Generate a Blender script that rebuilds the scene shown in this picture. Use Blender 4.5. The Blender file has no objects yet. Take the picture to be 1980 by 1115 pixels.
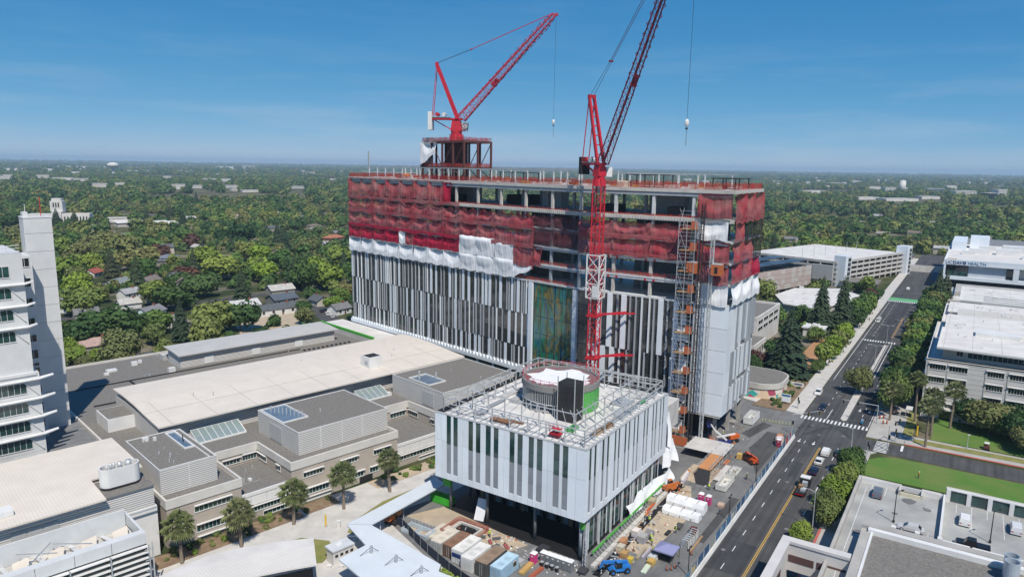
import bpy, math, random
from mathutils import Vector, Matrix
R = random.Random(7)
sc = bpy.context.scene
col = sc.collection
sin, cos, pi = math.sin, math.cos, math.pi
# ---------------------------------------------------------------- camera
CAM_H, FPX, PITCH, ROLL = 75.0, 1366.0, math.radians(9.85), math.radians(-0.9)
_f = Vector((0, cos(PITCH), -sin(PITCH))); _d = Vector((0, -sin(PITCH), -cos(PITCH))); _r = Vector((1, 0, 0))
_right = _r*cos(ROLL) + _d*sin(ROLL); _down = _d*cos(ROLL) - _r*sin(ROLL)
cd = bpy.data.cameras.new('camera'); cam = bpy.data.objects.new('camera', cd); col.objects.link(cam)
cd.sensor_width = 36.0; cd.lens = FPX/1980*36; cd.clip_start = 1.0; cd.clip_end = 80000
cam.matrix_world = Matrix(((_right.x, -_down.x, -_f.x, 0), (_right.y, -_down.y, -_f.y, 0), (_right.z, -_down.z, -_f.z, CAM_H), (0, 0, 0, 1)))
sc.camera = cam
# ---------------------------------------------------------------- sky, sun, exposure
SUN_AZ, SUN_EL = math.radians(164), math.radians(55)      # heading of the sun from +Y towards +X
world = bpy.data.worlds.new('World'); sc.world = world; world.use_nodes = True
nt = world.node_tree; nt.nodes.clear()
sky = nt.nodes.new('ShaderNodeTexSky'); sky.sky_type = 'NISHITA'; sky.sun_disc = False
sky.sun_elevation = SUN_EL; sky.sun_rotation = SUN_AZ; sky.altitude = 0; sky.air_density = 0.4; sky.dust_density = 0.0; sky.ozone_density = 3.0
bg = nt.nodes.new('ShaderNodeBackground'); bg.inputs['Strength'].default_value = 0.12
wo = nt.nodes.new('ShaderNodeOutputWorld')
tc = nt.nodes.new('ShaderNodeTexCoord'); mp = nt.nodes.new('ShaderNodeMapping'); mp.inputs['Scale'].default_value = (1.6, 1.6, 15)
nz = nt.nodes.new('ShaderNodeTexNoise'); nz.inputs['Scale'].default_value = 2.3; nz.inputs['Detail'].default_value = 8; nz.inputs['Roughness'].default_value = 0.62
rp = nt.nodes.new('ShaderNodeValToRGB'); rp.color_ramp.elements[0].position = 0.47; rp.color_ramp.elements[1].position = 0.80
rp.color_ramp.elements[1].color = (0.5, 0.5, 0.5, 1)
sx = nt.nodes.new('ShaderNodeSeparateXYZ'); lowc = nt.nodes.new('ShaderNodeMapRange'); lowc.inputs[1].default_value = 0.02; lowc.inputs[2].default_value = 0.16; lowc.inputs[3].default_value = 0.75; lowc.inputs[4].default_value = 0.12   # thin cloud lies low
cm = nt.nodes.new('ShaderNodeMath'); cm.operation = 'MULTIPLY'
mx = nt.nodes.new('ShaderNodeMix'); mx.data_type = 'RGBA'; mx.inputs[7].default_value = (4.9, 5.3, 5.9, 1)
STR = 0.12                                   # clear dry air: a deeper blue than the plain model, the same all round
sep = nt.nodes.new('ShaderNodeSeparateColor'); cmb = nt.nodes.new('ShaderNodeCombineColor')
for k, (pw, gain) in enumerate(((1.24,0.62),(0.55,0.56),(0.30,0.68))):
    m1 = nt.nodes.new('ShaderNodeMath'); m1.operation = 'MULTIPLY'; m1.inputs[1].default_value = STR; nt.links.new(sep.outputs[k], m1.inputs[0])
    m2 = nt.nodes.new('ShaderNodeMath'); m2.operation = 'POWER'; m2.inputs[1].default_value = pw; nt.links.new(m1.outputs[0], m2.inputs[0])
    m3 = nt.nodes.new('ShaderNodeMath'); m3.operation = 'MULTIPLY'; m3.inputs[1].default_value = gain/STR; nt.links.new(m2.outputs[0], m3.inputs[0]); nt.links.new(m3.outputs[0], cmb.inputs[k])
for a, b in ((tc.outputs['Generated'], mp.inputs['Vector']), (mp.outputs[0], nz.inputs['Vector']), (nz.outputs['Fac'], rp.inputs['Fac']),
             (tc.outputs['Generated'], sx.inputs[0]), (sx.outputs['Z'], lowc.inputs[0]), (rp.outputs['Color'], cm.inputs[0]), (lowc.outputs[0], cm.inputs[1]), (cm.outputs[0], mx.inputs[0]), (sky.outputs[0], sep.inputs[0]), (cmb.outputs[0], mx.inputs[6]), (mx.outputs[2], bg.inputs['Color']), (bg.outputs[0], wo.inputs['Surface'])):
    nt.links.new(a, b)
sd = bpy.data.lights.new('sun', 'SUN'); so = bpy.data.objects.new('sun', sd); col.objects.link(so)
sd.energy = 5.0; sd.angle = math.radians(0.55); sd.color = (1.0, 0.94, 0.85)
_to = Vector((sin(SUN_AZ)*cos(SUN_EL), cos(SUN_AZ)*cos(SUN_EL), sin(SUN_EL)))
so.rotation_euler = _to.to_track_quat('Z', 'Y').to_euler(); so.location = (60, -120, 200)
sc.view_settings.view_transform = 'Standard'; sc.view_settings.look = 'None'; sc.view_settings.exposure = 0.0; sc.view_settings.gamma = 1.0
sc.view_settings.use_curve_mapping = False
# ---------------------------------------------------------------- helpers
class Fr:                                   # a ground frame: origin, u along heading h, v to its left
    def __init__(s, o, h):
        h = math.radians(h); s.o = Vector((o[0], o[1], 0)); s.U = Vector((sin(h), cos(h), 0)); s.V = Vector((-cos(h), sin(h), 0))
        s.rz = math.atan2(s.U.y, s.U.x)
    def __call__(s, u, v, z=0.0):
        p = s.o + s.U*u + s.V*v; p.z = z; return p
FB = Fr((14.603, 125.399), 33.2)            # street, pavilion and right wing
FL = Fr((14.603, 125.399), 45.0)            # low building and left wing
FW = Fr((0, 0), 90.0)                       # the world itself
def G(px, py, z=0.0):                       # a place read off the photograph: the point of height z on that line of sight
    ray = _right*((px-990)/FPX) + _down*((py-557.5)/FPX) + _f
    t = (z-CAM_H)/ray.z; return Vector((ray.x*t, ray.y*t, z))
def inv(fr, p): q = Vector((p.x, p.y, 0))-fr.o; return q.dot(fr.U), q.dot(fr.V)
class MB:
    def __init__(s, fr=FW): s.v = []; s.f = []; s.m = []; s.k = 0; s.fr = fr
    def add(s, pts, faces):
        n = len(s.v); s.v += [Vector(p) for p in pts]
        for f in faces: s.f.append([n+i for i in f]); s.m.append(s.k)
        return s
    def hexa(s, p): return s.add(p, ((0,3,2,1),(4,5,6,7),(0,1,5,4),(1,2,6,5),(2,3,7,6),(3,0,4,7)))
    def box(s, u0, u1, v0, v1, z0, z1):
        F = s.fr; return s.hexa([F(u0,v0,z0),F(u1,v0,z0),F(u1,v1,z0),F(u0,v1,z0),F(u0,v0,z1),F(u1,v0,z1),F(u1,v1,z1),F(u0,v1,z1)])
    def prism(s, pts, z0, z1):               # pts: counter-clockwise (u,v)
        n = len(pts); F = s.fr
        return s.add([F(a,b,z0) for a,b in pts]+[F(a,b,z1) for a,b in pts], [list(range(n))[::-1], list(range(n,2*n))]+[[i,(i+1)%n,n+(i+1)%n,n+i] for i in range(n)])
    def wprism(s, pts, z0, z1):              # world points
        n = len(pts)
        return s.add([(p[0],p[1],z0) for p in pts]+[(p[0],p[1],z1) for p in pts], [list(range(n))[::-1], list(range(n,2*n))]+[[i,(i+1)%n,n+(i+1)%n,n+i] for i in range(n)])
    def quad(s, *p): return s.add(p, [list(range(len(p)))])
    def bar(s, a, b, w, h=None):
        a = Vector(a); b = Vector(b); h = h or w; d = b-a
        if d.length < 1e-6: return s
        d.normalize(); x = d.cross(Vector((0,0,1)))
        if x.length < 1e-3: x = Vector((s.fr.U)) if s.fr else Vector((1,0,0))
        x.normalize(); y = x.cross(d); x = x*w/2; y = y*h/2
        return s.hexa([a-x-y,a+x-y,a+x+y,a-x+y,b-x-y,b+x-y,b+x+y,b-x+y])
    def tube(s, a, b, r, n=8, r2=None):
        a = Vector(a); b = Vector(b); r2 = r if r2 is None else r2; d = (b-a).normalized()
        x = d.cross(Vector((0,0,1))); x = Vector((1,0,0)) if x.length < 1e-3 else x.normalized(); y = d.cross(x)
        A = [a+(x*cos(2*pi*i/n)+y*sin(2*pi*i/n))*r for i in range(n)]; B = [b+(x*cos(2*pi*i/n)+y*sin(2*pi*i/n))*r2 for i in range(n)]
        return s.add(A+B, [list(range(n))[::-1], list(range(n,2*n))]+[[i,(i+1)%n,n+(i+1)%n,n+i] for i in range(n)])
    def ring(s, c, r0, r1, z0, z1, n=32, a0=0, a1=2*pi):   # a curved wall
        full = a1-a0 > 6.28; k = n if full else n+1
        P = []
        for i in range(k):
            a = a0+(a1-a0)*i/n; e = Vector((cos(a), sin(a), 0))
            for r, z in ((r0,z0),(r1,z0),(r1,z1),(r0,z1)): q = Vector(c)+e*r; P.append((q.x,q.y,z))
        F = []
        for i in range(n):
            j = (i+1) % k
            for q in range(4): F.append([4*i+q, 4*i+(q+1)%4, 4*j+(q+1)%4, 4*j+q][::-1])
        if not full: F += [[0,1,2,3], [4*n+3,4*n+2,4*n+1,4*n]]
        return s.add(P, F)
    def sphere(s, c, rx, ry, rz, n=8, m=5):
        c = Vector(c); P = [c+Vector((0,0,-rz))]
        for j in range(1, m):
            t = -pi/2+pi*j/m
            for i in range(n): P.append(c+Vector((rx*cos(t)*cos(2*pi*i/n), ry*cos(t)*sin(2*pi*i/n), rz*sin(t))))
        P.append(c+Vector((0,0,rz))); F = []
        for i in range(n): F.append([0, 1+(i+1)%n, 1+i]); F.append([len(P)-1, len(P)-1-n+i, len(P)-1-n+(i+1)%n])
        for j in range(m-2):
            for i in range(n): a = 1+j*n+i; b = 1+j*n+(i+1)%n; F.append([a, b, b+n, a+n])
        return s.add(P, F)
    def mesh(s, name, mats, off=None):
        me = bpy.data.meshes.new(name); o = off or Vector((0,0,0))
        me.from_pydata([tuple(p-o) for p in s.v], [], s.f)
        for m in (mats if isinstance(mats, (list, tuple)) else [mats]): me.materials.append(M[m] if isinstance(m, str) else m)
        if max(s.m, default=0): me.polygons.foreach_set('material_index', s.m)
        me.update(); return me
    def build(s, name, mats, parent=None, smooth=False, color=None):
        off = parent_off(parent); me = s.mesh(name, mats, off)
        if smooth: me.polygons.foreach_set('use_smooth', [True]*len(me.polygons))
        o = bpy.data.objects.new(name, me); col.objects.link(o); o.parent = parent
        if color: o.color = (*color, 1)
        return o
def parent_off(p):
    o = Vector((0,0,0))
    while p is not None: o += p.location; p = p.parent
    return o
def tag(o, label=None, cat=None, group=None, kind=None):
    for k, v in (('label',label),('category',cat),('group',group),('kind',kind)):
        if v: o[k] = v
    return o
def thing(name, label, cat, loc=(0,0,0), group=None):
    o = bpy.data.objects.new(name, None); col.objects.link(o); o.location = loc; o.empty_display_size = 1
    return tag(o, label, cat, group)
def inst(name, me, parent, loc, rz=0, scale=None, color=None):
    o = bpy.data.objects.new(name, me); col.objects.link(o); o.parent = parent
    o.location = Vector(loc) - parent_off(parent) if parent else loc; o.rotation_euler = (0,0,rz)
    if scale: o.scale = scale
    if color: o.color = (*color, 1)
    return o
def copy_tree(src, parent=None):
    c = src.copy(); col.objects.link(c); c.parent = parent
    for ch in src.children: copy_tree(ch, c)
    return c
def structure(o): o['kind'] = 'structure'; return o
# ---------------------------------------------------------------- materials
M = {}
def mat(name, c, rough=0.8, var=0.12, scale=0.4, metal=0.0, spec=0.4, bump=0.0, bscale=None, c2=None, obj=False, rnd=0.0, detail=4, alpha=1.0, stretch=None, emit=0):
    m = bpy.data.materials.new(name); m.use_nodes = True; n = m.node_tree; N = n.nodes; Lk = n.links; b = N['Principled BSDF']
    b.inputs['Roughness'].default_value = rough; b.inputs['Metallic'].default_value = metal; b.inputs['Specular IOR Level'].default_value = spec
    b.inputs['Alpha'].default_value = alpha
    geo = N.new('ShaderNodeNewGeometry'); vec = geo.outputs['Position']
    if stretch:
        mp = N.new('ShaderNodeMapping'); mp.inputs['Scale'].default_value = stretch; Lk.new(vec, mp.inputs['Vector']); vec = mp.outputs[0]
    tx = N.new('ShaderNodeTexNoise'); tx.inputs['Scale'].default_value = scale; tx.inputs['Detail'].default_value = detail; tx.inputs['Roughness'].default_value = 0.6
    Lk.new(vec, tx.inputs['Vector'])
    mixn = N.new('ShaderNodeMix'); mixn.data_type = 'RGBA'
    rmp = N.new('ShaderNodeMapRange'); rmp.inputs[1].default_value = 0.32; rmp.inputs[2].default_value = 0.68
    Lk.new(tx.outputs['Fac'], rmp.inputs[0]); Lk.new(rmp.outputs[0], mixn.inputs[0])
    if obj:
        oi = N.new('ShaderNodeObjectInfo')
        g1 = N.new('ShaderNodeMix'); g1.data_type = 'RGBA'; g1.blend_type = 'MULTIPLY'; g1.inputs[0].default_value = 1; g1.inputs[7].default_value = (1-var, 1-var, 1-var, 1)
        Lk.new(oi.outputs['Color'], g1.inputs[6]); Lk.new(oi.outputs['Color'], mixn.inputs[6]); Lk.new(g1.outputs[2], mixn.inputs[7])
    else:
        a = c2 or tuple(x*(1-var) for x in c)
        mixn.inputs[6].default_value = (*c, 1); mixn.inputs[7].default_value = (*a, 1)
    out = mixn.outputs[2]
    if rnd:
        oi = N.new('ShaderNodeObjectInfo'); mr = N.new('ShaderNodeMapRange'); mr.inputs[3].default_value = 1-rnd; mr.inputs[4].default_value = 1+rnd*0.5
        Lk.new(oi.outputs['Random'], mr.inputs[0]); vm = N.new('ShaderNodeVectorMath'); vm.operation = 'SCALE'
        Lk.new(out, vm.inputs[0]); Lk.new(mr.outputs[0], vm.inputs['Scale']); out = vm.outputs[0]
    Lk.new(out, b.inputs['Base Color'])
    if bump:
        t2 = N.new('ShaderNodeTexNoise'); t2.inputs['Scale'].default_value = bscale or scale*6; t2.inputs['Detail'].default_value = 3; Lk.new(geo.outputs['Position'], t2.inputs['Vector'])
        bp = N.new('ShaderNodeBump'); bp.inputs['Strength'].default_value = bump; bp.inputs['Distance'].default_value = 0.15
        Lk.new(t2.outputs['Fac'], bp.inputs['Height']); Lk.new(bp.outputs[0], b.inputs['Normal'])
    if emit: b.inputs['Emission Color'].default_value = (*c, 1); b.inputs['Emission Strength'].default_value = emit
    M[name] = m; return m
def stripes(name, c, c2, pitch, axis, fr=None, rough=0.7, duty=0.5, bump=0.5, var=0.1, metal=0):   # ribbed metal: fine relief across one direction
    m = mat(name, c, rough, var, 0.25, metal=metal); n = m.node_tree; N = n.nodes; Lk = n.links; b = N['Principled BSDF']
    geo = N.new('ShaderNodeNewGeometry'); vd = N.new('ShaderNodeVectorMath'); vd.operation = 'DOT_PRODUCT'; vd.inputs[1].default_value = axis
    Lk.new(geo.outputs['Position'], vd.inputs[0])
    a = N.new('ShaderNodeMath'); a.operation = 'DIVIDE'; a.inputs[1].default_value = pitch; Lk.new(vd.outputs['Value'], a.inputs[0])
    f = N.new('ShaderNodeMath'); f.operation = 'FRACT'; Lk.new(a.outputs[0], f.inputs[0])
    g = N.new('ShaderNodeMath'); g.operation = 'GREATER_THAN'; g.inputs[1].default_value = duty; Lk.new(f.outputs[0], g.inputs[0])
    src = b.inputs['Base Color'].links[0].from_socket
    mx = N.new('ShaderNodeMix'); mx.data_type = 'RGBA'; mx.inputs[7].default_value = (*c2, 1); Lk.new(g.outputs[0], mx.inputs[0]); Lk.new(src, mx.inputs[6]); Lk.new(mx.outputs[2], b.inputs['Base Color'])
    bp = N.new('ShaderNodeBump'); bp.inputs['Strength'].default_value = bump; bp.inputs['Distance'].default_value = 0.05; bp.invert = True
    Lk.new(g.outputs[0], bp.inputs['Height']); Lk.new(bp.outputs[0], b.inputs['Normal'])
    return m
mat('asphalt', (0.046,0.046,0.048), 0.9, c2=(0.078,0.077,0.076), scale=0.12, detail=8, bump=0.15, bscale=6)
mat('asphalt_new', (0.034,0.035,0.038), 0.85, c2=(0.052,0.052,0.055), scale=0.2, detail=8)
mat('asphalt_yard', (0.105,0.106,0.108), 0.9, c2=(0.195,0.192,0.186), scale=0.11, detail=9, bump=0.2, bscale=4)
mat('concrete', (0.42,0.40,0.37), 0.9, c2=(0.32,0.31,0.29), scale=0.25, detail=8)
mat('concrete_light', (0.55,0.525,0.485), 0.9, c2=(0.42,0.40,0.375), scale=0.3, detail=8)
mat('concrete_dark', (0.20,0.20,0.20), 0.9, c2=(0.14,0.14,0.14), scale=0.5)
mat('deck', (0.38,0.38,0.36), 0.9, c2=(0.25,0.25,0.24), scale=0.14, detail=9)
mat('paint_white', (0.78,0.78,0.76), 0.7, c2=(0.5,0.5,0.5), scale=1.5)
mat('paint_yellow', (0.62,0.36,0.04), 0.7, c2=(0.42,0.27,0.08), scale=1.5)
mat('paint_red', (0.50,0.10,0.08), 0.7, c2=(0.36,0.1,0.08), scale=1.5)
mat('paint_green', (0.10,0.42,0.16), 0.7, c2=(0.12,0.3,0.15), scale=1)
mat('grass', (0.062,0.165,0.018), 0.95, c2=(0.135,0.175,0.045), scale=0.09, detail=9, bump=0.3, bscale=5)
mat('grass_dry', (0.15,0.17,0.04), 0.95, c2=(0.25,0.22,0.08), scale=0.4, detail=9, bump=0.4, bscale=3)
mat('mulch', (0.15,0.095,0.06), 0.95, c2=(0.26,0.19,0.12), scale=0.7, detail=8)
mat('sand', (0.46,0.37,0.26), 0.95, c2=(0.34,0.28,0.21), scale=0.3, detail=9)
mat('gravel', (0.215,0.20,0.18), 0.95, c2=(0.125,0.118,0.108), scale=2.2, detail=9, bump=0.6, bscale=3)
mat('roof_white', (0.66,0.60,0.52), 0.6, c2=(0.57,0.51,0.44), scale=0.08, detail=8, rnd=0)
mat('membrane', (0.67,0.645,0.61), 0.7, c2=(0.53,0.505,0.475), scale=0.16, detail=8)
mat('white_metal', (0.70,0.695,0.68), 0.45, c2=(0.61,0.605,0.595), scale=0.3, rnd=0.05)
mat('panel_white', (0.74,0.785,0.825), 0.33, c2=(0.68,0.725,0.77), scale=0.25, rnd=0.09)
mat('panel_grey', (0.27,0.29,0.32), 0.35, var=0.12, scale=0.3, rnd=0.12)
mat('fin_grey', (0.37,0.395,0.43), 0.4, var=0.12, scale=0.3, rnd=0.15)
mat('steel_grey', (0.36,0.39,0.42), 0.5, var=0.2, scale=0.6)
mat('steel_light', (0.60,0.62,0.63), 0.5, var=0.2, scale=0.6)
mat('steel_red', (0.12,0.045,0.04), 0.7, var=0.3, scale=0.5)
mat('galv', (0.55,0.57,0.58), 0.4, var=0.2, scale=0.8, metal=0.3)
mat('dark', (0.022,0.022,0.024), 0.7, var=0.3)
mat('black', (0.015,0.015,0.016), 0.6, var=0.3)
mat('rubber', (0.018,0.018,0.018), 0.85, var=0.2)
mat('taupe', (0.43,0.375,0.315), 0.85, c2=(0.37,0.325,0.28), scale=0.25, detail=7)
mat('band', (0.60,0.575,0.53), 0.8, c2=(0.51,0.49,0.455), scale=0.3, detail=7)
mat('beige', (0.53,0.50,0.46), 0.85, c2=(0.46,0.44,0.41), scale=0.25)
mat('brick_red', (0.24,0.085,0.06), 0.85, var=0.25, scale=1)
mat('shaft', (0.46,0.47,0.47), 0.5, var=0.1, scale=0.3)
mat('glass', (0.012,0.018,0.020), 0.06, var=0.4, scale=0.2, spec=0.9)
mat('glass_green', (0.02,0.07,0.065), 0.08, c2=(0.012,0.035,0.035), scale=0.5, spec=0.9, rnd=0.3)
mat('glass_tower', (0.028,0.036,0.042), 0.08, c2=(0.075,0.075,0.072), scale=0.35, spec=1.0, rnd=0.4)
mat('glass_sky', (0.24,0.29,0.28), 0.15, c2=(0.19,0.24,0.24), scale=0.3, spec=0.8)
mat('glass_blue', (0.13,0.18,0.24), 0.3, c2=(0.09,0.13,0.18), scale=0.5, spec=0.8)
mat('crane_red', (0.52,0.018,0.03), 0.45, c2=(0.40,0.015,0.03), scale=0.5)
mat('crane_pink', (0.45,0.03,0.06), 0.5, c2=(0.36,0.03,0.055), scale=0.4)
mat('net_red', (0.30,0.025,0.045), 0.9)
mat('tarp', (0.80,0.80,0.80), 0.6, c2=(0.68,0.69,0.71), scale=0.35, detail=6)
mat('rope', (0.03,0.03,0.035), 0.6)
mat('orange', (0.50,0.13,0.045), 0.7, c2=(0.34,0.10,0.05), scale=0.8)
mat('ply', (0.42,0.22,0.10), 0.8, c2=(0.33,0.18,0.09), scale=0.5)
mat('wood', (0.36,0.24,0.13), 0.85, c2=(0.28,0.18,0.1), scale=1.2)
mat('rust', (0.20,0.11,0.06), 0.85, c2=(0.3,0.19,0.1), scale=0.6)
mat('green_board', (0.09,0.42,0.05), 0.7, c2=(0.07,0.33,0.05), scale=0.5)
mat('paint', (1,1,1), 0.3, var=0.12, scale=0.8, obj=True, spec=0.5)
mat('matte', (1,1,1), 0.8, var=0.22, scale=0.5, obj=True, detail=7)
mat('skin', (0.42,0.26,0.18), 0.7)
mat('trunk', (0.11,0.085,0.065), 0.95, c2=(0.18,0.15,0.12), scale=2)
mat('palm_trunk', (0.17,0.13,0.10), 0.95, c2=(0.26,0.21,0.16), scale=1.5, stretch=(1,1,5))
mat('tail', (0.4,0.01,0.01), 0.3); mat('lamp', (0.75,0.75,0.72), 0.2)
mat('signal_yellow', (0.7,0.45,0.03), 0.5)
stripes('louvre', (0.66,0.64,0.61), (0.28,0.27,0.26), 0.42, (0,0,1), duty=0.62)
stripes('louvre_grey', (0.50,0.50,0.49), (0.33,0.33,0.33), 0.25, (0,0,1), duty=0.6)
stripes('seam_L', (0.66,0.60,0.525), (0.56,0.505,0.44), 0.55, tuple(FL.U), duty=0.85, bump=0.3, rough=0.55)
stripes('seam_V', (0.62,0.66,0.69), (0.50,0.54,0.57), 0.6, tuple(FL.V), duty=0.85, bump=0.3, rough=0.5)
stripes('seam_U', (0.60,0.64,0.67), (0.48,0.52,0.55), 0.6, tuple(FL.U), duty=0.85, bump=0.3, rough=0.5)
stripes('deckrib', (0.62,0.62,0.60), (0.36,0.36,0.36), 0.9, tuple(FB.V), duty=0.6, bump=0.6)
def tracks(name, gain):                      # lengthwise wear of the traffic lanes
    m = M[name]; N = m.node_tree.nodes; Lk = m.node_tree.links; b = N['Principled BSDF']; src = b.inputs['Base Color'].links[0].from_socket
    geo = N.new('ShaderNodeNewGeometry'); mp = N.new('ShaderNodeMapping'); mp.vector_type = 'TEXTURE'; mp.inputs['Rotation'].default_value = (0,0,FB.rz); mp.inputs['Scale'].default_value = (60,1.1,1); Lk.new(geo.outputs['Position'], mp.inputs['Vector'])
    t = N.new('ShaderNodeTexNoise'); t.inputs['Scale'].default_value = 1.0; t.inputs['Detail'].default_value = 5; Lk.new(mp.outputs[0], t.inputs['Vector'])
    mr = N.new('ShaderNodeMapRange'); mr.inputs[1].default_value = 0.3; mr.inputs[2].default_value = 0.7; mr.inputs[3].default_value = 1-gain; mr.inputs[4].default_value = 1+gain; Lk.new(t.outputs['Fac'], mr.inputs[0])
    vm = N.new('ShaderNodeVectorMath'); vm.operation = 'SCALE'; Lk.new(src, vm.inputs[0]); Lk.new(mr.outputs[0], vm.inputs['Scale']); Lk.new(vm.outputs[0], b.inputs['Base Color'])
tracks('asphalt', 0.35); tracks('asphalt_new', 0.25); tracks('asphalt_yard', 0.12)
def net(name, c, c2, t0, t1):               # woven netting: partly see-through, dusty in places
    m = mat(name, c, 0.95, c2=c2, scale=0.16, detail=6); n = m.node_tree; N = n.nodes; Lk = n.links; b = N['Principled BSDF']; out = N['Material Output']
    geo = N.new('ShaderNodeNewGeometry'); tx = N.new('ShaderNodeTexNoise'); tx.inputs['Scale'].default_value = 0.3; tx.inputs['Detail'].default_value = 5; Lk.new(geo.outputs['Position'], tx.inputs['Vector'])
    mr = N.new('ShaderNodeMapRange'); mr.inputs[1].default_value = 0.3; mr.inputs[2].default_value = 0.7; mr.inputs[3].default_value = t0; mr.inputs[4].default_value = t1; Lk.new(tx.outputs['Fac'], mr.inputs[0])
    tr = N.new('ShaderNodeBsdfTransparent'); mxs = N.new('ShaderNodeMixShader'); Lk.new(mr.outputs[0], mxs.inputs[0]); Lk.new(b.outputs[0], mxs.inputs[1]); Lk.new(tr.outputs[0], mxs.inputs[2]); Lk.new(mxs.outputs[0], out.inputs['Surface'])
    b.inputs['Specular IOR Level'].default_value = 0.1
net('net_a', (0.33,0.036,0.052), (0.31,0.13,0.13), 0.05, 0.32)
net('net_b', (0.38,0.014,0.045), (0.30,0.02,0.045), 0.03, 0.18)
net('net_c', (0.13,0.035,0.045), (0.10,0.045,0.055), 0.25, 0.5)
net('net_black', (0.02,0.02,0.022), (0.03,0.03,0.03), 0.10, 0.35)
net('net_rail', (0.40,0.03,0.03), (0.38,0.11,0.08), 0.45, 0.85)
mat('deck_white', (0.70,0.69,0.66), 0.8, c2=(0.48,0.46,0.44), scale=0.3, detail=9)
mat('deck_drum', (0.16,0.15,0.15), 0.8, c2=(0.22,0.10,0.10), scale=0.25, detail=3)
stripes('green_ribs', (0.12,0.46,0.10), (0.06,0.25,0.06), 0.45, (0.7,0.7,0), duty=0.6)
stripes('orange_ribs', (0.52,0.14,0.045), (0.34,0.10,0.04), 0.35, (0,0,1), duty=0.7)
net('net_stair', (0.03,0.03,0.033), (0.05,0.05,0.05), 0.02, 0.2)
mat('crane_jib', (0.22,0.025,0.05), 0.5, c2=(0.16,0.02,0.04), scale=0.4)
mat('tile', (0.62,0.62,0.61), 0.5, c2=(0.55,0.55,0.545), scale=0.3)
stripes('roof_grey', (0.46,0.45,0.43), (0.40,0.39,0.37), 0.6, tuple(FL.V), duty=0.85, bump=0.3, rough=0.6)
mat('pale', (0.56,0.54,0.52), 0.85, c2=(0.5,0.485,0.47), scale=0.3); mat('panel_grey_light', (0.50,0.53,0.57), 0.4); mat('sign_blue', (0.02,0.045,0.16), 0.5); mat('sign_teal', (0.03,0.16,0.30), 0.5)
mat('leaf_low', (0.06,0.09,0.03), 0.9, c2=(0.12,0.13,0.05), scale=0.8, bump=0.8, bscale=1.2)
mat('screen_red', (0.5,0.4,0.36)); mat('screen_pale', (0.55,0.5,0.46)); mat('solar', (0.05,0.06,0.08), 0.3); mat('mural', (0.7,0.66,0.6))
mat('signal_pale', (0.62,0.56,0.42), 0.7); mat('concrete_pipe', (0.40,0.38,0.36), 0.85, c2=(0.3,0.29,0.27), scale=0.2); mat('galv_b', (0.55,0.63,0.70), 0.35, metal=0.4); mat('blue_sheet', (0.02,0.16,0.42), 0.5); mat('brown', (0.10,0.055,0.05), 0.5)
mat('purple',(0.24,0.25,0.42),0.7)
mat('ply_orange',(0.52,0.24,0.09),0.8,c2=(0.42,0.19,0.08),scale=0.6)
mat('delin',(0.55,0.6,0.15),0.6)
stripes('canopy_ribs',(0.64,0.61,0.57),(0.52,0.49,0.45),0.5,tuple(FL.U),duty=0.8,bump=0.4)
mat('trousers',(0.05,0.06,0.09),0.8); mat('hivis',(0.45,0.60,0.05),0.7); mat('hivis_orange',(0.7,0.22,0.03),0.7); mat('hard_hat',(0.75,0.75,0.72),0.4)
mat('drum_grey', (0.22,0.215,0.205), 0.9, c2=(0.22,0.21,0.20), scale=0.4)
mat('band_pale', (0.60,0.615,0.62), 0.5, c2=(0.52,0.535,0.54), scale=0.3, rnd=0.06)
# ================================================================ ground, roads, pavements
def ground_mat():
    m = bpy.data.materials.new('ground'); m.use_nodes = True; N = m.node_tree.nodes; Lk = m.node_tree.links; b = N['Principled BSDF']; b.inputs['Roughness'].default_value = 0.95
    b.inputs['Specular IOR Level'].default_value = 0.1
    geo = N.new('ShaderNodeNewGeometry')
    def nz(s, d=6): t = N.new('ShaderNodeTexNoise'); t.inputs['Scale'].default_value = s; t.inputs['Detail'].default_value = d; Lk.new(geo.outputs['Position'], t.inputs['Vector']); return t.outputs['Fac']
    def ramp(src, els):
        r = N.new('ShaderNodeValToRGB'); e = r.color_ramp.elements; Lk.new(src, r.inputs['Fac'])
        e[0].position, e[0].color = els[0][0], (*els[0][1], 1); e[1].position, e[1].color = els[-1][0], (*els[-1][1], 1)
        for p, c in els[1:-1]: x = e.new(p); x.color = (*c, 1)
        return r.outputs['Color']
    a = ramp(nz(0.045, 9), ((0.34,(0.035,0.048,0.022)),(0.47,(0.06,0.075,0.032)),(0.55,(0.13,0.115,0.075)),(0.66,(0.20,0.18,0.15)),(0.75,(0.16,0.16,0.155))))
    c = ramp(nz(0.004, 7), ((0.40,(0.7,0.75,0.7)),(0.62,(1.25,1.15,1.05))))
    mx = N.new('ShaderNodeMix'); mx.data_type = 'RGBA'; mx.blend_type = 'MULTIPLY'; mx.inputs[0].default_value = 1; Lk.new(a, mx.inputs[6]); Lk.new(c, mx.inputs[7]); Lk.new(mx.outputs[2], b.inputs['Base Color'])
    M['ground'] = m
ground_mat()
g = MB(); RG = 26000
rings = [0, 400, 1500, 6000, RG]; n = 48; P = [(0,0,-0.08)]; F = []
for r in rings[1:]:
    for i in range(n): P.append((r*cos(2*pi*i/n), r*sin(2*pi*i/n), -0.08))
for i in range(n): F.append([0, 1+i, 1+(i+1)%n])
for k in range(len(rings)-2):
    for i in range(n): a = 1+k*n+i; b = 1+k*n+(i+1)%n; F.append([a, a+n, b+n, b])
g.add(P, F); structure(g.build('ground', 'ground'))
def sheet(name, fr, pts, z, m, th=0.0):
    g = MB(fr)
    if th: g.prism(pts, z-th, z)
    else: g.quad(*[fr(a, b, z) for a, b in pts])
    return structure(g.build(name, m))
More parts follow.
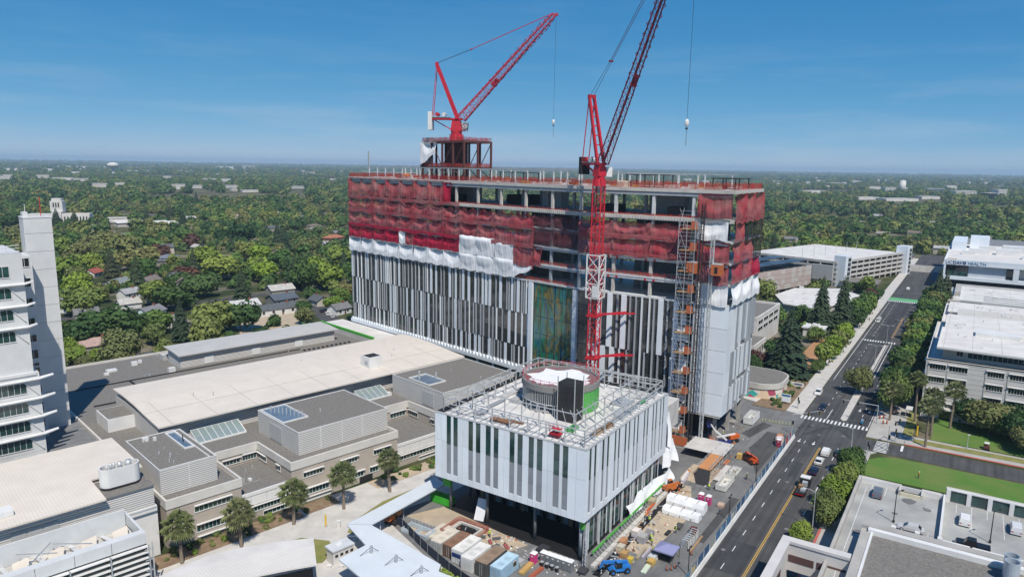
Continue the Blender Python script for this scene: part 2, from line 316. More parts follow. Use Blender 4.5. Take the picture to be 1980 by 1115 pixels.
R4 = lambda u0, u1, v0, v1: [(u0,v0),(u1,v0),(u1,v1),(u0,v1)]
road = sheet('road', FB, R4(-70, 640, -36.2, -17.6), 0.0, 'asphalt')
cross = sheet('side_street', FB, [(92.5,-260),(103.8,-260),(102.6,-36.2),(93.6,-36.2)], 0.003, 'asphalt')
MB(FB).quad(FB(230,-29.5,0.006),FB(352,-29.5,0.006),FB(352,-23.8,0.006),FB(230,-23.8,0.006)).build('fresh_asphalt','asphalt_new',road)
MB(FB).quad(FB(112,-36.1,0.006),FB(230,-36.1,0.006),FB(230,-30.2,0.006),FB(112,-30.2,0.006)).build('fresh_asphalt','asphalt_new',road)
yard = sheet('construction_yard', FB, [(-45,-18.9),(112,-18.9),(118,-14),(118,45),(42,45),(42,37.5),(8,39),(-9,44),(-16,26),(-20,8),(-45,2)], 0.004, 'asphalt_yard')
for q in ([(8,-9),(30,-11),(44,-6),(43,-1.5),(10,-1.5)], [(-6,14),(-1,12),(2,36),(-6,40)], [(46,-9),(58,-10),(57,-2),(47,-2)]):
    MB(FB).quad(*[FB(a,b,0.016) for a,b in q]).build('dirt_patch','sand',yard)
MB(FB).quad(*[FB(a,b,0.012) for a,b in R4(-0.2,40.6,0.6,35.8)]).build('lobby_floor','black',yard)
def mark(parent, name, fr, u0, u1, v0, v1, m='paint_white', z=0.02):
    return MB(fr).quad(fr(u0,v0,z),fr(u1,v0,z),fr(u1,v1,z),fr(u0,v1,z)).build(name, m, parent)
for i in range(14): mark(road,'lane_dash',FB,-10+i*7.6,-7.6+i*7.6,-22.75,-22.6)
for i in range(9): mark(road,'lane_dash',FB,30+i*7.2,32.6+i*7.2,-31.4,-31.2)
for o in (0, 0.32): mark(road,'centre_line',FB,-70,88,-26.95-o,-26.8-o,'paint_yellow')
for v, u0, u1 in ((-18.9,160,352),(-36.0,112,165),(-29.75,158,230),(-24.4,112.8,124)): mark(road,'edge_line',FB,u0,u1,v-0.09,v+0.09)
mark(road,'edge_line',FB,244,350,-18.9,-18.72); mark(road,'edge_line',FB,165,232,-31.0,-30.8)
for i in range(16): mark(road,'lane_dash',FB,120+i*7.5,122.4+i*7.5,-22.6,-22.45)
for i in range(12): mark(road,'lane_dash',FB,122+i*7.5,124.4+i*7.5,-33.3,-33.15)
for i in range(14): mark(road,'lane_dash',FB,246+i*7.5,248.4+i*7.5,-22.2,-22.05)
for i in range(18): mark(road,'crosswalk_bar',FB,109.8,113.0,-17.4-i*1.07,-17.9-i*1.07)
for i in range(13): mark(road,'crosswalk_bar',FB,233.6,236.8,-18.6-i*1.07,-19.15-i*1.07)
for i in range(16): mark(road,'crosswalk_bar',FB,350.8,355,-16.6-i*1.1,-17.2-i*1.1)
MB(FB).quad(*[FB(a,b,0.012) for a,b in R4(355,366,-36,-17.6)]).build('green_lane','paint_green',road)
for i in range(8): mark(cross,'crosswalk_bar',FB,94.2+i*1.15,94.75+i*1.15,-42.6,-39.4)
mark(cross,'stop_line',FB,98.2,103.0,-46.2,-45.6)
def arrow(u, v):
    MB(FB).quad(FB(u,v-0.12,0.022),FB(u+1.7,v-0.12,0.022),FB(u+1.7,v+0.12,0.022),FB(u,v+0.12,0.022)).quad(FB(u,v-0.5,0.022),FB(u,v+0.5,0.022),FB(u-1.3,v,0.022)).build('arrow_marking','paint_white',road)
arrow(90,-21.2); arrow(90,-25.0); arrow(128,-34.6); arrow(128,-31.8)
# kerbs and pavements
sheet('median', FB, [(114.5,-28.8),(116,-29.7),(157,-29.8),(158,-28.9),(150,-27.6),(116,-27.9)], 0.14, 'concrete_light', 0.14)
sheet('median', FB, R4(158.3, 229, -29.3, -28.3), 0.13, 'concrete_light', 0.13)
sheet('median', FB, R4(246, 300, -30.3, -29.2), 0.13, 'mulch', 0.13)
sheet('pavement', FB, [(104.2,-36.4),(250,-36.4),(250,-46),(104.2,-46)], 0.13, 'concrete', 0.13)
sheet('pavement', FB, R4(250.2, 600, -46, -36.4), 0.12, 'concrete', 0.12)
sheet('pavement', FB, [(104.2,-46.1),(104.6,-90),(112,-90),(112,-46.1)], 0.12, 'concrete', 0.12)
sheet('pavement', FB, [(-60,-39.2),(91,-39.2),(93.2,-40.5),(93,-36.5),(90,-35.4),(-60,-35.4)], 0.13, 'concrete', 0.13)
sheet('pavement', FB, [(112.6,-17.4),(600,-17.4),(600,-12),(150,-12),(150,3),(118.6,3)], 0.12, 'concrete_light', 0.12)
MB(FB).quad(*[FB(a,b,0.16) for a,b in ((-40,-35.9),(40,-35.9),(40,-35.45),(-40,-35.45))]).build('red_kerb','paint_red',road)
sheet('kerb', FB, [(103.9,-46.2),(107.0,-260),(107.6,-260),(104.5,-46.2)], 0.14, 'paint_red', 0.14)
sheet('lawn', FB, [(75.2,-38.2),(77,-200),(90.8,-200),(92.2,-52),(91.8,-45),(89.5,-41.2),(86.5,-39.3)], 0.17, 'grass', 0.17)
sheet('lawn', FB, [(112.3,-52),(114,-95),(150,-95),(150,-52)], 0.15, 'grass', 0.15)
sheet('lawn', FB, [(106.9,-48),(108.2,-120),(111.6,-120),(110.2,-48)], 0.18, 'grass_dry', 0.05)
sheet('lawn', FB, R4(112.3,150,-47.6,-45), 0.17, 'grass_dry', 0.04)
sheet('planting_bed', FB, [(113,-12.4),(150,-12.4),(150,-6),(113,-2)], 0.2, 'mulch', 0.1)
sheet('plaza', FL, [(-130,15),(-20,15),(8,22),(40,40),(40,57.5),(-130,57.5)], 0.0, 'concrete_light')
sheet('planting_bed', FL, R4(-60,-30,52.6,57.4), 0.1, 'mulch', 0.1)
sheet('planting_bed', FL, R4(-29.2,-21,53,57.4), 0.1, 'mulch', 0.1)
sheet('planting_bed', FL, R4(-11,12,53,57.4), 0.1, 'sand', 0.1)
sheet('lawn', FL, [(-50,47.3),(-46,40),(-36.6,34),(-33,36),(-31.5,40),(-35,45)], 0.12, 'grass_dry', 0.12)
sheet('lawn', FL, [(-26,38.5),(-20,40.6),(-8,44.2),(3,46.2),(3,47.6),(-14,46.8),(-24,43.5),(-27,40.5)], 0.12, 'grass_dry', 0.12)
sheet('street', FL, [(-160,205),(44,205),(64,192),(72,200),(46,216),(-160,216)], 0.0, 'asphalt')
sheet('street', FL, [(64,176),(75,176),(75,205),(98,268),(88,272),(66,206)], 0.003, 'asphalt')
sheet('street', FL, [(-160,300),(130,300),(130,308),(-160,308)], 0.006, 'asphalt')
sheet('front_yard', FL, [(30,218),(62,218),(76,248),(40,248)], -0.02, 'sand')
sheet('park_lawn', FW, [(-420,560),(-300,560),(-270,760),(-400,780)], 0.0, 'grass')
for i, (u, v, r) in enumerate(((98,-25,0.5),(101,-31,0.6),(60,-24.5,0.45),(20,-21,0.45),(140,-24,0.5),(210,-21,0.5),(36,-29.6,0.45),(105,-22,0.4))): MB().tube(FB(u,v,0.004),FB(u,v,0.012),r,14).build('manhole_cover','concrete_dark',road)
for i, q in enumerate(([(26,-22.4),(29,-22.2),(29.4,-20.2),(26.4,-20.3)],[(12,-26.4),(25,-26.4),(25,-20),(12,-20)],[(240,-23),(244,-23),(244,-20),(240,-20)],[(150,-24),(172,-23.6),(172,-22),(150,-22.4)],[(64,-25.6),(74,-25.5),(74,-23.4),(64,-23.6)])): MB().quad(*[FB(a,b,0.007+0.001*i) for a,b in q]).build('asphalt_patch','asphalt_new',road)
for i, q in enumerate(([(96,-21),(104,-24),(110,-30),(111,-31.4),(109.4,-31.2),(103,-25),(95.6,-22)],[(99,-33),(104,-30),(109,-24),(110.4,-24),(105,-31),(99.6,-34.4)])): MB().quad(*[FB(a,b,0.008+0.001*i) for a,b in q][::-1]).build('tyre_mark','asphalt_new',road)
for i, q in enumerate(([(20,-17),(44,-17.6),(44,-15.6),(20,-15.4)],[(60,-17),(92,-18),(92,-12),(76,-11)],[(84,-9),(98,-12),(99,-9),(86,-6)])): MB().quad(*[FB(a,b,0.012) for a,b in q]).build('oil_stain','asphalt',yard)
# ================================================================ the tower under construction
# ---- art glass (see top)
def art():
    m = mat('glass_art', (0.03,0.16,0.12), 0.12, spec=0.8); n = m.node_tree; N = n.nodes; Lk = n.links; b = N['Principled BSDF']
    geo = N.new('ShaderNodeNewGeometry'); mp = N.new('ShaderNodeMapping'); mp.inputs['Scale'].default_value = (1,1,0.18); Lk.new(geo.outputs['Position'], mp.inputs['Vector'])
    t = N.new('ShaderNodeTexNoise'); t.inputs['Scale'].default_value = 0.5; t.inputs['Detail'].default_value = 9; t.inputs['Distortion'].default_value = 0.3; Lk.new(mp.outputs[0], t.inputs['Vector'])
    r = N.new('ShaderNodeValToRGB'); e = r.color_ramp.elements; e[0].position = 0.3; e[0].color = (0.012,0.02,0.02,1); e[1].position = 0.72; e[1].color = (0.02,0.02,0.02,1)
    for p, c in ((0.36,(0.012,0.07,0.19)),(0.42,(0.03,0.16,0.17)),(0.48,(0.02,0.18,0.09)),(0.53,(0.02,0.04,0.04)),(0.57,(0.24,0.17,0.03)),(0.60,(0.03,0.15,0.13)),(0.66,(0.02,0.08,0.17))): x = e.new(p); x.color = (*c, 1)
    Lk.new(t.outputs['Fac'], r.inputs['Fac']); Lk.new(r.outputs['Color'], b.inputs['Base Color'])
art()
rt = random.Random(11)
tower = thing('hospital_tower', 'tall white-finned tower under construction, its upper floors wrapped in red netting', 'building', FL(76,117))
ZL = [0, 5.6, 11.2, 16.8, 22.4, 28.0, 33.7, 39.3, 44.9, 50.5, 56.2, 61.9, 69.5]
def xline(p, d, q, e):                       # meeting point of two ground lines
    k = d.x*e.y-d.y*e.x; t = ((q.x-p.x)*e.y-(q.y-p.y)*e.x)/k; return p+d*t
kink = FB(72.5,41.5); kinkb = xline(FL(88,0), FL.V, FB(100,0), FB.V)
foot = [FB(72.5,-3.5), FB(100,-3.5), kinkb, FL(88,179.5), FL(62.5,179.5), kink]
def inset(z0, z1, d):                        # footprint a little larger or smaller than the glass line
    return MB().wprism([FB(72.5-d,-3.5-d), FB(100+d,-3.5-d), xline(FL(88+d,0),FL.V,FB(100+d,0),FB.V), FL(88+d,179.5+d), FL(62.5-d,179.5+d), xline(FL(62.5-d,0),FL.V,FB(72.5-d,0),FB.V)], z0, z1)
for z in ZL[2:]:
    top = z > 60
    inset(z-(0.9 if top else 0.5), z, 0.35 if z > 39 else -0.35).build('floor_slab', 'concrete_light' if top else 'steel_light', tower)
NL = lambda u, v, z: FL(u, v, z)
# columns and edge beams of the open floors
colv = [41.5, 30.1, 18.7, 7.3]
for k in range(7, 12):
    z0, z1 = ZL[k], ZL[k+1]
    for v in colv[1:]: MB(FB).box(72.6,73.5,v-0.4,v+0.4,z0,z1-0.5).build('column','steel_light' if k > 10 else 'concrete_light',tower)
    for i in range(12):
        v = 55.4+i*11.28; MB(FL).box(62.7,63.4,v-0.38,v+0.38,z0,z1-0.5).build('column','concrete_light' if k > 10 else 'steel_grey',tower)
    for d in (10, 19):
        for v in (36,25,14,3): MB(FB).box(72.5+d-0.4,72.5+d+0.4,v-0.4,v+0.4,z0,z1-0.5).build('column','steel_grey',tower)
        for i in range(11): v = 66+i*11.2; MB(FL).box(62.5+d-0.4,62.5+d+0.4,v-0.4,v+0.4,z0,z1-0.5).build('column','steel_grey',tower)
    if k < 11:
        MB(FB).box(72.3,72.7,-3,41.2,z1-1.15,z1-0.52).build('edge_beam','steel_light',tower)
        MB(FL).box(62.3,62.7,55.6,179,z1-1.15,z1-0.52).build('edge_beam','steel_grey',tower)
    else:
        MB(FB).box(72.4,73.0,-3,41.2,z1-1.9,z1-0.92).build('edge_beam','steel_grey',tower)
        MB(FL).box(62.4,63.0,55.6,179,z1-1.9,z1-0.92).build('edge_beam','steel_grey',tower)
for k in (8, 9):                             # red primed connections beside the columns
    for v in colv[1:]:
        for s in (-1.6, 1.0): MB(FB).box(72.24,72.78,v+s,v+s+0.6,ZL[k]-1.2,ZL[k]-0.5).build('beam_joint','crane_red',tower)
# inner cores
for fr, u0, u1, v0, v1 in ((FL,72,80,70,84),(FL,72,80,112,136),(FL,72,80,155,168),(FB,83,90,10,28)):
    MB(fr).box(u0,u1,v0,v1,0.1,61.2).build('core_wall','concrete_dark',tower)
    MB(fr).box(u0+2,u1-2,v0+3,v1-3,61.95,68.5).build('core_wall','steel_grey',tower)
for fr, u0, u1, v0, v1 in ((FL,66,70,160,172),(FL,68,73,118,126),(FL,74,84,90,98),(FL,67,71,142,150),(FB,78,84,32,38),(FB,76,80,12,16)):
    MB(fr).box(u0,u1,v0,v1,61.95,63+rt.random()*2.4).build('stored_material','dark',tower)
# ribbed fascia under the tall top storey
fa = MB()
for i in range(150):
    v = 56+i*0.82; p = FL(62.02,v,60.9); q = FL(62.02,v+0.36,60.9); n = FL.U*-0.12
    if v < 112: fa.hexa([p,q,q-n,p-n]+[x+Vector((0,0,1.0)) for x in (p,q,q-n,p-n)])
for i in range(54):
    v = -3+i*0.82; p = FB(72.02,v,60.9); q = FB(72.02,v+0.36,60.9); n = FB.U*-0.12
    fa.hexa([p,q,q-n,p-n]+[x+Vector((0,0,1.0)) for x in (p,q,q-n,p-n)])
tag(fa.build('fascia_ribs','concrete_light',tower), kind='stuff')
# glass wall: a pane for every storey and bay, set behind the fins
PV = [179.5-i*8.864 for i in range(15)]
for k in range(1, 7):
    for i in range(14):
        a, b = PV[i+1]+0.08, PV[i]-0.08
        art = i >= 12 and k < 7
        if art:
            n = 3; w = (b-a)/n
            for j in range(n): MB(FL).box(62.5,62.6,a+w*j+0.09,a+w*(j+1)-0.09,ZL[k]+0.1,ZL[k+1]-0.1).build('coloured_pane','glass_art',tower)
        else: MB(FL).box(62.5,62.6,a,b,ZL[k]+0.06,ZL[k+1]-0.02).build('glass_pane','glass_tower',tower)
    for a, b in ((30.2,41.4),(18.8,30.0),(7.4,18.6)): MB(FB).box(72.5,72.6,a,b,ZL[k]+0.06,ZL[k+1]-0.02).build('glass_pane','glass_tower',tower)
    for i in range(3): MB(FB).box(74+i*8.7,74+i*8.7+8.6,-3.5,-3.4,max(ZL[k],8.4)+0.06,ZL[k+1]-0.02).build('glass_pane','glass_tower',tower)
# fins
nf = 0
def fin(fr, side, a, w, dep, z0, z1, m):
    global nf; nf += 1
    g = MB(fr)
    if side: g.box(a, a+w, -3.4-dep, -3.42, z0, z1)
    else: g.box(BASEU-dep, BASEU-0.02, a, a+w, z0, z1)
    return g.build('fin', m, tower)
BASEU = 62.5
rows = ((28.0,39.0),(16.9,27.9),(9.6,16.8))
for r, (z0, z1) in enumerate(rows):
    v = 179.2-0.5*r
    while v > 75:
        x = rt.random(); wide = x < 0.28; w = rt.choice((0.9,1.15)) if wide else rt.choice((0.28,0.36,0.44))
        fin(FL, 0, v-w, w, 0.16 if wide else 0.34, z0, z1-rt.choice((0,0,0,0.25)), 'panel_white' if wide or x > 0.8 else 'fin_grey')
        v -= w + rt.choice((0.7,1.0,1.4,1.9,2.4))
for v in (74.4, 56.0): fin(FL, 0, v-1.0, 1.6, 0.8, 9.6, 38.6, 'panel_white')
BASEU = 72.5
for r, (z0, z1) in enumerate(((23.0,38.8),(9.0,22.9))):
    v = 37.0
    while v > 8.2:
        wide = rt.random() < 0.36; w = 1.5 if wide else 0.3
        if 30 < v < 33 and r == 1: wide = False
        fin(FB, 0, v-w, w, 0.6 if wide else 0.75, z0, z1, 'panel_white' if wide or rt.random() < 0.3 else 'fin_grey')
        v -= w + rt.choice((1.1,1.5,2.0))
for r, (z0, z1) in enumerate(((25.5,39.0),(15.5,25.4),(8.4,15.4))):
    u = 77.6
    while u < 99:
        wide = rt.random() < 0.5; w = 1.2 if wide else 0.5
        fin(FB, 1, u, w, 0.7, z0+rt.choice((0,1.5)), z1+rt.choice((0,0)), 'panel_white' if rt.random() < 0.5 else 'fin_grey'); u += w + rt.choice((0.5,0.9))
# skirt below the fins: a scalloped white band, then a lower glazed storey
BASEU = 62.5
v = 179.2
while v > 57:
    p = MB(FL); p.add([FL(61.6,v,9.7),FL(61.6,v-1.5,9.7),FL(61.6,v-1.0,10.6),FL(61.6,v-0.5,10.6),FL(62.4,v,9.7),FL(62.4,v-1.5,9.7),FL(62.4,v-1.0,10.6),FL(62.4,v-0.5,10.6)],((0,1,2,3),(7,6,5,4),(0,3,7,4),(1,5,6,2),(3,2,6,7),(0,4,5,1)))
    p.build('skirt_tooth','panel_white',tower); v -= 1.75
MB(FL).box(61.55,62.42,57,179.4,8.6,9.69).build('skirt_band','panel_white',tower)
MB(FL).box(62.0,62.4,57,179.4,1.0,8.58).build('base_wall','panel_white',tower)
for i in range(7): MB(FL).box(61.9,61.98,60+i*8,66.6+i*8,4.6,8.4).build('glass_pane','glass_green',tower)
# white corner block at the street end, its panels one by one
zz = [8.4, 14.5, 20.6, 26.7, 32.8, 39.0]
for a, b in zip(zz, zz[1:]):
    MB(FB).box(72.1,72.45,-3.9,5.6,a+0.05,b-0.05).build('corner_panel','panel_white',tower)
    MB(FB).box(72.5,77.2,-3.95,-3.62,a+0.05,b-0.05).build('corner_panel','panel_white',tower)
MB(FB).box(72.2,99.6,-3.6,5.4,7.9,8.35).build('soffit','concrete_light',tower)
for u, v in ((75,-1.5),(86,-2),(97,-2),(75,9),(86,9),(75,20)): MB(FB).box(u-0.45,u+0.45,v-0.45,v+0.45,0.05,7.9).build('column','concrete',tower)
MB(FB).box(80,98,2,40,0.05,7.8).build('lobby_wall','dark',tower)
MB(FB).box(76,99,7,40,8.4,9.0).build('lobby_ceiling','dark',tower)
# low white terrace at the far left foot
MB(FL).box(50.2,61.5,146,186,0,8.2).build('terrace','membrane',tower)
MB(FL).box(50.2,50.9,146.1,185,8.21,9.2).build('green_parapet','green_board',tower)
# ---- netting and tarpaulins, hung bay by bay
def drape(A, B, zt, zb, nrm, m, name='net', depth=1.1, seed=0, nx=26, nz=14, sagtop=0.35, skew=0, base=0.45, fold=0.14):
    fold = 0.06 if m == 'tarp' else fold
    q = random.Random(seed); P = []; ph = [q.random()*6.28 for _ in range(6)]; kf = 2+q.random()*3; c0 = 0.35+0.3*q.random()
    for j in range(nz+1):
        t = j/nz
        for i in range(nx+1):
            s = i/nx; arch = max(0.0, 1-abs((s-c0)/0.5)**3) if abs(s-c0) < 0.5 else 0.0
            h = 0.78-0.28*abs(s-c0)*2                  # the hollow is an arch under the slab edge
            inn = depth*arch*((t/0.12 if t < 0.12 else (1-((t-0.12)/(h-0.12))**1.6) if t < h else 0.0))
            sag = (s-0.5)**2*4
            f = fold*(abs(sin(kf*3.14*s+ph[0]+t*2.2*(s-c0)))*1.4+0.7*sin(2.7*kf*6.28*s+ph[1]-t*4)+0.6*sin(11*t+ph[2]+7*s*sag))*min(1, 3*t+0.15)
            d = base-inn+f
            z = zt+(zb-zt)*t - sagtop*sin(pi*((s*2+0.2*ph[3]) % 1))*(1-t)*0.6 + skew*s*t + 0.25*sin(ph[4]+s*9)*t
            p = A.lerp(B, s)+nrm*d; P.append((p.x, p.y, z))
    g = MB(); F = []
    for j in range(nz):
        for i in range(nx): a = j*(nx+1)+i; F.append([a, a+1, a+nx+2, a+nx+1])
    g.add(P, F); return g.build(name, m, tower, smooth=True)
nL = -FL.U; nB = -FB.U; nS = -FB.V
sd_ = 0
def lw(i, zt, zb, m, name='net', **k):
    global sd_; sd_ += 1; drape(FL(62.2,PV[i]), FL(62.2,PV[i]-8.9), zt, zb, nL, m, name, seed=sd_, **k)
def rw(a, b, zt, zb, m, name='net', **k):
    global sd_; sd_ += 1; drape(FB(72.1,a), FB(72.1,b), zt, zb, nB, m, name, seed=sd_, **k)
def sw(a, b, zt, zb, m, name='net', **k):
    global sd_; sd_ += 1; drape(FB(a,-3.8), FB(b,-3.8), zt, zb, nS, m, name, seed=sd_, **k)
def band(A, B, z, nrm, m='net_b', h=1.0):    # netting doubled over the slab edge
    global sd_; sd_ += 1; drape(A, B, z+0.25, z-h, nrm, m, 'net_band', depth=0.0, seed=sd_, nz=3, nx=24, sagtop=0.1, base=0.62, fold=0.07)
for i in range(7): lw(i, 69.3, 62.3, 'net_a', depth=1.3)
drape(FL(62.2,PV[7]), FL(62.2,PV[7]-4.2), 69.0, 61.6, nL, 'net_b', seed=91)
for i in range(12): lw(i, 61.9 if i < 7 else 60.6, 56.3, 'net_a', depth=1.3, sagtop=0.4 if i < 7 else 1.6)
for i in (12,13): lw(i, 60.4, 56.3, 'net_c', depth=0.9, sagtop=1.2)
for i in range(12): lw(i, 56.3, 50.6, 'net_a', depth=1.4)
for i in (12,13): lw(i, 56.3, 50.8, 'net_c', depth=0.5)
for i in (0,1,2,3,5,6,7): lw(i, 50.5, 45.0, 'net_b', depth=1.2)
drape(FL(62.0,PV[4]), FL(62.0,PV[4]-4.0), 51.0, 45.0, nL, 'tarp', 'tarpaulin', seed=77); drape(FL(62.2,PV[4]-4.0), FL(62.2,PV[5]), 50.4, 45.0, nL, 'net_a', seed=78)
for i in (8,9,10): lw(i, 51.2, 44.8, 'tarp', 'tarpaulin', depth=-0.7, base=0.7) if i < 11 and i > 7 and i != 10 else lw(i, 50.5, 44.6, 'tarp' if i == 10 else 'net_a', 'tarpaulin', depth=-0.4)
for i in (11,12): lw(i, 50.5, 43.6+0.6*(i-11), 'net_a', depth=0.9, skew=-0.6) if i == 11 else drape(FL(62.2,PV[12]), FL(62.2,PV[12]-3.5), 50.4, 44.2, nL, 'net_a', seed=55)
for i in range(11): lw(i, 45.0, 39.2, 'tarp', 'tarpaulin', depth=0.9 if i < 8 else -0.5, sagtop=0.15, base=0.55)
drape(FL(62.0,PV[11]), FL(62.0,PV[11]-8.5), 44.0, 39.4, nL, 'tarp', 'tarpaulin', seed=56, skew=3.4, depth=0.4)
for z in (61.9, 56.3, 50.6):
    for i in range(0, 12, 2):
        if not (z > 60 and i > 6): band(FL(62.1,PV[i]), FL(62.1,PV[min(i+2,14)]), z, nL, 'net_b' if z < 52 and i < 8 else 'net_a')
for a, b in ((41.2,30.2),(30.2,18.8),(18.8,7.4)):
    rw(a, b, 60.3, 56.3, 'net_a', depth=1.2, sagtop=1.1); rw(a, b, 56.0, 50.2, 'net_a', depth=1.0); band(FB(72.0,a), FB(72.0,b), 56.3, nB, 'net_a', 1.1); band(FB(72.0,a), FB(72.0,b), 51.2, nB, 'net_a', 0.8)
rw(5.8, -3.4, 68.6, 62.2, 'net_a', depth=1.0); rw(6.2, -2.6, 61.6, 56.4, 'tarp', 'tarpaulin', depth=0.7); rw(5.6, -3.4, 56.2, 50.6, 'net_a'); rw(5.2, -3.5, 50.5, 44.6, 'net_a'); rw(5.0, -3.6, 45.2, 39.0, 'tarp', 'tarpaulin', depth=0.5)
for i in range(3):
    a, b = 72.2+i*9.3, 72.2+(i+1)*9.3
    sw(a, b, 68.8, 62.0, 'net_a', depth=1.4); sw(a, b, 62.2, 56.2, 'net_a' if i == 0 else 'net_black', depth=1.3); sw(a, b, 56.0, 50.6, 'net_black' if i == 2 else 'net_a'); sw(a, b, 50.6, 44.8, 'net_a' if i < 2 else 'net_b'); sw(a, b, 45.4, 39.1, 'tarp', 'tarpaulin', depth=1.1, base=0.9)
    band(FB(a,-3.7), FB(b,-3.7), 62.2, nS, 'net_a', 1.3)
# white sheeting bunched beside the hoist
for i in range(8): rw(8.6+0.5*sin(i*2), 6.4+0.4*cos(i*3), 37-i*4.4, 32.8-i*4.4, 'tarp', 'tarpaulin', base=1.4+0.4*sin(i), depth=0.3, nx=6)
# ---- guard rails of red mesh
def rail(A, B, z, h=1.15, m='net_rail'):
    g = MB(); g.hexa([Vector((A.x,A.y,z)),Vector((B.x,B.y,z)),Vector((B.x,B.y,z))+nL*0.03,Vector((A.x,A.y,z))+nL*0.03,Vector((A.x,A.y,z+h)),Vector((B.x,B.y,z+h)),Vector((B.x,B.y,z+h))+nL*0.03,Vector((A.x,A.y,z+h))+nL*0.03])
    o = g.build('guard_rail', m, tower); p = MB(); n = max(1, int((B-A).length/2.4))
    for i in range(n+1): q = A.lerp(B, i/n); p.bar((q.x,q.y,z),(q.x,q.y,z+h+0.25),0.09)
    tag(p.build('rail_post','crane_red',tower), kind='stuff')
for z in (69.52,):
    pts = [FL(62.3,179.2), FL(62.3,140), FL(62.3,100), xline(FL(62.3,0),FL.V,FB(72.3,0),FB.V), FB(72.3,20), FB(72.3,-3.4), FB(86,-3.4), FB(99.8,-3.4), FB(99.8,20), kinkb, FL(87.8,120), FL(87.8,150), FL(87.8,179.2), FL(62.3,179.2)]
    for a, b in zip(pts, pts[1:]): rail(a, b, z, 1.5)
for z in (61.92,):
    rail(FL(62.6,112), xline(FL(62.6,0),FL.V,FB(72.6,0),FB.V), z, 0.5); rail(FB(72.6,41), FB(72.6,6), z, 0.5); rail(FL(87.5,112),FL(87.5,60), z, 1.2); rail(FB(99.6,36), FB(99.6,-3), z, 1.2)
for z in (44.92, 39.32): rail(FB(72.3,41), FB(72.3,7), z, 1.0) if z > 40 else None; rail(FL(62.3,84), FL(62.3,57), z, 1.0)
# ---- steel on the roof
for fr, u, v0, v1, st, zt in ((FL,66,58,174,5.6,73.6),(FL,84,58,176,8,73.9),(FB,77,8,38,5.6,73.2),(FB,95,4,36,8,73.2)):
    v = v0
    while v <= v1: MB(fr).box(u-0.16,u+0.16,v-0.16,v+0.16,69.5,zt).build('roof_post','steel_light',tower); v += st
    MB(fr).box(u-0.15,u+0.15,v0-1,v1+1,zt,zt+0.28).build('roof_beam','steel_grey',tower)
    if fr is FL and u == 66: MB(fr).box(u-0.1,u+0.1,138,v1+1,71.6,71.8).build('roof_beam','steel_light',tower)
for fr, u0, u1, v0, v1, zt in ((FB,82,92,-2,6,72.3),(FB,78,86,18,30,72.9),(FL,72,80,88,100,72.6)):
    MB(fr).box(u0,u1,v0,v1,zt,zt+0.22).build('roof_canopy','dark',tower)
    for u in (u0+0.4, u1-0.4):
        for v in (v0+0.4, (v0+v1)/2, v1-0.4): MB(fr).box(u-0.12,u+0.12,v-0.12,v+0.12,69.5,zt).build('roof_post','dark',tower)
for i in range(60):                          # pallets, bundles and boxes left about on the roof deck
    fr = FL if i < 40 else FB; u = rt.uniform(64,86) if i < 40 else rt.uniform(74,98); v = rt.uniform(58,176) if i < 40 else rt.uniform(0,36)
    w, l, h = rt.uniform(0.6,1.6), rt.uniform(0.8,3.2), rt.uniform(0.3,1.1)
    MB(fr).box(u,u+w,v,v+l,69.5,69.5+h).build('roof_bundle','matte',tower,color=rt.choice(((0.5,0.1,0.07),(0.7,0.68,0.62),(0.55,0.35,0.12),(0.42,0.4,0.38),(0.55,0.16,0.06))))
MB(FB).box(76,81,29,31.4,69.5,71.2).build('site_shed','matte',tower,color=(0.72,0.62,0.52))
MB(FL).box(83,86,169,171,69.5,71).build('site_shed','matte',tower,color=(0.7,0.25,0.1))
MB(FL).box(67,67.5,172,172.5,69.5,80).build('roof_mast','steel_grey',tower)
# dark red steel frame under the far crane
u0, u1, v0, v1 = 67, 80, 112.5, 136
fz = (74.2, 83.4)
for u in (u0, (u0+u1)/2, u1):
    for v in (v0, v0+6, v0+12, v0+18, v1): MB(FL).box(u-0.3,u+0.3,v-0.3,v+0.3,69.5,fz[1]).build('frame_post','steel_red',tower)
for z in fz:
    for u in (u0, u1): MB(FL).box(u-0.25,u+0.25,v0,v1,z-0.7,z).build('frame_beam','steel_red',tower)
    for v in (v0, v1): MB(FL).box(u0,u1,v-0.25,v+0.25,z-0.65,z-0.05).build('frame_beam','steel_red',tower)
    MB(FL).box(u0+0.3,u1-0.3,v0+0.3,v1-0.3,z-0.05,z+0.1).build('frame_deck','steel_red' if z > 80 else 'rust',tower)
    for a, b in ((FL(u0,v0),FL(u0,v1)),(FL(u0,v0),FL(u1,v0)),(FL(u1,v0),FL(u1,v1)),(FL(u0,v1),FL(u1,v1))): rail(a, b, z+0.1, 1.2)
for u in (u0, u1):
    for a, b in ((v0,v0+6),(v0+6,v0+12),(v0+18,v0+12),(v1,v0+18)):
        g = MB(); g.bar(FL(u,a,fz[1]-0.6),FL(u,b,fz[0]),0.22); g.bar(FL(u,a,69.6),FL(u,b,fz[0]-0.6),0.22); g.build('frame_brace','steel_red',tower)
MB(FL).box(71,76,121,127,74.3,82.6).build('lift_shaft','steel_red',tower)
drape(FL(66.6,136.3), FL(66.6,127.5), 83.3, 74.6, nL, 'tarp', 'tarpaulin', seed=301, skew=4.5); drape(FL(72,136.6), FL(66.6,136.6), 83.3, 74.8, FL.V, 'tarp', 'tarpaulin', seed=302, skew=-1.0)
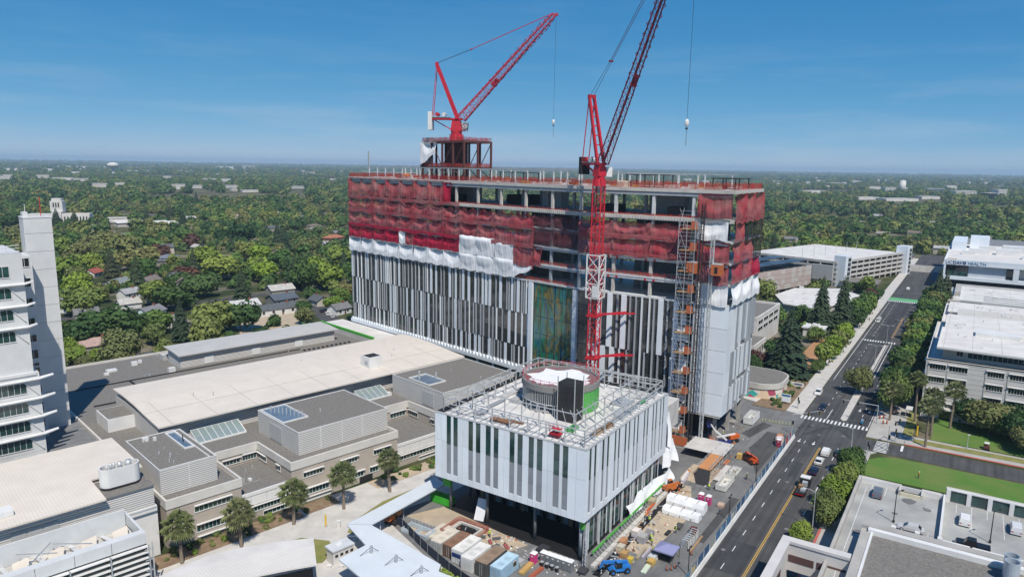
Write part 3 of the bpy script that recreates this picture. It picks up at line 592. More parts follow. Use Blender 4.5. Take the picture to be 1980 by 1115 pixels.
# ================================================================ white-panelled pavilion in front of the tower
pav = thing('pavilion', 'square white-panelled pavilion raised on columns, with a round drum on its roof', 'building', FB(20,18))
PU, PV0, Z0, ZS, Z1 = -0.6, -0.2, 8.3, 16.8, 22.8
PE, PW = 41.0, 36.3
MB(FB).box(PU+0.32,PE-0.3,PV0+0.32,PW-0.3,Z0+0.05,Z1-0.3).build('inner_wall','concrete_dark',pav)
def face(side, darks, a0, a1, seams):
    def bx(a, b, z0, z1, d0, d1, name, m):
        g = MB(FB)
        if side == 0: g.box(PU+d0, PU+d1, a, b, z0, z1)
        elif side == 1: g.box(a, b, PV0+d0, PV0+d1, z0, z1)
        elif side == 2: g.box(PE-d1, PE-d0, a, b, z0, z1)
        else: g.box(a, b, PW-d1, PW-d0, z0, z1)
        g.build(name, m, pav)
    cuts = sorted(set([a0, a1]+list(seams)+[x for d in darks for x in d])); g = 0.03
    for a, b in zip(cuts, cuts[1:]):
        m = (a+b)/2
        if any(d0 < m < d1 for d0, d1 in darks):
            for z0, z1, n, mt in ((19.5,22.5,'window_pane','glass_green'),(16.3,19.42,'window_pane','glass_green'),(13.0,16.24,'spandrel_panel','panel_grey'),(9.7,12.94,'spandrel_panel','panel_grey')): bx(a+g, b-g, z0, z1, 0.12, 0.28, n, mt)
            bx(a+g, b-g, Z0, 9.62, 0, 0.25, 'white_panel', 'panel_white')
        else:
            bx(a+g, b-g, Z0, ZS-0.03, 0, 0.25, 'white_panel', 'panel_white'); bx(a+g, b-g, ZS+0.03, Z1, 0, 0.25, 'white_panel', 'panel_white')
DL = [(32.0,33.2),(30.2,31.4),(26.2,27.4),(24.3,25.5),(21.7,23.0),(19.8,21.0),(15.9,17.1),(14.0,15.2),(11.4,12.6),(9.4,10.7),(5.6,6.9),(3.7,4.9)]
DR = [(0.7,1.7),(2.8,3.8),(6.2,7.2),(8.4,9.4),(11.8,12.7),(13.6,14.5),(16.7,17.7),(18.6,19.5),(21.3,22.2),(23.1,24.0),(26.7,27.6),(28.5,29.4),(31.7,32.6),(33.5,34.4),(36.1,37.0),(37.8,38.7)]
face(0, DL, PV0, PW, (34.5,28.8,18.4,8.2,1.9)); face(1, DR, PU+0.26, PE, (5.0,10.6,15.6,20.4,25.3,30.5,35.2,40.0))
face(2, [(5,7),(12,14),(20,22),(28,30)], PV0+0.26, PW, ()); face(3, [(5,7),(12,14),(20,22),(28,30)], PU+0.26, PE-0.26, ())
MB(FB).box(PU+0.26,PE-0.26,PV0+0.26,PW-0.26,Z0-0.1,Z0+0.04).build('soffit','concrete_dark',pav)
# roof deck and parapet
MB(FB).box(PU+0.3,PE-0.3,PV0+0.3,PW-0.3,Z1-0.28,Z1-0.12).build('roof_deck','deck_white',pav)
for a in ((PU-0.02,PU+0.55,PV0,PW),(PE-0.55,PE+0.02,PV0,PW),(PU+0.56,PE-0.56,PV0-0.02,PV0+0.55),(PU+0.56,PE-0.56,PW-0.55,PW+0.02)): MB(FB).box(*a,Z1-0.1,Z1+0.12).build('parapet_cap','galv' if a[2] < 1 else 'dark',pav)
MB(FB).box(PU+0.6,PE-0.6,PW-1.6,PW-0.6,Z1-0.1,Z1+0.25).build('gutter','black',pav); MB(FB).box(PE-1.8,PE-0.6,3,PW-2,Z1-0.1,Z1+0.25).build('gutter','black',pav)
# ground storey: set-back glazing, columns, green boards
for i in range(17):
    v = 4+i*1.75
    MB(FB).box(10.6,10.8,v,v+1.1,0.1,7.9).build('lobby_pane','panel_grey' if i % 2 else 'glass',pav); MB(FB).box(10.5,10.7,v+1.14,v+1.7,0.1,7.9).build('lobby_post','matte',pav,color=(0.16,0.13,0.11))
for v in (8, 20, 31): MB(FB).box(10.2,10.55,v,v+0.9,0.1,8.1).build('pier','wood',pav)
for u, v in ((1.2,1.4),(1.6,12),(1.8,24),(2,34),(10,34.5),(20,34.5),(30,34.5)): MB(FB).tube(FB(u,v,0.05),FB(u,v,8.25),0.32,10).build('column','steel_grey' if u < 1.5 else 'concrete_dark',pav,smooth=True)
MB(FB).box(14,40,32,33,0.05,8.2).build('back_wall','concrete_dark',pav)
i = 0; u = 1.6
while u < 39.6:
    w = (0.55, 1.2, 0.4, 1.6)[i % 4]; MB(FB).box(u,u+w,0.9,1.05,0.5,8.2).build('lobby_pane',('panel_grey','glass','panel_white','glass_green')[i % 4],pav); u += w+0.06; i += 1
for k in range(7): MB(FB).box(2+k*5.5,2.35+k*5.5,0.45,0.8,0.05,8.25).build('pier','steel_light',pav)
MB(FB).box(0.4,1.3,0.5,1.2,6.2,8.25).build('green_board','green_board',pav); MB(FB).box(0.5,1.2,33,35,6.0,8.25).build('green_board','green_board',pav)
# roof screen: two rows of steel posts with rails, rafters between
rp_ = random.Random(5)
def screen_line(pts, z1, step, off):
    return
post = MB(FW).box(-0.1,0.1,-0.1,0.1,0,1).mesh('screen_post','galv')
def posts(p, q, n, h):
    out = []
    for i in range(n+1):
        c = p.lerp(q, i/n); out.append(c); inst('screen_post', post, pav, Vector((c.x,c.y,Z1-0.1)), FB.rz, (1,1,h))
    return out
outer = [FB(0.7,1.0), FB(39.8,1.0), FB(39.8,35.0), FB(0.7,35.0)]; inner = [FB(5.2,5.4), FB(35.4,5.4), FB(35.4,30.6), FB(5.2,30.6)]
for k, n in ((0,9),(1,8),(2,9),(3,8)):
    a, b = outer[k], outer[(k+1)%4]; c, d = inner[k], inner[(k+1)%4]
    P1 = posts(a, b, n, 3.3)[:-1]; P2 = posts(c, d, n-2, 4.3)[:-1]
    for z, p, q in ((3.2,a,b),(2.0,a,b),(4.2,c,d)):
        MB().bar(p+Vector((0,0,Z1+z)),q+Vector((0,0,Z1+z)),0.15,0.2).build('screen_rail','galv',pav)
    m = 13
    for i in range(m):
        p = a.lerp(b, (i+0.5)/m); q = c.lerp(d, (i+0.5)/m); e = p.lerp(q, 1.2); f = p.lerp(q, -0.04)
        MB().bar(f+Vector((0,0,Z1+3.3)), e+Vector((0,0,Z1+4.5)), 0.09, 0.12).build('rafter','galv',pav)
    for p in P1: MB().bar(p+Vector((0,0,Z1+1.6)), p.lerp(FB(20,18), 0.12)+Vector((0,0,Z1)), 0.1).build('screen_brace','steel_grey',pav)
for i in range(22):                          # thin purlins lying on the deck edge
    v = 1.8+i*1.55; MB(FB).box(-0.2,5,v-0.04,v+0.04,Z1+0.02,Z1+0.1).build('deck_batten','steel_grey',pav)
for i in range(24):
    u = 2+i*1.55; MB(FB).box(u-0.04,u+0.04,-0.1,4.4,Z1+0.02,Z1+0.1).build('deck_batten','steel_grey',pav)
# round drum
dc = FB(20.4,17.4); ZD = 28.9
a0 = math.atan2(-FB.U.y, -FB.U.x)            # facing the near corner side
drum = MB(); drum.ring(dc, 8.1, 8.75, ZD-1.3, ZD, 48); drum.build('drum_fascia','drum_grey',pav,smooth=False)
dr = MB().ring(dc, 8.3, 8.6, Z1, ZD-1.3, 30, a0+1.0, a0+2*pi-1.9); dr.build('drum_wall','green_ribs',pav)
MB().ring(dc, 8.3, 8.6, Z1, ZD-1.3, 6, a0-1.9, a0-1.45).build('drum_wall','dark',pav)
MB().ring(dc, 0.0, 8.1, ZD-0.5, ZD-0.3, 40).build('drum_deck','deck_drum',pav)
stud = MB(FW).box(-0.06,0.06,-0.06,0.06,0,1).mesh('stud','galv')
for i in range(46):
    a = a0-1.45+i*2.5/45; q = dc+Vector((cos(a),sin(a),0))*8.45; inst('stud', stud, pav, Vector((q.x,q.y,ZD-4.0)), a, (1,1,2.7))
    if i % 4 == 0: inst('stud', stud, pav, Vector((q.x,q.y,Z1-0.1)), a, (1.6,1.6,2.2))
MB().ring(dc, 8.35, 8.6, ZD-4.15, ZD-3.95, 20, a0-1.45, a0+1.05).build('drum_track','galv',pav)
MB().tube(Vector((dc.x,dc.y,Z1)),Vector((dc.x,dc.y,ZD-1.4)),4.0,16).build('drum_core','concrete_dark',pav)
MB().ring(dc, 8.5, 8.56, ZD+1.05, ZD+1.13, 40).build('drum_rail','crane_red',pav); MB().ring(dc, 8.5, 8.55, ZD+0.55, ZD+0.61, 40).build('drum_rail','crane_red',pav)
for i in range(26):
    a = i*2*pi/26; q = dc+Vector((cos(a),sin(a),0))*8.5; MB().bar((q.x,q.y,ZD),(q.x,q.y,ZD+1.3),0.08).build('rail_post','crane_red',pav)
def blob(c, r, z, m, name, seed, th=0.05):
    q = random.Random(seed); n = 22; pts = []
    for i in range(n): a = 2*pi*i/n; rr = r*(0.72+0.45*q.random()); pts.append((c.x+rr*cos(a), c.y+rr*sin(a)))
    MB().wprism(pts, z, z+th).build(name, m, pav)
blob(dc+FB.U*0.3, 7.0, ZD-0.28, 'tarp', 'roof_sheet', 3); blob(dc-FB.U*4+FB.V*2.6, 2.6, ZD-0.2, 'tarp', 'roof_sheet', 4); blob(dc+FB.V*-4, 2.8, ZD-0.2, 'tarp', 'roof_sheet', 8)
# black netted stair tower beside the drum
st = MB(FB); st.box(10.6,14.4,8.6,12.6,Z1,31.0); st.build('stair_tower_net','net_stair',pav)
for u in (10.6,14.4):
    for v in (8.6,12.6): MB(FB).box(u-0.08,u+0.08,v-0.08,v+0.08,Z1,32.2).build('scaffold_pole','galv',pav)
for z in (24.8,26.8,28.8,30.9): MB(FB).box(10.8,14.2,8.8,12.4,z,z+0.12).build('scaffold_deck','dark',pav)
for i in range(6): MB(FB).box(14.4,17,10+i*0.3,10.1+i*0.3,26+i*0.0,26.1).build('scaffold_rail','galv',pav)
# material about the roof
for u0, u1, v0, v1, h, c in ((2.2,3.6,19,24,0.5,(0.26,0.13,0.07)),(3.9,4.8,17,21,0.35,(0.24,0.12,0.07)),(7,11,1.6,2.8,0.7,(0.42,0.30,0.2)),(12,14.5,1.5,2.6,0.6,(0.3,0.18,0.1)),(26,31,4,8,0.4,(0.35,0.38,0.42)),(33,38,3,6,0.3,(0.5,0.5,0.48)),(6,9,6.5,8,0.6,(0.1,0.35,0.12)),(30,33,2.2,2.9,0.5,(0.15,0.5,0.2)),(20,26,1.5,5,0.25,(0.4,0.43,0.46)),(8,14,28,29,0.5,(0.25,0.27,0.3)),(16,22,29,31,0.3,(0.5,0.5,0.5)),(3,6,27,29,0.4,(0.3,0.33,0.36)),(14,17,24,27,0.8,(0.42,0.42,0.42)),(21,23,27,30,0.9,(0.35,0.35,0.36))):
    n = 3
    for k in range(n): MB(FB).box(u0,u1,v0+(v1-v0)*k/n,v0+(v1-v0)*(k+0.9)/n,Z1-0.1,Z1+h*(0.6+0.4*rp_.random())).build('stacked_boards','matte',pav,color=c)
lift = MB(FB).box(1.4,3.0,7.0,9.2,Z1+0.4,Z1+0.8); lift.box(1.5,2.9,7.1,9.1,Z1+1.5,Z1+1.6)
for u in (1.5,2.8):
    for v in (7.1,8.0,9.0): lift.bar(FB(u,v,Z1+0.8),FB(u,v,Z1+2.5),0.08)
lift.build('roof_lift','crane_red',pav)
# sheeting hung on the tower side
def sheet_down(A, B, zt, zb, nrm, seed):
    q = random.Random(seed); g = MB(); P = []; nx, nz = 10, 8
    for j in range(nz+1):
        for i in range(nx+1):
            s, t = i/nx, j/nz; p = A.lerp(B, s)+nrm*(0.5*sin(9*s+seed)+0.35*sin(17*s+t*4)+1.2*t); P.append((p.x,p.y,zt+(zb-zt)*t+0.5*sin(5*s+seed)*t))
    g.add(P, [[j*(nx+1)+i,j*(nx+1)+i+1,(j+1)*(nx+1)+i+1,(j+1)*(nx+1)+i] for j in range(nz) for i in range(nx)]); return g.build('white_sheeting','tarp',pav,smooth=True)
sheet_down(FB(41.3,0.9), FB(46.5,1.6), 17.5, 9.0, -FB.V, 2); sheet_down(FB(42,1.2), FB(48,0.8), 9.5, 4.0, -FB.V, 5); sheet_down(FB(20,0.6), FB(46,0.2), 3.0, 0.3, -FB.V, 7)
MB(FB).box(41.3,52,1,30,12,18.4).build('link_block','concrete_light',pav)
for k in range(6):                           # green edge scaffold along the street side
    MB(FB).bar(FB(2+k*6.4,-0.9,1.2),FB(7.6+k*6.4,-0.9,1.2),0.2,0.5).build('green_rail','green_board',pav)
    for j in range(5): MB(FB).bar(FB(2.2+k*6.4+j*1.2,-0.9,1.2),FB(2.2+k*6.4+j*1.2,-2.0,0.1),0.09).build('rail_strut','galv',pav)
# ================================================================ tower cranes
def lattice(P, Q, w, h, bays, name, m, parent, ch=0.2, lc=0.09, up=None, taper=1.0):
    d = (Q-P).normalized(); upv = up or Vector((0,0,1)); x = d.cross(upv)
    if x.length < 1e-3: x = FB.U.copy()
    x.normalize(); y = x.cross(d).normalized()
    def corner(t, sx, sy): s = 1 if t <= taper else 1-(t-taper)/(1-taper)*0.6; return P.lerp(Q, t)+x*sx*w/2*s+y*sy*h/2*s
    cs = ((-1,-1),(1,-1),(1,1),(-1,1))
    for a, b in cs: MB().bar(corner(0,a,b), corner(1,a,b), ch).build(name+'_chord', m, parent)
    for k in range(4):
        g = MB(); c0, c1 = cs[k], cs[(k+1)%4]
        for i in range(bays):
            a, b = (c0, c1) if i % 2 else (c1, c0)
            g.bar(corner(i/bays,*a), corner((i+1)/bays,*b), lc); g.bar(corner(i/bays,*c0), corner(i/bays,*c1), lc)
        tag(g.build(name+'_lacing', m, parent), kind='stuff')
def px3(x, y, Y):                            # a point on a line of sight at forward distance Y
    ray = _right*((x-990)/FPX) + _down*((y-557.5)/FPX) + _f; return Vector((0,0,CAM_H))+ray*(Y/ray.y)
def crane(label, base, zs, az, lift, jib, mtop, pend, hookz, jm, aft):
    K = 1.35 if aft else 1.0; mtop = zs+(mtop-zs)/K
    c = thing('tower_crane', label, 'crane', base)
    def at(f, s, z): return Vector((base.x,base.y,0))+fwd*f*K+sid*s*K+Vector((0,0,zs+(z-zs)*K))
    fwd = Vector((sin(az), cos(az), 0)); sid = Vector((cos(az), -sin(az), 0))
    lattice(Vector((base.x,base.y,base.z)), Vector((base.x,base.y,zs)), 2.5*K, 2.5*K, max(3,int((zs-base.z)/2.6)), 'mast', 'crane_red', c, 0.32, 0.14)
    MB().tube(at(0,0,zs-1.9),at(0,0,zs),1.9*K,14,1.5*K).build('mast_head','crane_red',c)
    MB().tube(at(0,0,zs),at(0,0,zs+0.8),1.5*K,16).build('slew_ring','crane_red',c,smooth=False)
    MB().hexa([at(-1.5,-1.3,zs+.8),at(1.5,-1.3,zs+.8),at(1.5,1.3,zs+.8),at(-1.5,1.3,zs+.8),at(-1,-1,zs+4.2),at(1,-1,zs+4.2),at(1,1,zs+4.2),at(-1,1,zs+4.2)]).build('turntable','crane_red',c)
    zd = zs+4.0
    dk = MB(); dk.bar(at(1.5,-1.1,zd),at(-7.4,-1.1,zd),0.35,0.6); dk.bar(at(1.5,1.1,zd),at(-7.4,1.1,zd),0.35,0.6); dk.bar(at(-1,0,zs+1),at(-6,0,zd-0.3),0.35); dk.build('machinery_deck','crane_red',c)
    MB().hexa([at(-7.2,-1.4,zd+.35),at(-1.8,-1.4,zd+.35),at(-1.8,1.4,zd+.35),at(-7.2,1.4,zd+.35),at(-7.2,-1.4,zd+.5),at(-1.8,-1.4,zd+.5),at(-1.8,1.4,zd+.5),at(-7.2,1.4,zd+.5)]).build('deck_plate','steel_grey',c)
    MB().tube(at(-3.4,-1.0,zd+1.2),at(-3.4,1.0,zd+1.2),0.75,12).build('winch_drum','steel_light',c); MB().tube(at(-5.2,-1.0,zd+1.2),at(-5.2,1.0,zd+1.2),0.7,12).build('winch_drum','crane_red',c)
    MB().hexa([at(-7.6,-1.5,zd-2.9),at(-6.5,-1.5,zd-2.9),at(-6.5,1.5,zd-2.9),at(-7.6,1.5,zd-2.9),at(-7.6,-1.5,zd+1.9),at(-6.5,-1.5,zd+1.9),at(-6.5,1.5,zd+1.9),at(-7.6,1.5,zd+1.9)]).build('counterweight','white_metal' if aft else 'dark',c)
    # cab on the near side
    k = -1.0; cb = MB().hexa([at(0.2,2.9*k,zs+.9),at(2.6,2.9*k,zs+.9),at(2.6,1.2*k,zs+.9),at(0.2,1.2*k,zs+.9),at(0.2,2.9*k,zs+3.2),at(2.9,2.9*k,zs+3.2),at(2.9,1.2*k,zs+3.2),at(0.2,1.2*k,zs+3.2)]) if aft else MB().hexa([at(-1.6,-2.2,zs+.6),at(-1.6,-4.2,zs+.6),at(0.3,-4.2,zs+.6),at(0.3,-2.2,zs+.6),at(-1.6,-2.2,zs+3.2),at(-1.6,-4.2,zs+3.2),at(0.3,-4.2,zs+3.2),at(0.3,-2.2,zs+3.2)])
    co = cb.build('cab','white_metal',c)
    if aft: MB().hexa([at(2.62,2.7*k,zs+1.1),at(2.75,2.7*k,zs+1.1),at(2.75,1.4*k,zs+1.1),at(2.62,1.4*k,zs+1.1),at(2.9,2.7*k,zs+3.0),at(3.0,2.7*k,zs+3.0),at(3.0,1.4*k,zs+3.0),at(2.9,1.4*k,zs+3.0)]).build('window','glass',co); MB().hexa([at(1.2,2.95*k,zs+1.3),at(2.5,2.95*k,zs+1.3),at(2.5,2.9*k,zs+1.3),at(1.2,2.9*k,zs+1.3),at(1.2,2.95*k,zs+3),at(2.7,2.95*k,zs+3),at(2.7,2.9*k,zs+3),at(1.2,2.9*k,zs+3)]).build('window','glass',co)
    else:
        for q in (0, 1): MB().hexa([at(-1.5+q*0.95,-4.22,zs+.8),at(-0.65+q*0.9,-4.22,zs+.8),at(-0.65+q*0.9,-4.28,zs+.8),at(-1.5+q*0.95,-4.28,zs+.8),at(-1.5+q*0.95,-4.22,zs+3.05),at(-0.65+q*0.9,-4.22,zs+3.05),at(-0.65+q*0.9,-4.28,zs+3.05),at(-1.5+q*0.95,-4.28,zs+3.05)]).build('window','glass',co)
        MB().bar(at(0,0,zs+1),at(-0.6,-2.3,zs+1),0.4).build('cab_bracket','crane_red',c)
    # A-frame, leaning back
    top = at(-aft_lean(aft)/K, 0, mtop)
    for s in (-1,1): MB().bar(at(0.4,1.1*s,zd), top+sid*0.8*s, 0.6*K, 0.8*K).build('a_frame_leg','crane_red',c); MB().bar(at(-6.6,1.1*s,zd), top+sid*0.9*s, 0.2).build('back_stay','crane_red',c)
    for i in range(1, 7): q0 = at(0.4,-1.1,zd).lerp(top-sid*0.8, i/7); q1 = at(0.4,1.1,zd).lerp(top+sid*0.8, i/7); MB().bar(q0,q1,0.3).build('a_frame_rung','crane_red',c)
    MB().bar(top-sid*1.1+Vector((0,0,.3)), top+sid*1.1+Vector((0,0,.3)), 0.9).build('sheave_head','crane_red',c)
    foot_ = at(1.4,0,zd+0.3); tip = Vector(jib)
    lattice(foot_, tip, 2.1*K, 2.2*K, 26, 'jib', jm, c, 0.24*K, 0.1*K, taper=0.93)
    dj = (tip-foot_); mid = foot_.lerp(tip, 0.36); MB().bar(mid-dj.normalized()*1.6-sid*0.95, mid+dj.normalized()*1.6-sid*0.95, 0.12, 1.3).build('name_board','crane_red',c)
    g = MB(); g.bar(foot_-Vector((0,0,0.7)), tip-Vector((0,0,0.7)), 0.45, 0.05); g.build('catwalk',jm,c)
    j1 = foot_.lerp(tip, 0.985)+Vector((0,0,0.9)); pm = top.lerp(j1, pend)
    for s in (-0.5,0.5): MB().tube(top+sid*s*1.2+Vector((0,0,.5)), pm+sid*s*0.6, 0.055, 5).build('luffing_rope','rope',c); MB().tube(pm+sid*s*0.5, j1+sid*s, 0.075, 5).build('pendant_bar',jm,c)
    MB().bar(pm-sid*0.6, pm+sid*0.6, 0.45).build('pendant_block',jm,c)
    MB().tube(tip+Vector((0.6,0,-0.4)), Vector((tip.x+0.6,tip.y,hookz+1.4)), 0.045, 5).build('hoist_rope','rope',c)
    hb = MB().sphere((tip.x+0.6,tip.y,hookz+0.6), 0.55, 0.4, 0.9).build('hook_block','white_metal',c); MB().tube((tip.x+0.6,tip.y,hookz-0.2),(tip.x+0.6,tip.y,hookz-4.6),0.05,5).build('sling','rope',hb); MB().ring((tip.x+0.6,tip.y,0),0.12,0.3,hookz-0.9,hookz-0.5,10).build('hook','dark',hb)
    MB().bar(tip-dj.normalized()*0.5, tip+Vector((dj.x,dj.y,0)).normalized()*1.3, 0.9, 0.9).build('jib_head',jm,c)
    return c
def aft_lean(aft): return 7.2 if aft else 4.6
c1b = FL(73.5,124.2,74.2); t1 = px3(1072,28,262)
crane('red luffing crane standing on the dark steel frame on the tower roof', c1b, 86.0, math.atan2(t1.x-c1b.x, t1.y-c1b.y), 0, t1, 110.6, 0.3, 90.2, 'crane_pink', True)
c2b = FB(63,30.8,0.0); t2 = px3(1347,-190,168)
crc = crane('red luffing crane whose tall mast rises between the pavilion and the tower', c2b, 71.8, math.atan2(t2.x-c2b.x, t2.y-c2b.y), 0, t2, 93.6, 0.22, 84.8, 'crane_jib', False)
for z in (21.5, 33.8):                       # ties to the building and climbing cage
    for v in (30.2, 27.2): MB(FB).bar(FB(64.4,31,z),FB(72.0,v-5,z+0.2),0.4).build('wall_tie','crane_red',crc)
    MB(FB).box(61.3,64.7,29.1,32.5,z-0.3,z+0.3).build('tie_collar','crane_red',crc)
for u in (61.1,64.9):
    for v in (28.9,32.7): MB(FB).box(u-0.16,u+0.16,v-0.16,v+0.16,39,51).build('climbing_cage_post','white_metal',crc)
for z in (39,43,47,51):
    for a in ((61.1,64.9,28.75,29.05),(61.1,64.9,32.55,32.85),(60.95,61.25,29.05,32.55),(64.75,65.05,29.05,32.55)): MB(FB).box(*a,z-0.12,z+0.12).build('climbing_cage_rail','white_metal',crc)
for z in (39,43,47):
    for a, b in (((61.1,28.9),(64.9,28.9)),((61.1,28.9),(61.1,32.7))):
        MB().bar(FB(*a,z),FB(*b,z+4),0.16).build('climbing_cage_brace','white_metal',crc); MB().bar(FB(*a,z+4),FB(*b,z),0.16).build('climbing_cage_brace','white_metal',crc)
MB(FB).box(60.9,61.1,28.9,30.8,39.3,42.6).build('cage_panel','white_metal',crc)
# ================================================================ builders' hoist
ho = thing('construction_hoist', 'orange-gated scaffold hoist climbing the corner of the tower', 'hoist', FB(69.5,7))
HU0, HU1, HV0, HV1 = 68.2, 71.6, 4.9, 9.4
for u in (HU0, HU1):
    for v in (HV0, 7.2, HV1): MB(FB).box(u-0.06,u+0.06,v-0.06,v+0.06,0,62).build('scaffold_pole','galv',ho)
lv = [3+i*5.62 for i in range(11)]
for z in lv:
    MB(FB).box(HU0,HU1+0.4,HV0,HV1,z-0.12,z).build('landing','wood',ho)
    MB(FB).box(HU0-0.12,HU0-0.04,HV0+0.1,6.1,z+0.05,z+2.2).build('orange_gate','orange',ho)
    MB(FB).box(HU0+0.2,HU0+1.2,HV0-0.1,HV0-0.02,z+0.05,z+1.9).build('orange_gate','orange_ribs',ho)
    for zz_ in (1.0, 2.6, 3.8, 4.8): MB(FB).bar(FB(HU0,HV0,z+zz_),FB(HU0,HV1,z+zz_),0.07).build('scaffold_tube','galv',ho)
    MB(FB).bar(FB(HU0,7.2,z),FB(HU0,HV1,z+5.4),0.07).build('scaffold_tube','galv',ho); MB(FB).bar(FB(HU0,HV1,z),FB(HU1,HV1,z+5.4),0.07).build('scaffold_tube','galv',ho)
for v in (3.6, 0.6):
    lattice(FB(69.8,v,0.2), FB(69.8,v,66 if v > 2 else 58), 0.75, 0.75, 44, 'hoist_mast', 'dark' if v > 2 else 'galv', ho, 0.14, 0.07)
for v0 in (4.2, -2.4): cr = MB(FB).box(68.4,70.9,v0,v0+2.7,47.6,50.4).build('hoist_car','orange_ribs',ho); MB(FB).box(68.5,70.8,v0+0.1,v0+2.6,50.4,50.6).build('car_roof','galv',cr); MB(FB).box(68.32,68.38,v0+0.9,v0+1.7,48.2,49.8).build('car_door','dark',cr)
MB(FB).box(64.5,68.0,2.4,9.0,0.1,1.0).build('ramp_base','concrete',ho); MB(FB).box(64.4,64.5,2.5,9.0,1.0,3.6).build('orange_gate','orange_ribs',ho)
# ================================================================ low taupe building with louvred roof boxes
def window(parent, fr, axis, c, a0, a1, z0, z1, n=4, shade=0.0, m='glass_green', dep=0.12, out=-1, frame='white_metal', sill=True):
    """axis 'u': the wall runs along u at v=c; axis 'v': along v at u=c; out: side the wall faces"""
    def bx(g, p, q, d0, d1, y0, y1):
        d0, d1 = sorted((c+out*d0, c+out*d1))
        if axis == 'u': g.box(p, q, d0, d1, y0, y1)
        else: g.box(d0, d1, p, q, y0, y1)
    f = MB(fr); t = 0.09
    bx(f, a0-t, a1+t, 0.0, 0.1, z1, z1+t); bx(f, a0-t, a1+t, 0.0, 0.14 if sill else 0.08, z0-t*1.6, z0)
    bx(f, a0-t, a0, 0.0, 0.1, z0, z1); bx(f, a1, a1+t, 0.0, 0.1, z0, z1)
    for i in range(1, n): x = a0+(a1-a0)*i/n; bx(f, x-0.035, x+0.035, 0.032, 0.08, z0, z1)
    if shade: bx(f, a0-t, a1+0.3, 0.1, 0.1+shade, z1+0.02, z1+0.14)
    w = f.build('window', frame, parent)
    g = MB(fr); bx(g, a0, a1, 0.005, 0.03, z0, z1); g.build('pane', m, w); return w
low = thing('medical_building', 'long low taupe building with white curved roof and louvred roof boxes', 'building', FL(-10,90))
ZP = 10.3
def wall(u0, u1, v0, v1, z0, z1, m='taupe', name='wall', fr=FL, p=None): return MB(fr).box(u0,u1,v0,v1,z0,z1).build(name, m, p or low)
wall(-55.8,43.8,75.02,173,0,9.5); 
wall(-55.8,-41,58.5,75,0,9.5); wall(-29.7,-1.5,58.5,75,0,9.5); wall(14,43.8,60,75,0,9.5)
wall(-40.98,-29.72,59,74.98,0,5.7); wall(-1.48,13.98,59.5,74.98,0,5.7)
def roof(u0, u1, v0, v1, z, m='gravel'): return MB(FL).box(u0,u1,v0,v1,z-0.1,z).build('roof_deck', m, low)
roof(-55.4,43.4,75.4,172.6,9.62); roof(-55.4,-41.4,58.9,75.38,9.62); roof(-29.3,-1.9,58.9,75.38,9.62); roof(14.4,43.4,60.4,75.38,9.62)
roof(-40.9,-29.8,59.4,74.9,5.82); roof(-1.4,13.9,59.9,74.9,5.82)
def parapet(a, b, z, h=0.75, t=0.42, m='band', low_=1.1):     # along a-b, a light band on top of the wall
    (u0,v0), (u1,v1) = a, b
    if abs(u0-u1) < 1e-6: MB(FL).box(u0-t/2,u0+t/2,min(v0,v1),max(v0,v1),z-low_,z+h).build('parapet', m, low)
    else: MB(FL).box(min(u0,u1)+t/2+0.003,max(u0,u1)-t/2-0.003,v0-t/2,v0+t/2,z-low_,z+h).build('parapet', m, low)
for a, b in (((-55.8,58.5),(-41,58.5)),((-41,58.3),(-41,75)),((-41,75),(-29.7,75)),((-29.7,58.3),(-29.7,75)),((-29.7,58.5),(-1.5,58.5)),((-1.5,58.3),(-1.5,75)),((-1.5,75),(14,75)),((14,59.8),(14,75)),((14,60),(43.8,60)),((-55.8,58.3),(-55.8,173.2)),((-55.8,173),(43.8,173))): parapet(a, b, 9.5)
for a, b in (((-41,59),(-29.7,59)),((-1.5,59.5),(14,59.5))): parapet(a, b, 5.7, 0.4, 0.4, 'white_metal', 0.3)
# board joints on the walls, one course at a time
for z in (1.9, 3.8, 5.7, 7.6):
    for u0, u1, v in ((-55.7,-41.3,58.5),(-29.4,-1.8,58.5)): MB(FL).box(u0,u1,v-0.025,v-0.002,z-0.03,z+0.03).build('course_joint','concrete',low)
for u in (-51,-46.2,-25,-20.3,-15.6,-10.9,-6.2): MB(FL).box(u-0.03,u+0.03,58.475,58.498,0.1,8.3).build('panel_joint','concrete',low)
# windows
for a, b, z0, z1, n in ((-26.9,-22.2,5.9,7.2,6),(-17.6,-13,5.9,7.2,6),(-8.4,-3.8,5.9,7.2,6),(-28.2,-20.7,1.7,3.2,9),(-15.4,-11.4,1.7,3.2,5),(-9.6,-7.2,1.7,3.2,3)): window(low, FL, 'u', 58.5, a, b, z0, z1, n, 0.55)
for a, b, z0, z1, n in ((-50.6,-43.4,6.0,7.4,8),(-50.4,-44.1,1.7,3.3,8),(-50.3,-44.5,0.1,0.7,6)): window(low, FL, 'u', 58.5, a, b, z0, z1, n, 0.55)
window(low, FL, 'u', 58.5, -27.4, -20.4, 0.12, 0.95, 10, 0.3, 'louvre_grey')
MB(FL).box(-5.5,-1.8,58.2,58.48,0.1,1.6).build('entrance','dark',low); MB(FL).box(-12.5,-9,58.2,58.48,0.1,1.5).build('entrance','dark',low)
for a, b in ((-40.8,-29.9),(-1.3,13.6)):
    v = 59 if a < -10 else 59.5
    window(low, FL, 'u', v, a+0.3, b-0.3, 1.7, 2.9, 14, 0.4); MB(FL).box(a+0.2,b-0.2,v-0.09,v-0.004,3.2,5.3).build('white_band','white_metal',low)
    for k in range(3): x = a+0.2+(b-a-0.4)*(k+0.5)/3; MB(FL).box(x-0.03,x+0.03,v-0.12,v-0.095,3.2,5.3).build('panel_joint','steel_grey',low)
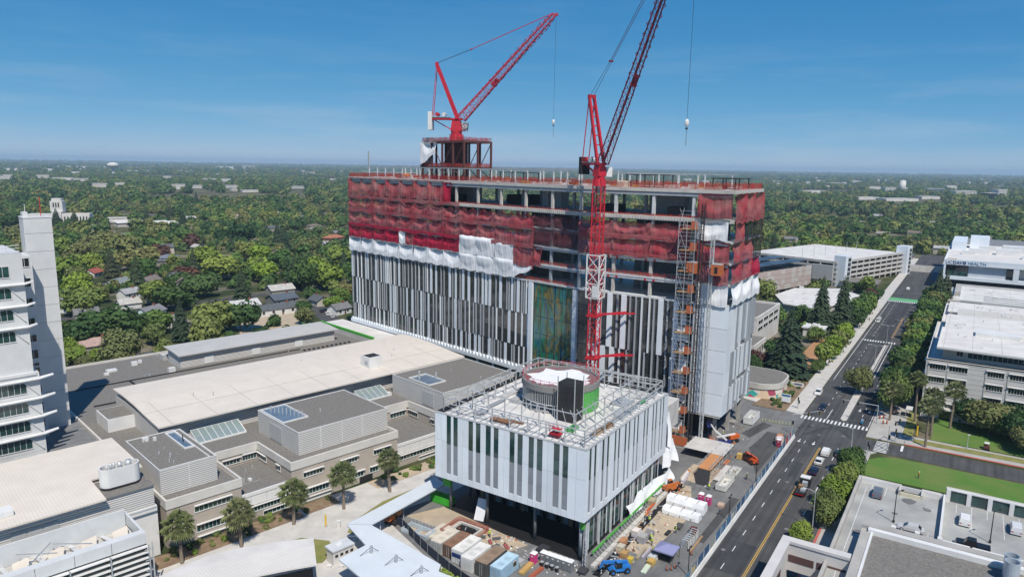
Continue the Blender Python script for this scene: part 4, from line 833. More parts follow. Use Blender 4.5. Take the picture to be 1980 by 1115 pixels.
window(low, FL, 'u', 59, -36.2, -30.4, 0.12, 1.1, 6, 0.3); window(low, FL, 'u', 59.5, 6, 13.4, 0.12, 1.0, 6, 0.3, 'louvre_grey')
window(low, FL, 'u', 75, -38, -34, 6.5, 7.7, 5, 0.4); window(low, FL, 'u', 75, -33.4, -30.1, 6.5, 7.9, 5, 0.4); MB(FL).box(-33.3,-30,74.9,74.99,8.1,9.6).build('white_band','white_metal',low)
window(low, FL, 'v', -29.7, 70.5, 74.2, 6.5, 7.9, 4, 0.4); window(low, FL, 'v', -29.7, 63.6, 65, 6.5, 7.9, 2, 0.4)
window(low, FL, 'v', 14, 70.5, 74.2, 6.5, 7.9, 4, 0.4); window(low, FL, 'v', 14, 63, 64.4, 6.5, 7.9, 2, 0.4); window(low, FL, 'u', 75, 8, 13, 6.5, 7.9, 5, 0.4); MB(FL).box(8,13.5,74.9,74.99,8.1,9.6).build('white_band','white_metal',low)
# louvred roof boxes
def lbox(u0, u1, v0, v1, z0, z1, well=None, doors=()):
    b = MB(FL).box(u0,u1,v0,v1,z0,z1).build('louvre_box','louvre',low)
    MB(FL).box(u0+0.25,u1-0.25,v0+0.25,v1-0.25,z1+0.003,z1+0.05).build('box_roof','gravel',b)
    MB(FL).box(u0-0.05,u1+0.05,v0-0.05,v0+0.12,z1+0.003,z1+0.16).build('box_cap','white_metal',b); MB(FL).box(u0-0.05,u1+0.05,v1-0.12,v1+0.05,z1+0.003,z1+0.16).build('box_cap','white_metal',b)
    MB(FL).box(u0-0.05,u0+0.12,v0+0.13,v1-0.13,z1+0.003,z1+0.16).build('box_cap','white_metal',b); MB(FL).box(u1-0.12,u1+0.05,v0+0.13,v1-0.13,z1+0.003,z1+0.16).build('box_cap','white_metal',b)
    u = u0+5.6
    while u < u1-2: MB(FL).box(u-0.08,u+0.08,v0-0.06,v0-0.005,z0+0.2,z1).build('corner_post','white_metal',b); u += 5.6
    if well:
        a0, a1, b0, b1 = well
        MB(FL).box(a0,a1,b0,b1,z1+0.06,z1+0.1).build('roof_well','glass_blue',b)
        for e in ((a0-0.25,a1+0.25,b0-0.25,b0),(a0-0.25,a1+0.25,b1,b1+0.25),(a0-0.25,a0,b0,b1),(a1,a1+0.25,b0,b1)): MB(FL).box(*e,z1+0.05,z1+0.38).build('well_kerb','white_metal',b)
    for d0, d1, s in doors:
        if s == 'v': MB(FL).box(u0-0.1,u0-0.01,d0,d1,z0+0.3,z1-1.2).build('louvre_door','louvre_grey',b)
        else: MB(FL).box(d0,d1,v0-0.1,v0-0.01,z0+0.3,z1-1.2).build('louvre_door','louvre_grey',b)
    return b
b2 = lbox(-25.9,-1.8,62.1,82.1,9.65,15.0,(-25.4,-19.4,70,81.4),((70,76,'v'),))
for i in range(9): MB(FL).tube(FL(-24+i*0.5,79-i*1.0,15.1),FL(-24+i*0.5,79-i*1.0,16.6),0.16,6).build('vent_pipe','galv',b2)
b1 = lbox(-55.4,-45.5,62.3,82.6,9.65,15.0,(-47.6,-46,70,81)); lbox(-45.6+0.12,-44.2,62.35,82.5,9.66,14.9)
MB(FL).tube(FL(-46.6,74,15.1),FL(-46.6,74,16.8),0.12,6).build('vent_pipe','dark',b1)
b3 = lbox(16,43,62.1,85,9.65,15.0,(15.0+2.4,23,69.8,78.6),((66,71,'v'),))
for i, (du, dv) in enumerate(((1,0),(4.6,-3),(4.9,-2.5))): MB(FL).tube(FL(18.2+du,76.5+dv,15.1),FL(18.2+du,76.5+dv,17.4-i*0.4),0.3-0.08*i,8).build('vent_pipe','shaft',b3)
# sloped skylights
for u0, u1, v0 in ((-40,-28.4,83.4),(4.8,13.6,83),(30,41,84)):
    s = MB(FL); s.add([FL(u0,v0,9.7),FL(u1,v0,9.7),FL(u1,v0,10.1),FL(u0,v0,10.1),FL(u0,v0+4.6,9.7),FL(u1,v0+4.6,9.7),FL(u1,v0+4.6,12.0),FL(u0,v0+4.6,12.0)],((0,1,2,3),(5,4,7,6),(0,3,7,4),(1,5,6,2),(0,4,5,1),(3,2,6,7)))
    so_ = s.build('skylight','white_metal',low); n = int((u1-u0)/1.5)
    for i in range(n):
        a = u0+0.1+(u1-u0-0.2)*i/n; b = a+(u1-u0-0.2)/n-0.12; MB().add([FL(a,v0+0.1,10.16),FL(b,v0+0.1,10.16),FL(b,v0+4.5,11.98),FL(a,v0+4.5,11.98)],((0,1,2,3),)).build('pane','glass_sky',so_)
# big white roof with a fold near its front edge
def strip_roof(name, prof, u0, u1, m, th=0.35, parent=low):
    g = MB(FL); n = len(prof); P = []
    for u in (u0, u1):
        for v, z in prof: P.append(FL(u,v,z))
        for v, z in prof: P.append(FL(u,v,z-th))
    F = []
    for i in range(n-1): F += [[i, 2*n+i, 2*n+i+1, i+1], [n+i, n+i+1, 3*n+i+1, 3*n+i], [i, i+1, n+i+1, n+i], [2*n+i+1, 2*n+i, 3*n+i, 3*n+i+1]]
    F += [[0, n, 3*n, 2*n], [n-1, 3*n-1, 4*n-1, 2*n-1][::1]]
    g.add(P, F); return g.build(name, m, parent)
strip_roof('white_roof', [(87.2,14.7),(97.2,15.3),(104,15.9),(112,16.15),(120.5,16.0)], -47.2, 45.5, 'seam_L')
for v, z in ((97.2,15.33),): MB(FL).box(-47.1,45.4,v-0.05,v+0.05,z-0.02,z+0.02).build('roof_fold','concrete',low)
MB(FL).box(-46.8,45,89.4,120,9.65,14.3).build('roof_hall_wall','louvre',low)
MB(FL).box(-46.9,45.2,88.0,89.38,13.6,14.3).build('soffit','steel_grey',low)
bx = MB(FL).box(14.2,18.8,94,98.4,15.1,18.4).build('vent_box','white_metal',low); MB(FL).box(14.6,18.4,94.4,98.0,18.41,18.44).build('vent_opening','dark',bx); MB(FL).box(14.13,14.19,94.8,96.4,16,17.2).build('vent_grille','louvre_grey',bx)
# rear hall, roof walks and kit
MB(FL).box(-19.6,36,150.2,160.6,9.65,13.6).build('rear_hall_wall','louvre',low)
strip_roof('rear_hall_roof', [(149,14.0),(155,14.5),(162,14.7)], -20.4, 37, 'roof_grey')
for i in range(3): MB(FL).box(-12+i*16,-9+i*16,150.05,150.18,9.8,12.2).build('hall_door','white_metal',low)
for i in range(22): MB(FL).box(20+(i%11)*1.8,20.7+(i%11)*1.8,140+(i//11)*3.4,141+(i//11)*3.4,9.64,10.0).build('roof_block','dark',low)
for a in ((-50,-16,128,128.5),(-50,20,146.4,146.8),(-36,-35.5,129,146)): MB(FL).box(*a,9.64,9.9).build('roof_gutter','black',low)
for u, v, w, h in ((-38,160,2,0.6),(-30,163,1.2,1.2),(-24,147.5,1.4,1.4),(-27.5,165,0.8,1.0)): MB(FL).box(u,u+w*1.4,v,v+w,9.64,9.64+h).build('roof_unit','white_metal',low)
MB(FL).box(-20.5,-3,163,166,9.64,11.4).build('roof_plinth','louvre_grey',low); 
MB(FL).box(-52.8,-46.2,105.6,115,9.65,12.9).build('lift_overrun','white_metal',low); MB(FL).box(-52.5,-46.5,105.9,114.7,12.91,12.95).build('box_roof','gravel',low)
# small things on the roofs: vents, pipes, drains, patches
rq = random.Random(17)
for i in range(70):
    z_ = 9.63
    if i < 34: u, v = rq.uniform(-54,42), rq.uniform(122,172)
    elif i < 44: u, v = rq.uniform(-54,42), rq.uniform(83,87)
    elif i < 50: u, v, z_ = rq.uniform(-39,-31), rq.uniform(61,73), 5.83
    elif i < 62: u, v, z_ = rq.choice((rq.uniform(-18,-3),rq.uniform(-54,-50),rq.uniform(26,41))), rq.uniform(64,80), 15.06
    else: u, v, z_ = rq.uniform(-45,43), rq.uniform(99,118), 15.6
    if -21 < u < 37 and 148 < v < 163: continue
    k = rq.random()
    if z_ == 15.6: MB(FL).tube(FL(u,v,15.2),FL(u,v,16.6),0.12,8).build('roof_vent','galv',low)
    elif k < 0.45: MB(FL).tube(FL(u,v,z_),FL(u,v,z_+rq.uniform(.3,.9)),rq.uniform(.08,.22),8).build('roof_vent','galv',low)
    elif k < 0.65: w = rq.uniform(.5,1.3); MB(FL).box(u,u+w,v,v+w*rq.uniform(.7,1.5),z_,z_+rq.uniform(.3,.9)).build('roof_unit','white_metal',low)
    elif k < 0.8: MB(FL).bar(FL(u,v,z_+0.12),FL(u+rq.uniform(2,7),v,z_+0.12),0.1).build('roof_pipe','galv',low)
    else: w = rq.uniform(1,3.5); MB(FL).box(u,u+w,v,v+w*0.6,z_-0.005,z_+0.012).build('roof_patch','concrete_dark',low)
for i in range(9): u = -44+i*10.2; MB().add([FL(u,87.3,14.74),FL(u+0.12,87.3,14.74),FL(u+0.12,97.1,15.335),FL(u,97.1,15.335)],((0,1,2,3),)).build('roof_seam','concrete',low); MB().add([FL(u,97.3,15.34),FL(u+0.12,97.3,15.34),FL(u+0.12,104,15.92),FL(u,104,15.92)],((0,1,2,3),)).build('roof_seam','concrete',low)
# two plain grey-roofed blocks behind
bk = thing('office_block', 'plain low block with flat grey roof behind the louvred rear hall', 'building', FL(0,180)); MB(FL).box(-8,22,176,186.5,0,8.4).build('wall','beige',bk); MB(FL).box(-7.6,21.6,176.4,186.1,8.41,8.5).build('roof','gravel',bk)
for i in range(5): MB(FL).tube(FL(-4+i*5,181,8.5),FL(-4+i*5,181,9.3),0.3,8).build('roof_vent','white_metal',bk)
bk2 = thing('office_block', 'smaller low block with flat grey roof and bare side wall behind the rear parapet', 'building', FL(-20,180)); MB(FL).box(-24,-8.6,174,183,0,7.2).build('wall','beige',bk2); MB(FL).box(-23.6,-9,174.4,182.6,7.21,7.3).build('roof','gravel',bk2)
# ================================================================ left wing with white roof, oval flue and glass front
lwg = thing('glass_fronted_wing', 'white-roofed wing with an oval flue housing and sun-louvred glass front', 'building', FL(-72,60))
def bl(name, u0, u1, v0, v1, z0, z1, m, p=None): return MB(FL).box(u0,u1,v0,v1,z0,z1).build(name, m, p or lwg)
bl('wall',-130,-57.6,58,86,0,10.2,'white_metal'); bl('louvre_wall',-130,-57.9,58.3,86,10.25,14.3,'louvre')
strip_roof('white_roof', [(56.8,14.8),(66.4,15.2)], -130, -66.3, 'seam_L', 0.3, lwg); strip_roof('white_roof', [(66.42,15.2),(76,15.4),(86,15.4)], -130, -57.2, 'seam_L', 0.3, lwg)
bl('soffit',-130,-66.4,57.2,58.28,13.9,14.45,'steel_grey'); bl('flue_deck',-66.2,-57.7,57.9,66.3,14.31,14.4,'gravel')
for k in range(3): bl('louvre_door',-80.6+k*2.4,-78.4+k*2.4,58.18,58.28,10.9,12.8,'louvre_grey')
fl = MB(); cu, cv = -62.4, 62.3; n = 28
def oval(r, ru, z): 
    out = []
    for i in range(n):
        a = 2*pi*i/n; c_, s_ = cos(a), sin(a); du = ru*(1 if c_ > 0 else -1)*(1 if abs(c_) > 1e-6 else 0); out.append(FL(cu+du+r*c_, cv+r*s_, z))
    return out
A = oval(1.55,1.9,14.9)+oval(1.55,1.9,18.4)+oval(1.3,1.9,18.4)+oval(1.3,1.9,17.2)
fl.add(A, [[i,(i+1)%n,n+(i+1)%n,n+i] for i in range(n)]+[[n+i,n+(i+1)%n,2*n+(i+1)%n,2*n+i] for i in range(n)]+[[2*n+i,2*n+(i+1)%n,3*n+(i+1)%n,3*n+i] for i in range(n)])
fo = fl.build('flue_housing','white_metal',lwg); MB().add(oval(1.3,1.9,17.25),[list(range(n))]).build('housing_floor','dark',fo); MB().add(oval(1.5,1.9,14.42)+oval(1.5,1.9,14.88),[[i,(i+1)%n,n+(i+1)%n,n+i] for i in range(n)]).build('housing_base','dark',fo)
for du, dv, r, h in ((1.6,0,0.55,1.7),(0.2,0.3,0.35,1.6),(-0.9,0,0.18,1.9),(-1.4,0.2,0.18,1.8),(-2.1,-0.3,0.12,1.7)): MB().tube(FL(cu+du,cv+dv,17.2),FL(cu+du,cv+dv,17.2+h),r,10).build('flue_pipe','galv',fo,smooth=True)
bl('roof_hatch',-83,-79.5,60.5,63.2,15.0,15.9,'white_metal')
# glass front block
bl('front_block',-130,-63.2,47.6,57.9,0,8.1,'concrete_light')
for k, (z0, z1) in enumerate(((9.0,11.0),)):
    for j in range(12): bl('front_panel',-129+j*5.5,-123.6+j*5.5,47.0,47.35,z0,z1,'band_pale')
bl('side_panel',-63.5,-63.1,47.4,57.9,9.0,11.0,'band_pale'); bl('back_panel',-130,-63.6,56.6,57.0,8.15,11.9,'band_pale'); bl('parapet_top',-130,-63.1,47.36,48.9,10.2,10.9,'band_pale')
bl('dark_rail',-130,-58,57.05,57.25,10.1,10.35,'steel_grey')
for j in range(9):
    u = -108+j*5; m_ = MB(); m_.add([FL(u,48.9,10.3),FL(u+0.7,48.9,10.3),FL(u+0.7,56.5,8.3),FL(u,56.5,8.3),FL(u,48.9,10.0),FL(u+0.7,48.9,10.0),FL(u+0.7,56.5,8.1),FL(u,56.5,8.1)],((0,1,2,3),(7,6,5,4),(0,4,5,1),(1,5,6,2),(2,6,7,3),(3,7,4,0))); m_.build('court_beam','white_metal',lwg)
    MB().quad(FL(u+1.0,49.4,8.25),FL(u+3.0,50.2,8.6),FL(u+4.2,55,9.5),FL(u+1.8,55.6,8.7)).build('court_shade','roof_white',lwg)
for (a, b) in (((-80,50),(-75.6,55.5)),((-75.4,55.5),(-70.6,50.4)),((-80.5,55.6),(-75.6,51))): MB().bar(FL(*a,10.2),FL(*b,10.5),0.14).build('court_tie','steel_grey',lwg)
for k in range(8):
    z = 8.6-k*1.05
    if z > 0.4: 
        for j in range(11): bl('sun_louvre',-129+j*6,-123.1+j*6,46.2,46.95,z,z+0.18,'white_metal')
for j in range(11): bl('glazing',-129+j*6,-123.1+j*6,47.35,47.55,0.1,8.9,'glass_green')
for j in range(11): bl('mullion',-123.06+j*6,-122.9+j*6,46.1,46.3,0,9,'steel_grey')
for z in (2,4,6,8): bl('edge_frame',-63.6,-62.2,46.4,46.55,z,z+0.15,'galv')
bl('edge_frame',-62.4,-62.2,46.4,46.6,0,9.2,'galv'); bl('edge_glazing',-63.15,-63.05,47.0,49.6,0.2,8.8,'glass_green')
# ================================================================ white hospital tower at the left edge
wt = thing('white_tower', 'tall white tiled tower with curved sunshades and a blank lift slab, at the left edge', 'building', FL(-80,110))
TV, TU = 101.5, -66.4
def wb(name, u0, u1, v0, v1, z0, z1, m, p=None): return MB(FL).box(u0,u1,v0,v1,z0,z1).build(name, m, p or wt)
wb('wall',-120,TU,TV,121,0,28.6,'tile'); wb('wall',-120,TU-0.9,TV+0.3,121,28.62,55.0,'tile'); wb('stair_wall',TU+0.02,-63.52,113,121,0,53,'tile'); wb('roof_ledge',-120,TU-0.5,TV-0.3,108,28.2,28.8,'white_metal')
wb('lift_slab',-63.5,-57.8,118,122.4,0,61.2,'tile'); wb('slab_cap',-63.6,-57.7,117.9,122.5,61.2,61.5,'white_metal')
MB(FL).bar(FL(-59.5,120,61.5),FL(-59.5,120,66),0.14).build('aviation_mast','crane_red',wt); MB(FL).box(-63.3,-62.3,119,121,61.5,62.6).build('roof_cabinet','white_metal',wt); MB(FL).bar(FL(-62.6,120,62.6),FL(-62.6,120,64.4),0.1).build('aerial','white_metal',wt)
wb('plinth',-70,-56,95,124,0,9.6,'concrete_dark')
for k, z in enumerate((11.6,15.7,19.9,24.3,36.0,40.7,45.4,50.0)):
    hi = z > 30; e = TU-(0.9 if hi else 0); v0 = TV+(0.3 if hi else 0)
    if k < 7:
        tip = 2.7 if not hi else 1.6
        for a, b, da, db, za, zb in ((e-30,e-8,1.0,1.0,0,0),(e-8,e,1.0,0.9,0,0.05),(e,e+tip,0.9,0.15,0.05,0.35)):
            b_ = b-0.01; y1 = v0-0.02 if b <= e else v0+0.4
            P8 = [FL(a,v0-da,z+3.0+za),FL(b_,v0-db,z+3.0+zb),FL(b_,y1,z+3.12+zb),FL(a,y1,z+3.12+za)]; MB().add(P8+[q-Vector((0,0,0.22)) for q in P8],((0,1,2,3),(7,6,5,4),(0,4,5,1),(1,5,6,2),(2,6,7,3),(3,7,4,0))).build('sunshade','white_metal',wt)
        MB().bar(FL(e-3.4,v0-0.1,z+2.9),FL(e-0.5,v0-0.25,z-0.5),0.16).build('tie_rod','white_metal',wt)
    window(wt, FL, 'u', v0, e-16, e-2.6, z, z+2.3, 12, 0, 'glass_green')
    window(wt, FL, 'u', 113, TU+0.5, TU+2.3, z+0.6, z+2.5, 2, 0, 'glass')
    window(wt, FL, 'u', 113, TU+0.5, TU+2.3, z+2.9, z+3.6, 2, 0, 'glass') if k in (3,) else None
window(wt, FL, 'u', 113, TU+0.5, TU+2.3, 29, 31, 2, 0, 'glass'); window(wt, FL, 'u', 113, TU+0.5, TU+2.3, 33, 34.6, 2, 0, 'glass')
for z in (55.4,56.0,56.6): wb('roof_rail',-120,TU-1.2,TV+0.4,TV+0.52,z,z+0.12,'white_metal')
for j in range(13): wb('roof_rail_post',-118+j*4,-117.9+j*4,TV+0.4,TV+0.5,55.0,56.7,'white_metal')
for k in range(13): wb('tile_joint',-63.4,-57.85,117.96,117.995,6+k*4.3,6.07+k*4.3,'concrete'); wb('tile_joint',-57.795,-57.76,118.1,122.3,6+k*4.3,6.07+k*4.3,'concrete')
for z in (10.6,14.6,18.9,23.2,27.4): wb('tile_joint',-90,TU-0.1,TV-0.02,TV-0.003,z,z+0.06,'concrete')
# ================================================================ buildings along the street, right of the tower
def BBx(p, name, u0, u1, v0, v1, z0, z1, m, fr=FB, color=None): return MB(fr).box(u0,u1,v0,v1,z0,z1).build(name, m, p, color=color)
def edge(p, fr, u0, u1, v0, v1, z, h=0.9, t=0.4, m='band', name='parapet'):
    BBx(p,name,u0-0.06,u0+t,v0-0.06,v1+0.06,z-0.25,z+h,m,fr); BBx(p,name,u1-t,u1+0.06,v0-0.06,v1+0.06,z-0.25,z+h,m,fr); BBx(p,name,u0+t+0.003,u1-t-0.003,v0-0.06,v0+t,z-0.25,z+h,m,fr); BBx(p,name,u0+t+0.003,u1-t-0.003,v1-t,v1+0.06,z-0.25,z+h,m,fr)
rb = thing('campus_building', 'pale panelled building with bay windows and white roof beyond the street palms', 'building', FB(165,-70))
BBx(rb,'wall',134,199,-110,-48,0,18.2,'pale'); edge(rb,FB,134,199,-110,-48,18.2,0.5); BBx(rb,'terrace',134.5,198.5,-109.5,-48.5,18.2,18.3,'membrane')
for z in [1.6+i*1.55 for i in range(11)]: BBx(rb,'course_joint',133.965,133.998,-109.9,-48.1,z-0.03,z+0.03,'concrete')
for k, (a, b) in enumerate(((-53.3,-49.1),(-58.9,-54.2),(-68.0,-63.9),(-73.6,-69.4),(-82,-77.6),(-87.6,-83.3))):
    for z0 in (16.0,12.0,8.0,4.0):
        window(rb,FB,'v',134,a,b,z0-0.5,z0+1.3,6,0.5,'glass'); 
    BBx(rb,'bay_pier',133.85,133.99,b+0.1,b+0.5,2,17.6,'concrete_light')
for a in range(136,196,9): window(rb,FB,'u',-48,a,a+4.5,15.6,17.3,5,0.4,'glass',out=1); window(rb,FB,'u',-48,a,a+4.5,11.6,13.3,5,0.4,'glass',out=1)
BBx(rb,'dark_band',133.9,133.99,-110,-48,18.3,18.6,'dark')
BBx(rb,'upper_wall',137.5,165.5,-110,-52,18.35,22.1,'beige'); window(rb,FB,'v',137.5,-76,-58.5,19.6,21.6,14,0,'glass_green'); window(rb,FB,'v',137.5,-57.2,-55.6,19.8,21.6,2,0,'dark')
BBx(rb,'white_roof',133.2,167,-112,-50.4,22.15,22.6,'membrane'); edge(rb,FB,133.2,167,-112,-50.4,22.6,0.25,0.3,'white_metal','roof_edge')
BBx(rb,'upper_wall',170,197,-110,-53,18.35,21.6,'beige'); BBx(rb,'white_roof',168,199.5,-110,-51,21.65,22.0,'membrane')
BBx(rb,'skylight_bar',158,164,-72,-60,22.62,23.8,'white_metal'); BBx(rb,'roof_tray',134.6,137,-109,-49.5,18.31,18.36,'glass_blue')
BBx(rb,'door',133.8,133.98,-56,-53,0.2,3.6,'glass'); BBx(rb,'door_canopy',131.5,134,-57,-52,3.7,4.0,'concrete_light')
rb2 = thing('campus_building', 'white-roofed building with a grey roof screen, behind the pale panelled one', 'building', FB(225,-80))
BBx(rb2,'wall',203,246,-120,-50,0,17.6,'beige'); BBx(rb2,'white_roof',202,247,-121,-49.2,17.65,18.2,'membrane'); edge(rb2,FB,202,247,-121,-49.2,18.2,0.4,0.35,'white_metal','roof_edge')
BBx(rb2,'penthouse',200.6,218,-112,-54,18.25,21.4,'beige'); BBx(rb2,'white_roof',219,245,-118,-50.4,19.4,19.8,'membrane'); BBx(rb2,'penthouse_wall',219.5,244.5,-117,-51,18.25,19.35,'concrete_light')
window(rb2,FB,'v',200.6,-74,-62,18.9,20.9,7,0,'glass_green'); BBx(rb2,'screen',200.45,200.55,-61.5,-54.5,18.6,20.9,'louvre_grey')
BBx(rb2,'screen',246,247.4,-95,-62,18.3,20.2,'louvre_grey')
for i in range(7): BBx(rb2,'roof_unit',224+(i%3)*6,226+(i%3)*6,-60-i*7,-58-i*7,19.82,20.6,'white_metal')
rb3 = thing('campus_building', 'white flat-roofed block with a long slatted roof screen', 'building', FB(300,-80))
BBx(rb3,'wall',282,330,-120,-54,0,14.4,'concrete_light'); BBx(rb3,'white_roof',281.5,330.5,-121,-53.5,14.45,14.9,'membrane'); edge(rb3,FB,281.5,330.5,-121,-53.5,14.9,0.5,0.4,'white_metal','roof_edge')
for k in range(3): BBx(rb3,'screen_rail',283,283.3,-100,-63,15.6+k*0.9,15.9+k*0.9,'steel_grey')
rb4 = thing('terraced_podium', 'stepped white podium with planted terraces below the sign-fronted building', 'building', FB(365,-80))
BBx(rb4,'podium',345,398,-130,-47,0,5.2,'concrete_light'); BBx(rb4,'podium_step',362,398,-130,-50,5.21,7.6,'concrete'); BBx(rb4,'glazed_band',344.8,344.98,-130,-58,1,4.2,'glass'); BBx(rb4,'glazed_band',344.8,344.98,-57,-48,2,4.2,'glass_green')
BBx(rb4,'terrace',345.5,361.5,-129,-48,5.21,5.3,'membrane'); BBx(rb4,'roof_planting',350,356,-120,-60,5.31,6.0,'leaf_low')
# building with the big blue sign
uc = thing('sign_fronted_building', 'white building with a boxed-out upper storey carrying a large blue sign', 'building', FB(470,-70))
BBx(uc,'wall',432,560,-150,-43,0,17.6,'concrete_light'); BBx(uc,'lower_glazing',428,431.8,-140,-46,0.2,6.4,'glass')
BBx(uc,'frame_top',424.6,431.8,-150,-41.4,16.2,19.0,'panel_white'); BBx(uc,'frame_bottom',424.6,431.8,-150,-41.4,6.6,8.8,'panel_white'); BBx(uc,'frame_end',424.7,431.8,-82,-79,8.85,16.15,'panel_white'); BBx(uc,'frame_end',424.7,431.8,-42.6,-41.5,8.85,16.15,'panel_white')
BBx(uc,'front_panel',427,427.4,-75.4,-55.2,8.85,16.15,'panel_grey_light')
for k in range(6): BBx(uc,'curtain_pane',426.6,426.8,-55-0.0+k*2.05,-53.1+k*2.05,8.9,12.3,'glass_green'); BBx(uc,'curtain_pane',426.6,426.8,-55+k*2.05,-53.1+k*2.05,12.4,16.1,'glass')
for k in range(3): BBx(uc,'curtain_pane',426.6,426.8,-78.8,-75.6,8.9+k*2.4,11.2+k*2.4,'glass')
BBx(uc,'roof',424.7,560,-150,-41.5,19.02,19.1,'membrane'); edge(uc,FB,424.6,560,-150,-41.4,19.1,0.7,0.5,'panel_white')
BBx(uc,'lift_tower',520,536,-66,-54,19.1,28,'panel_white'); BBx(uc,'roof_screen',470,552,-96,-95,19.1,23,'panel_white'); BBx(uc,'roof_screen',552,553,-96,-46,19.1,24,'panel_grey'); BBx(uc,'rear_block',500,556,-52,-43,19.1,25,'panel_white')
for i, (u, v, w, l, h) in enumerate(((480,-84,8,14,4),(482,-66,7,12,3),(500,-90,14,16,4.5),(470,-58,5,8,2.4),(505,-70,8,10,3),(460,-90,6,6,2))): BBx(uc,'roof_plant',u,u+w,v,v+l,19.12,19.12+h,'white_metal')
BBx(uc,'wood_deck',428,432.5,-48,-43,19.12,19.5,'ply'); BBx(uc,'wood_deck',445,500,-102,-98,19.12,19.4,'ply')
def lettering(parent, txt, origin, xdir, size, m, name, ydir=Vector((0,0,1)), bold=0.0):
    cu = bpy.data.curves.new(name, 'FONT'); cu.body = txt; cu.size = size; cu.extrude = 0.04; cu.offset = bold
    tmp = bpy.data.objects.new(name, cu); col.objects.link(tmp); bpy.context.view_layer.update()
    me = bpy.data.meshes.new_from_object(tmp); col.objects.unlink(tmp); bpy.data.objects.remove(tmp)
    x = xdir.normalized(); y = ydir.normalized(); z = x.cross(y); me.transform(Matrix(((x.x,y.x,z.x,0),(x.y,y.y,z.y,0),(x.z,y.z,z.z,0),(0,0,0,1)))); me.materials.clear(); me.materials.append(M[m])
    o = bpy.data.objects.new(name, me); col.objects.link(o); o.parent = parent; o.location = origin-parent_off(parent)
    return o, max((v.co.dot(x) for v in me.vertices), default=0)

rgt = -FB.V
p0 = FB(424.5,-42.2,16.75); o_, w_ = lettering(uc,'UC',p0,rgt,2.7,'sign_blue','sign_letters'); o2_, w2_ = lettering(uc,'DAVIS',p0+rgt*(w_+0.35),rgt,2.7,'sign_blue','sign_letters',bold=0.08); lettering(uc,'HEALTH',p0+rgt*(w_+w2_+1.1),rgt,2.7,'sign_teal','sign_letters',bold=0.02)
# ---- multi-storey car park and its screened neighbour
FC = Fr(FB(387,16.8), 50.7)
stripes('screen_red', (0.55,0.51,0.47), (0.30,0.14,0.11), 0.75, tuple(FC.U), duty=0.6, bump=0.5); stripes('screen_pale', (0.58,0.55,0.51), (0.36,0.30,0.27), 0.6, tuple(FC.U), duty=0.6, bump=0.5)
gp = thing('parking_garage', 'pale four-deck parking garage with two white stair towers', 'garage', FC(50,30))
for k in range(5):
    z = 2.6+k*3.2 if k else 2.6
    BBx(gp,'deck',0.5,104,0.3,70,z-0.3,z,'concrete',FC)
    BBx(gp,'spandrel',10,100,-0.05,0.28,z-0.45,z+1.15,'concrete_light',FC); BBx(gp,'spandrel',-0.05,0.28,0.3,70,z-0.45,z+1.15,'concrete_light',FC)
for i in range(11): BBx(gp,'pier',10+i*9,10.9+i*9,-0.12,0.3,0,16.5,'concrete_light',FC)
for i in range(8): BBx(gp,'pier',-0.12,0.3,2+i*9,2.8+i*9,0,16.5,'concrete_light',FC)
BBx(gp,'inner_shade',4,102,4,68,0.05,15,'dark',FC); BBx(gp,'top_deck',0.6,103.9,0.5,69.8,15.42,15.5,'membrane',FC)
for u0, u1, v0, v1, h in ((1.5,9.6,-4.6,3,20.3),(100,108,-3,5,20.8)):
    t_ = BBx(gp,'stair_tower',u0,u1,v0,v1,0,h,'panel_white',FC)
    for k in range(6): window(gp,FC,'u',v0,u0+3.4,u1-0.8,1+k*3.1,3.5+k*3.1,2,0,'glass'); 
BBx(gp,'metal_screen',-1.4,-0.3,2,16,3.6,13.6,'louvre_grey',FC)
for i in range(6): MB(FC).bar(FC(10+i*16,30,15.5),FC(10+i*16,30,22),0.2).build('deck_light','galv',gp)
g2 = thing('parking_garage', 'older parking garage faced with slatted red and white screens, solar canopies on top', 'garage', FC(-50,20))
for k in range(4): BBx(g2,'deck',-84,-20,7.2,40,3.4+k*3.4,3.7+k*3.4,'concrete',FC)
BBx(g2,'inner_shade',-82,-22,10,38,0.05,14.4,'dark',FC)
for i in range(8): BBx(g2,'pier',-83+i*8.8,-82.2+i*8.8,7.3,8,0,15,'concrete',FC)
rg = random.Random(9)
for k in range(4):
    for i in range(16):
        u = -84+i*4.0; BBx(g2,'screen_panel',u,u+3.9,6.6,6.85,2.6+k*3.15,5.6+k*3.15,'screen_red' if rg.random() < 0.5 else 'screen_pale',FC)
for u0, u1 in ((-82,-62),(-60,-40),(-38,-22)): 
    for v0 in (10, 24): BBx(g2,'solar_canopy',u0,u1,v0,v0+9,17.4+0.03*v0,17.7+0.03*v0,'solar',FC)
    for u in (u0+2, u1-2): BBx(g2,'canopy_post',u,u+0.4,19,19.4,14.5,17.7,'steel_grey',FC)
ww = thing('white_pavilion_block', 'low white-roofed block with cluttered roof between the tall pines and the garages', 'building', FB(315,12))
MB(FB).prism([(272,9),(300,-4),(328,-4),(346,8),(330,30),(300,34),(276,24)],0,4.6).build('wall','concrete_light',ww); MB(FB).prism([(271,9),(300,-5),(329,-5),(347,8),(331,31),(300,35),(275,25)],4.65,5.2).build('roof','membrane',ww)
for i in range(16): u, v = rg.uniform(282,332), rg.uniform(2,26); BBx(ww,'roof_unit',u,u+rg.uniform(1,3),v,v+rg.uniform(1,3),5.2,5.2+rg.uniform(0.4,1.4),'white_metal')
sh = thing('shade_structure', 'flat grey-roofed pavilion in front of the pale parking garage', 'pavilion', FB(395,2)); BBx(sh,'roof',385,408,-8,14,4.0,4.4,'gravel'); 
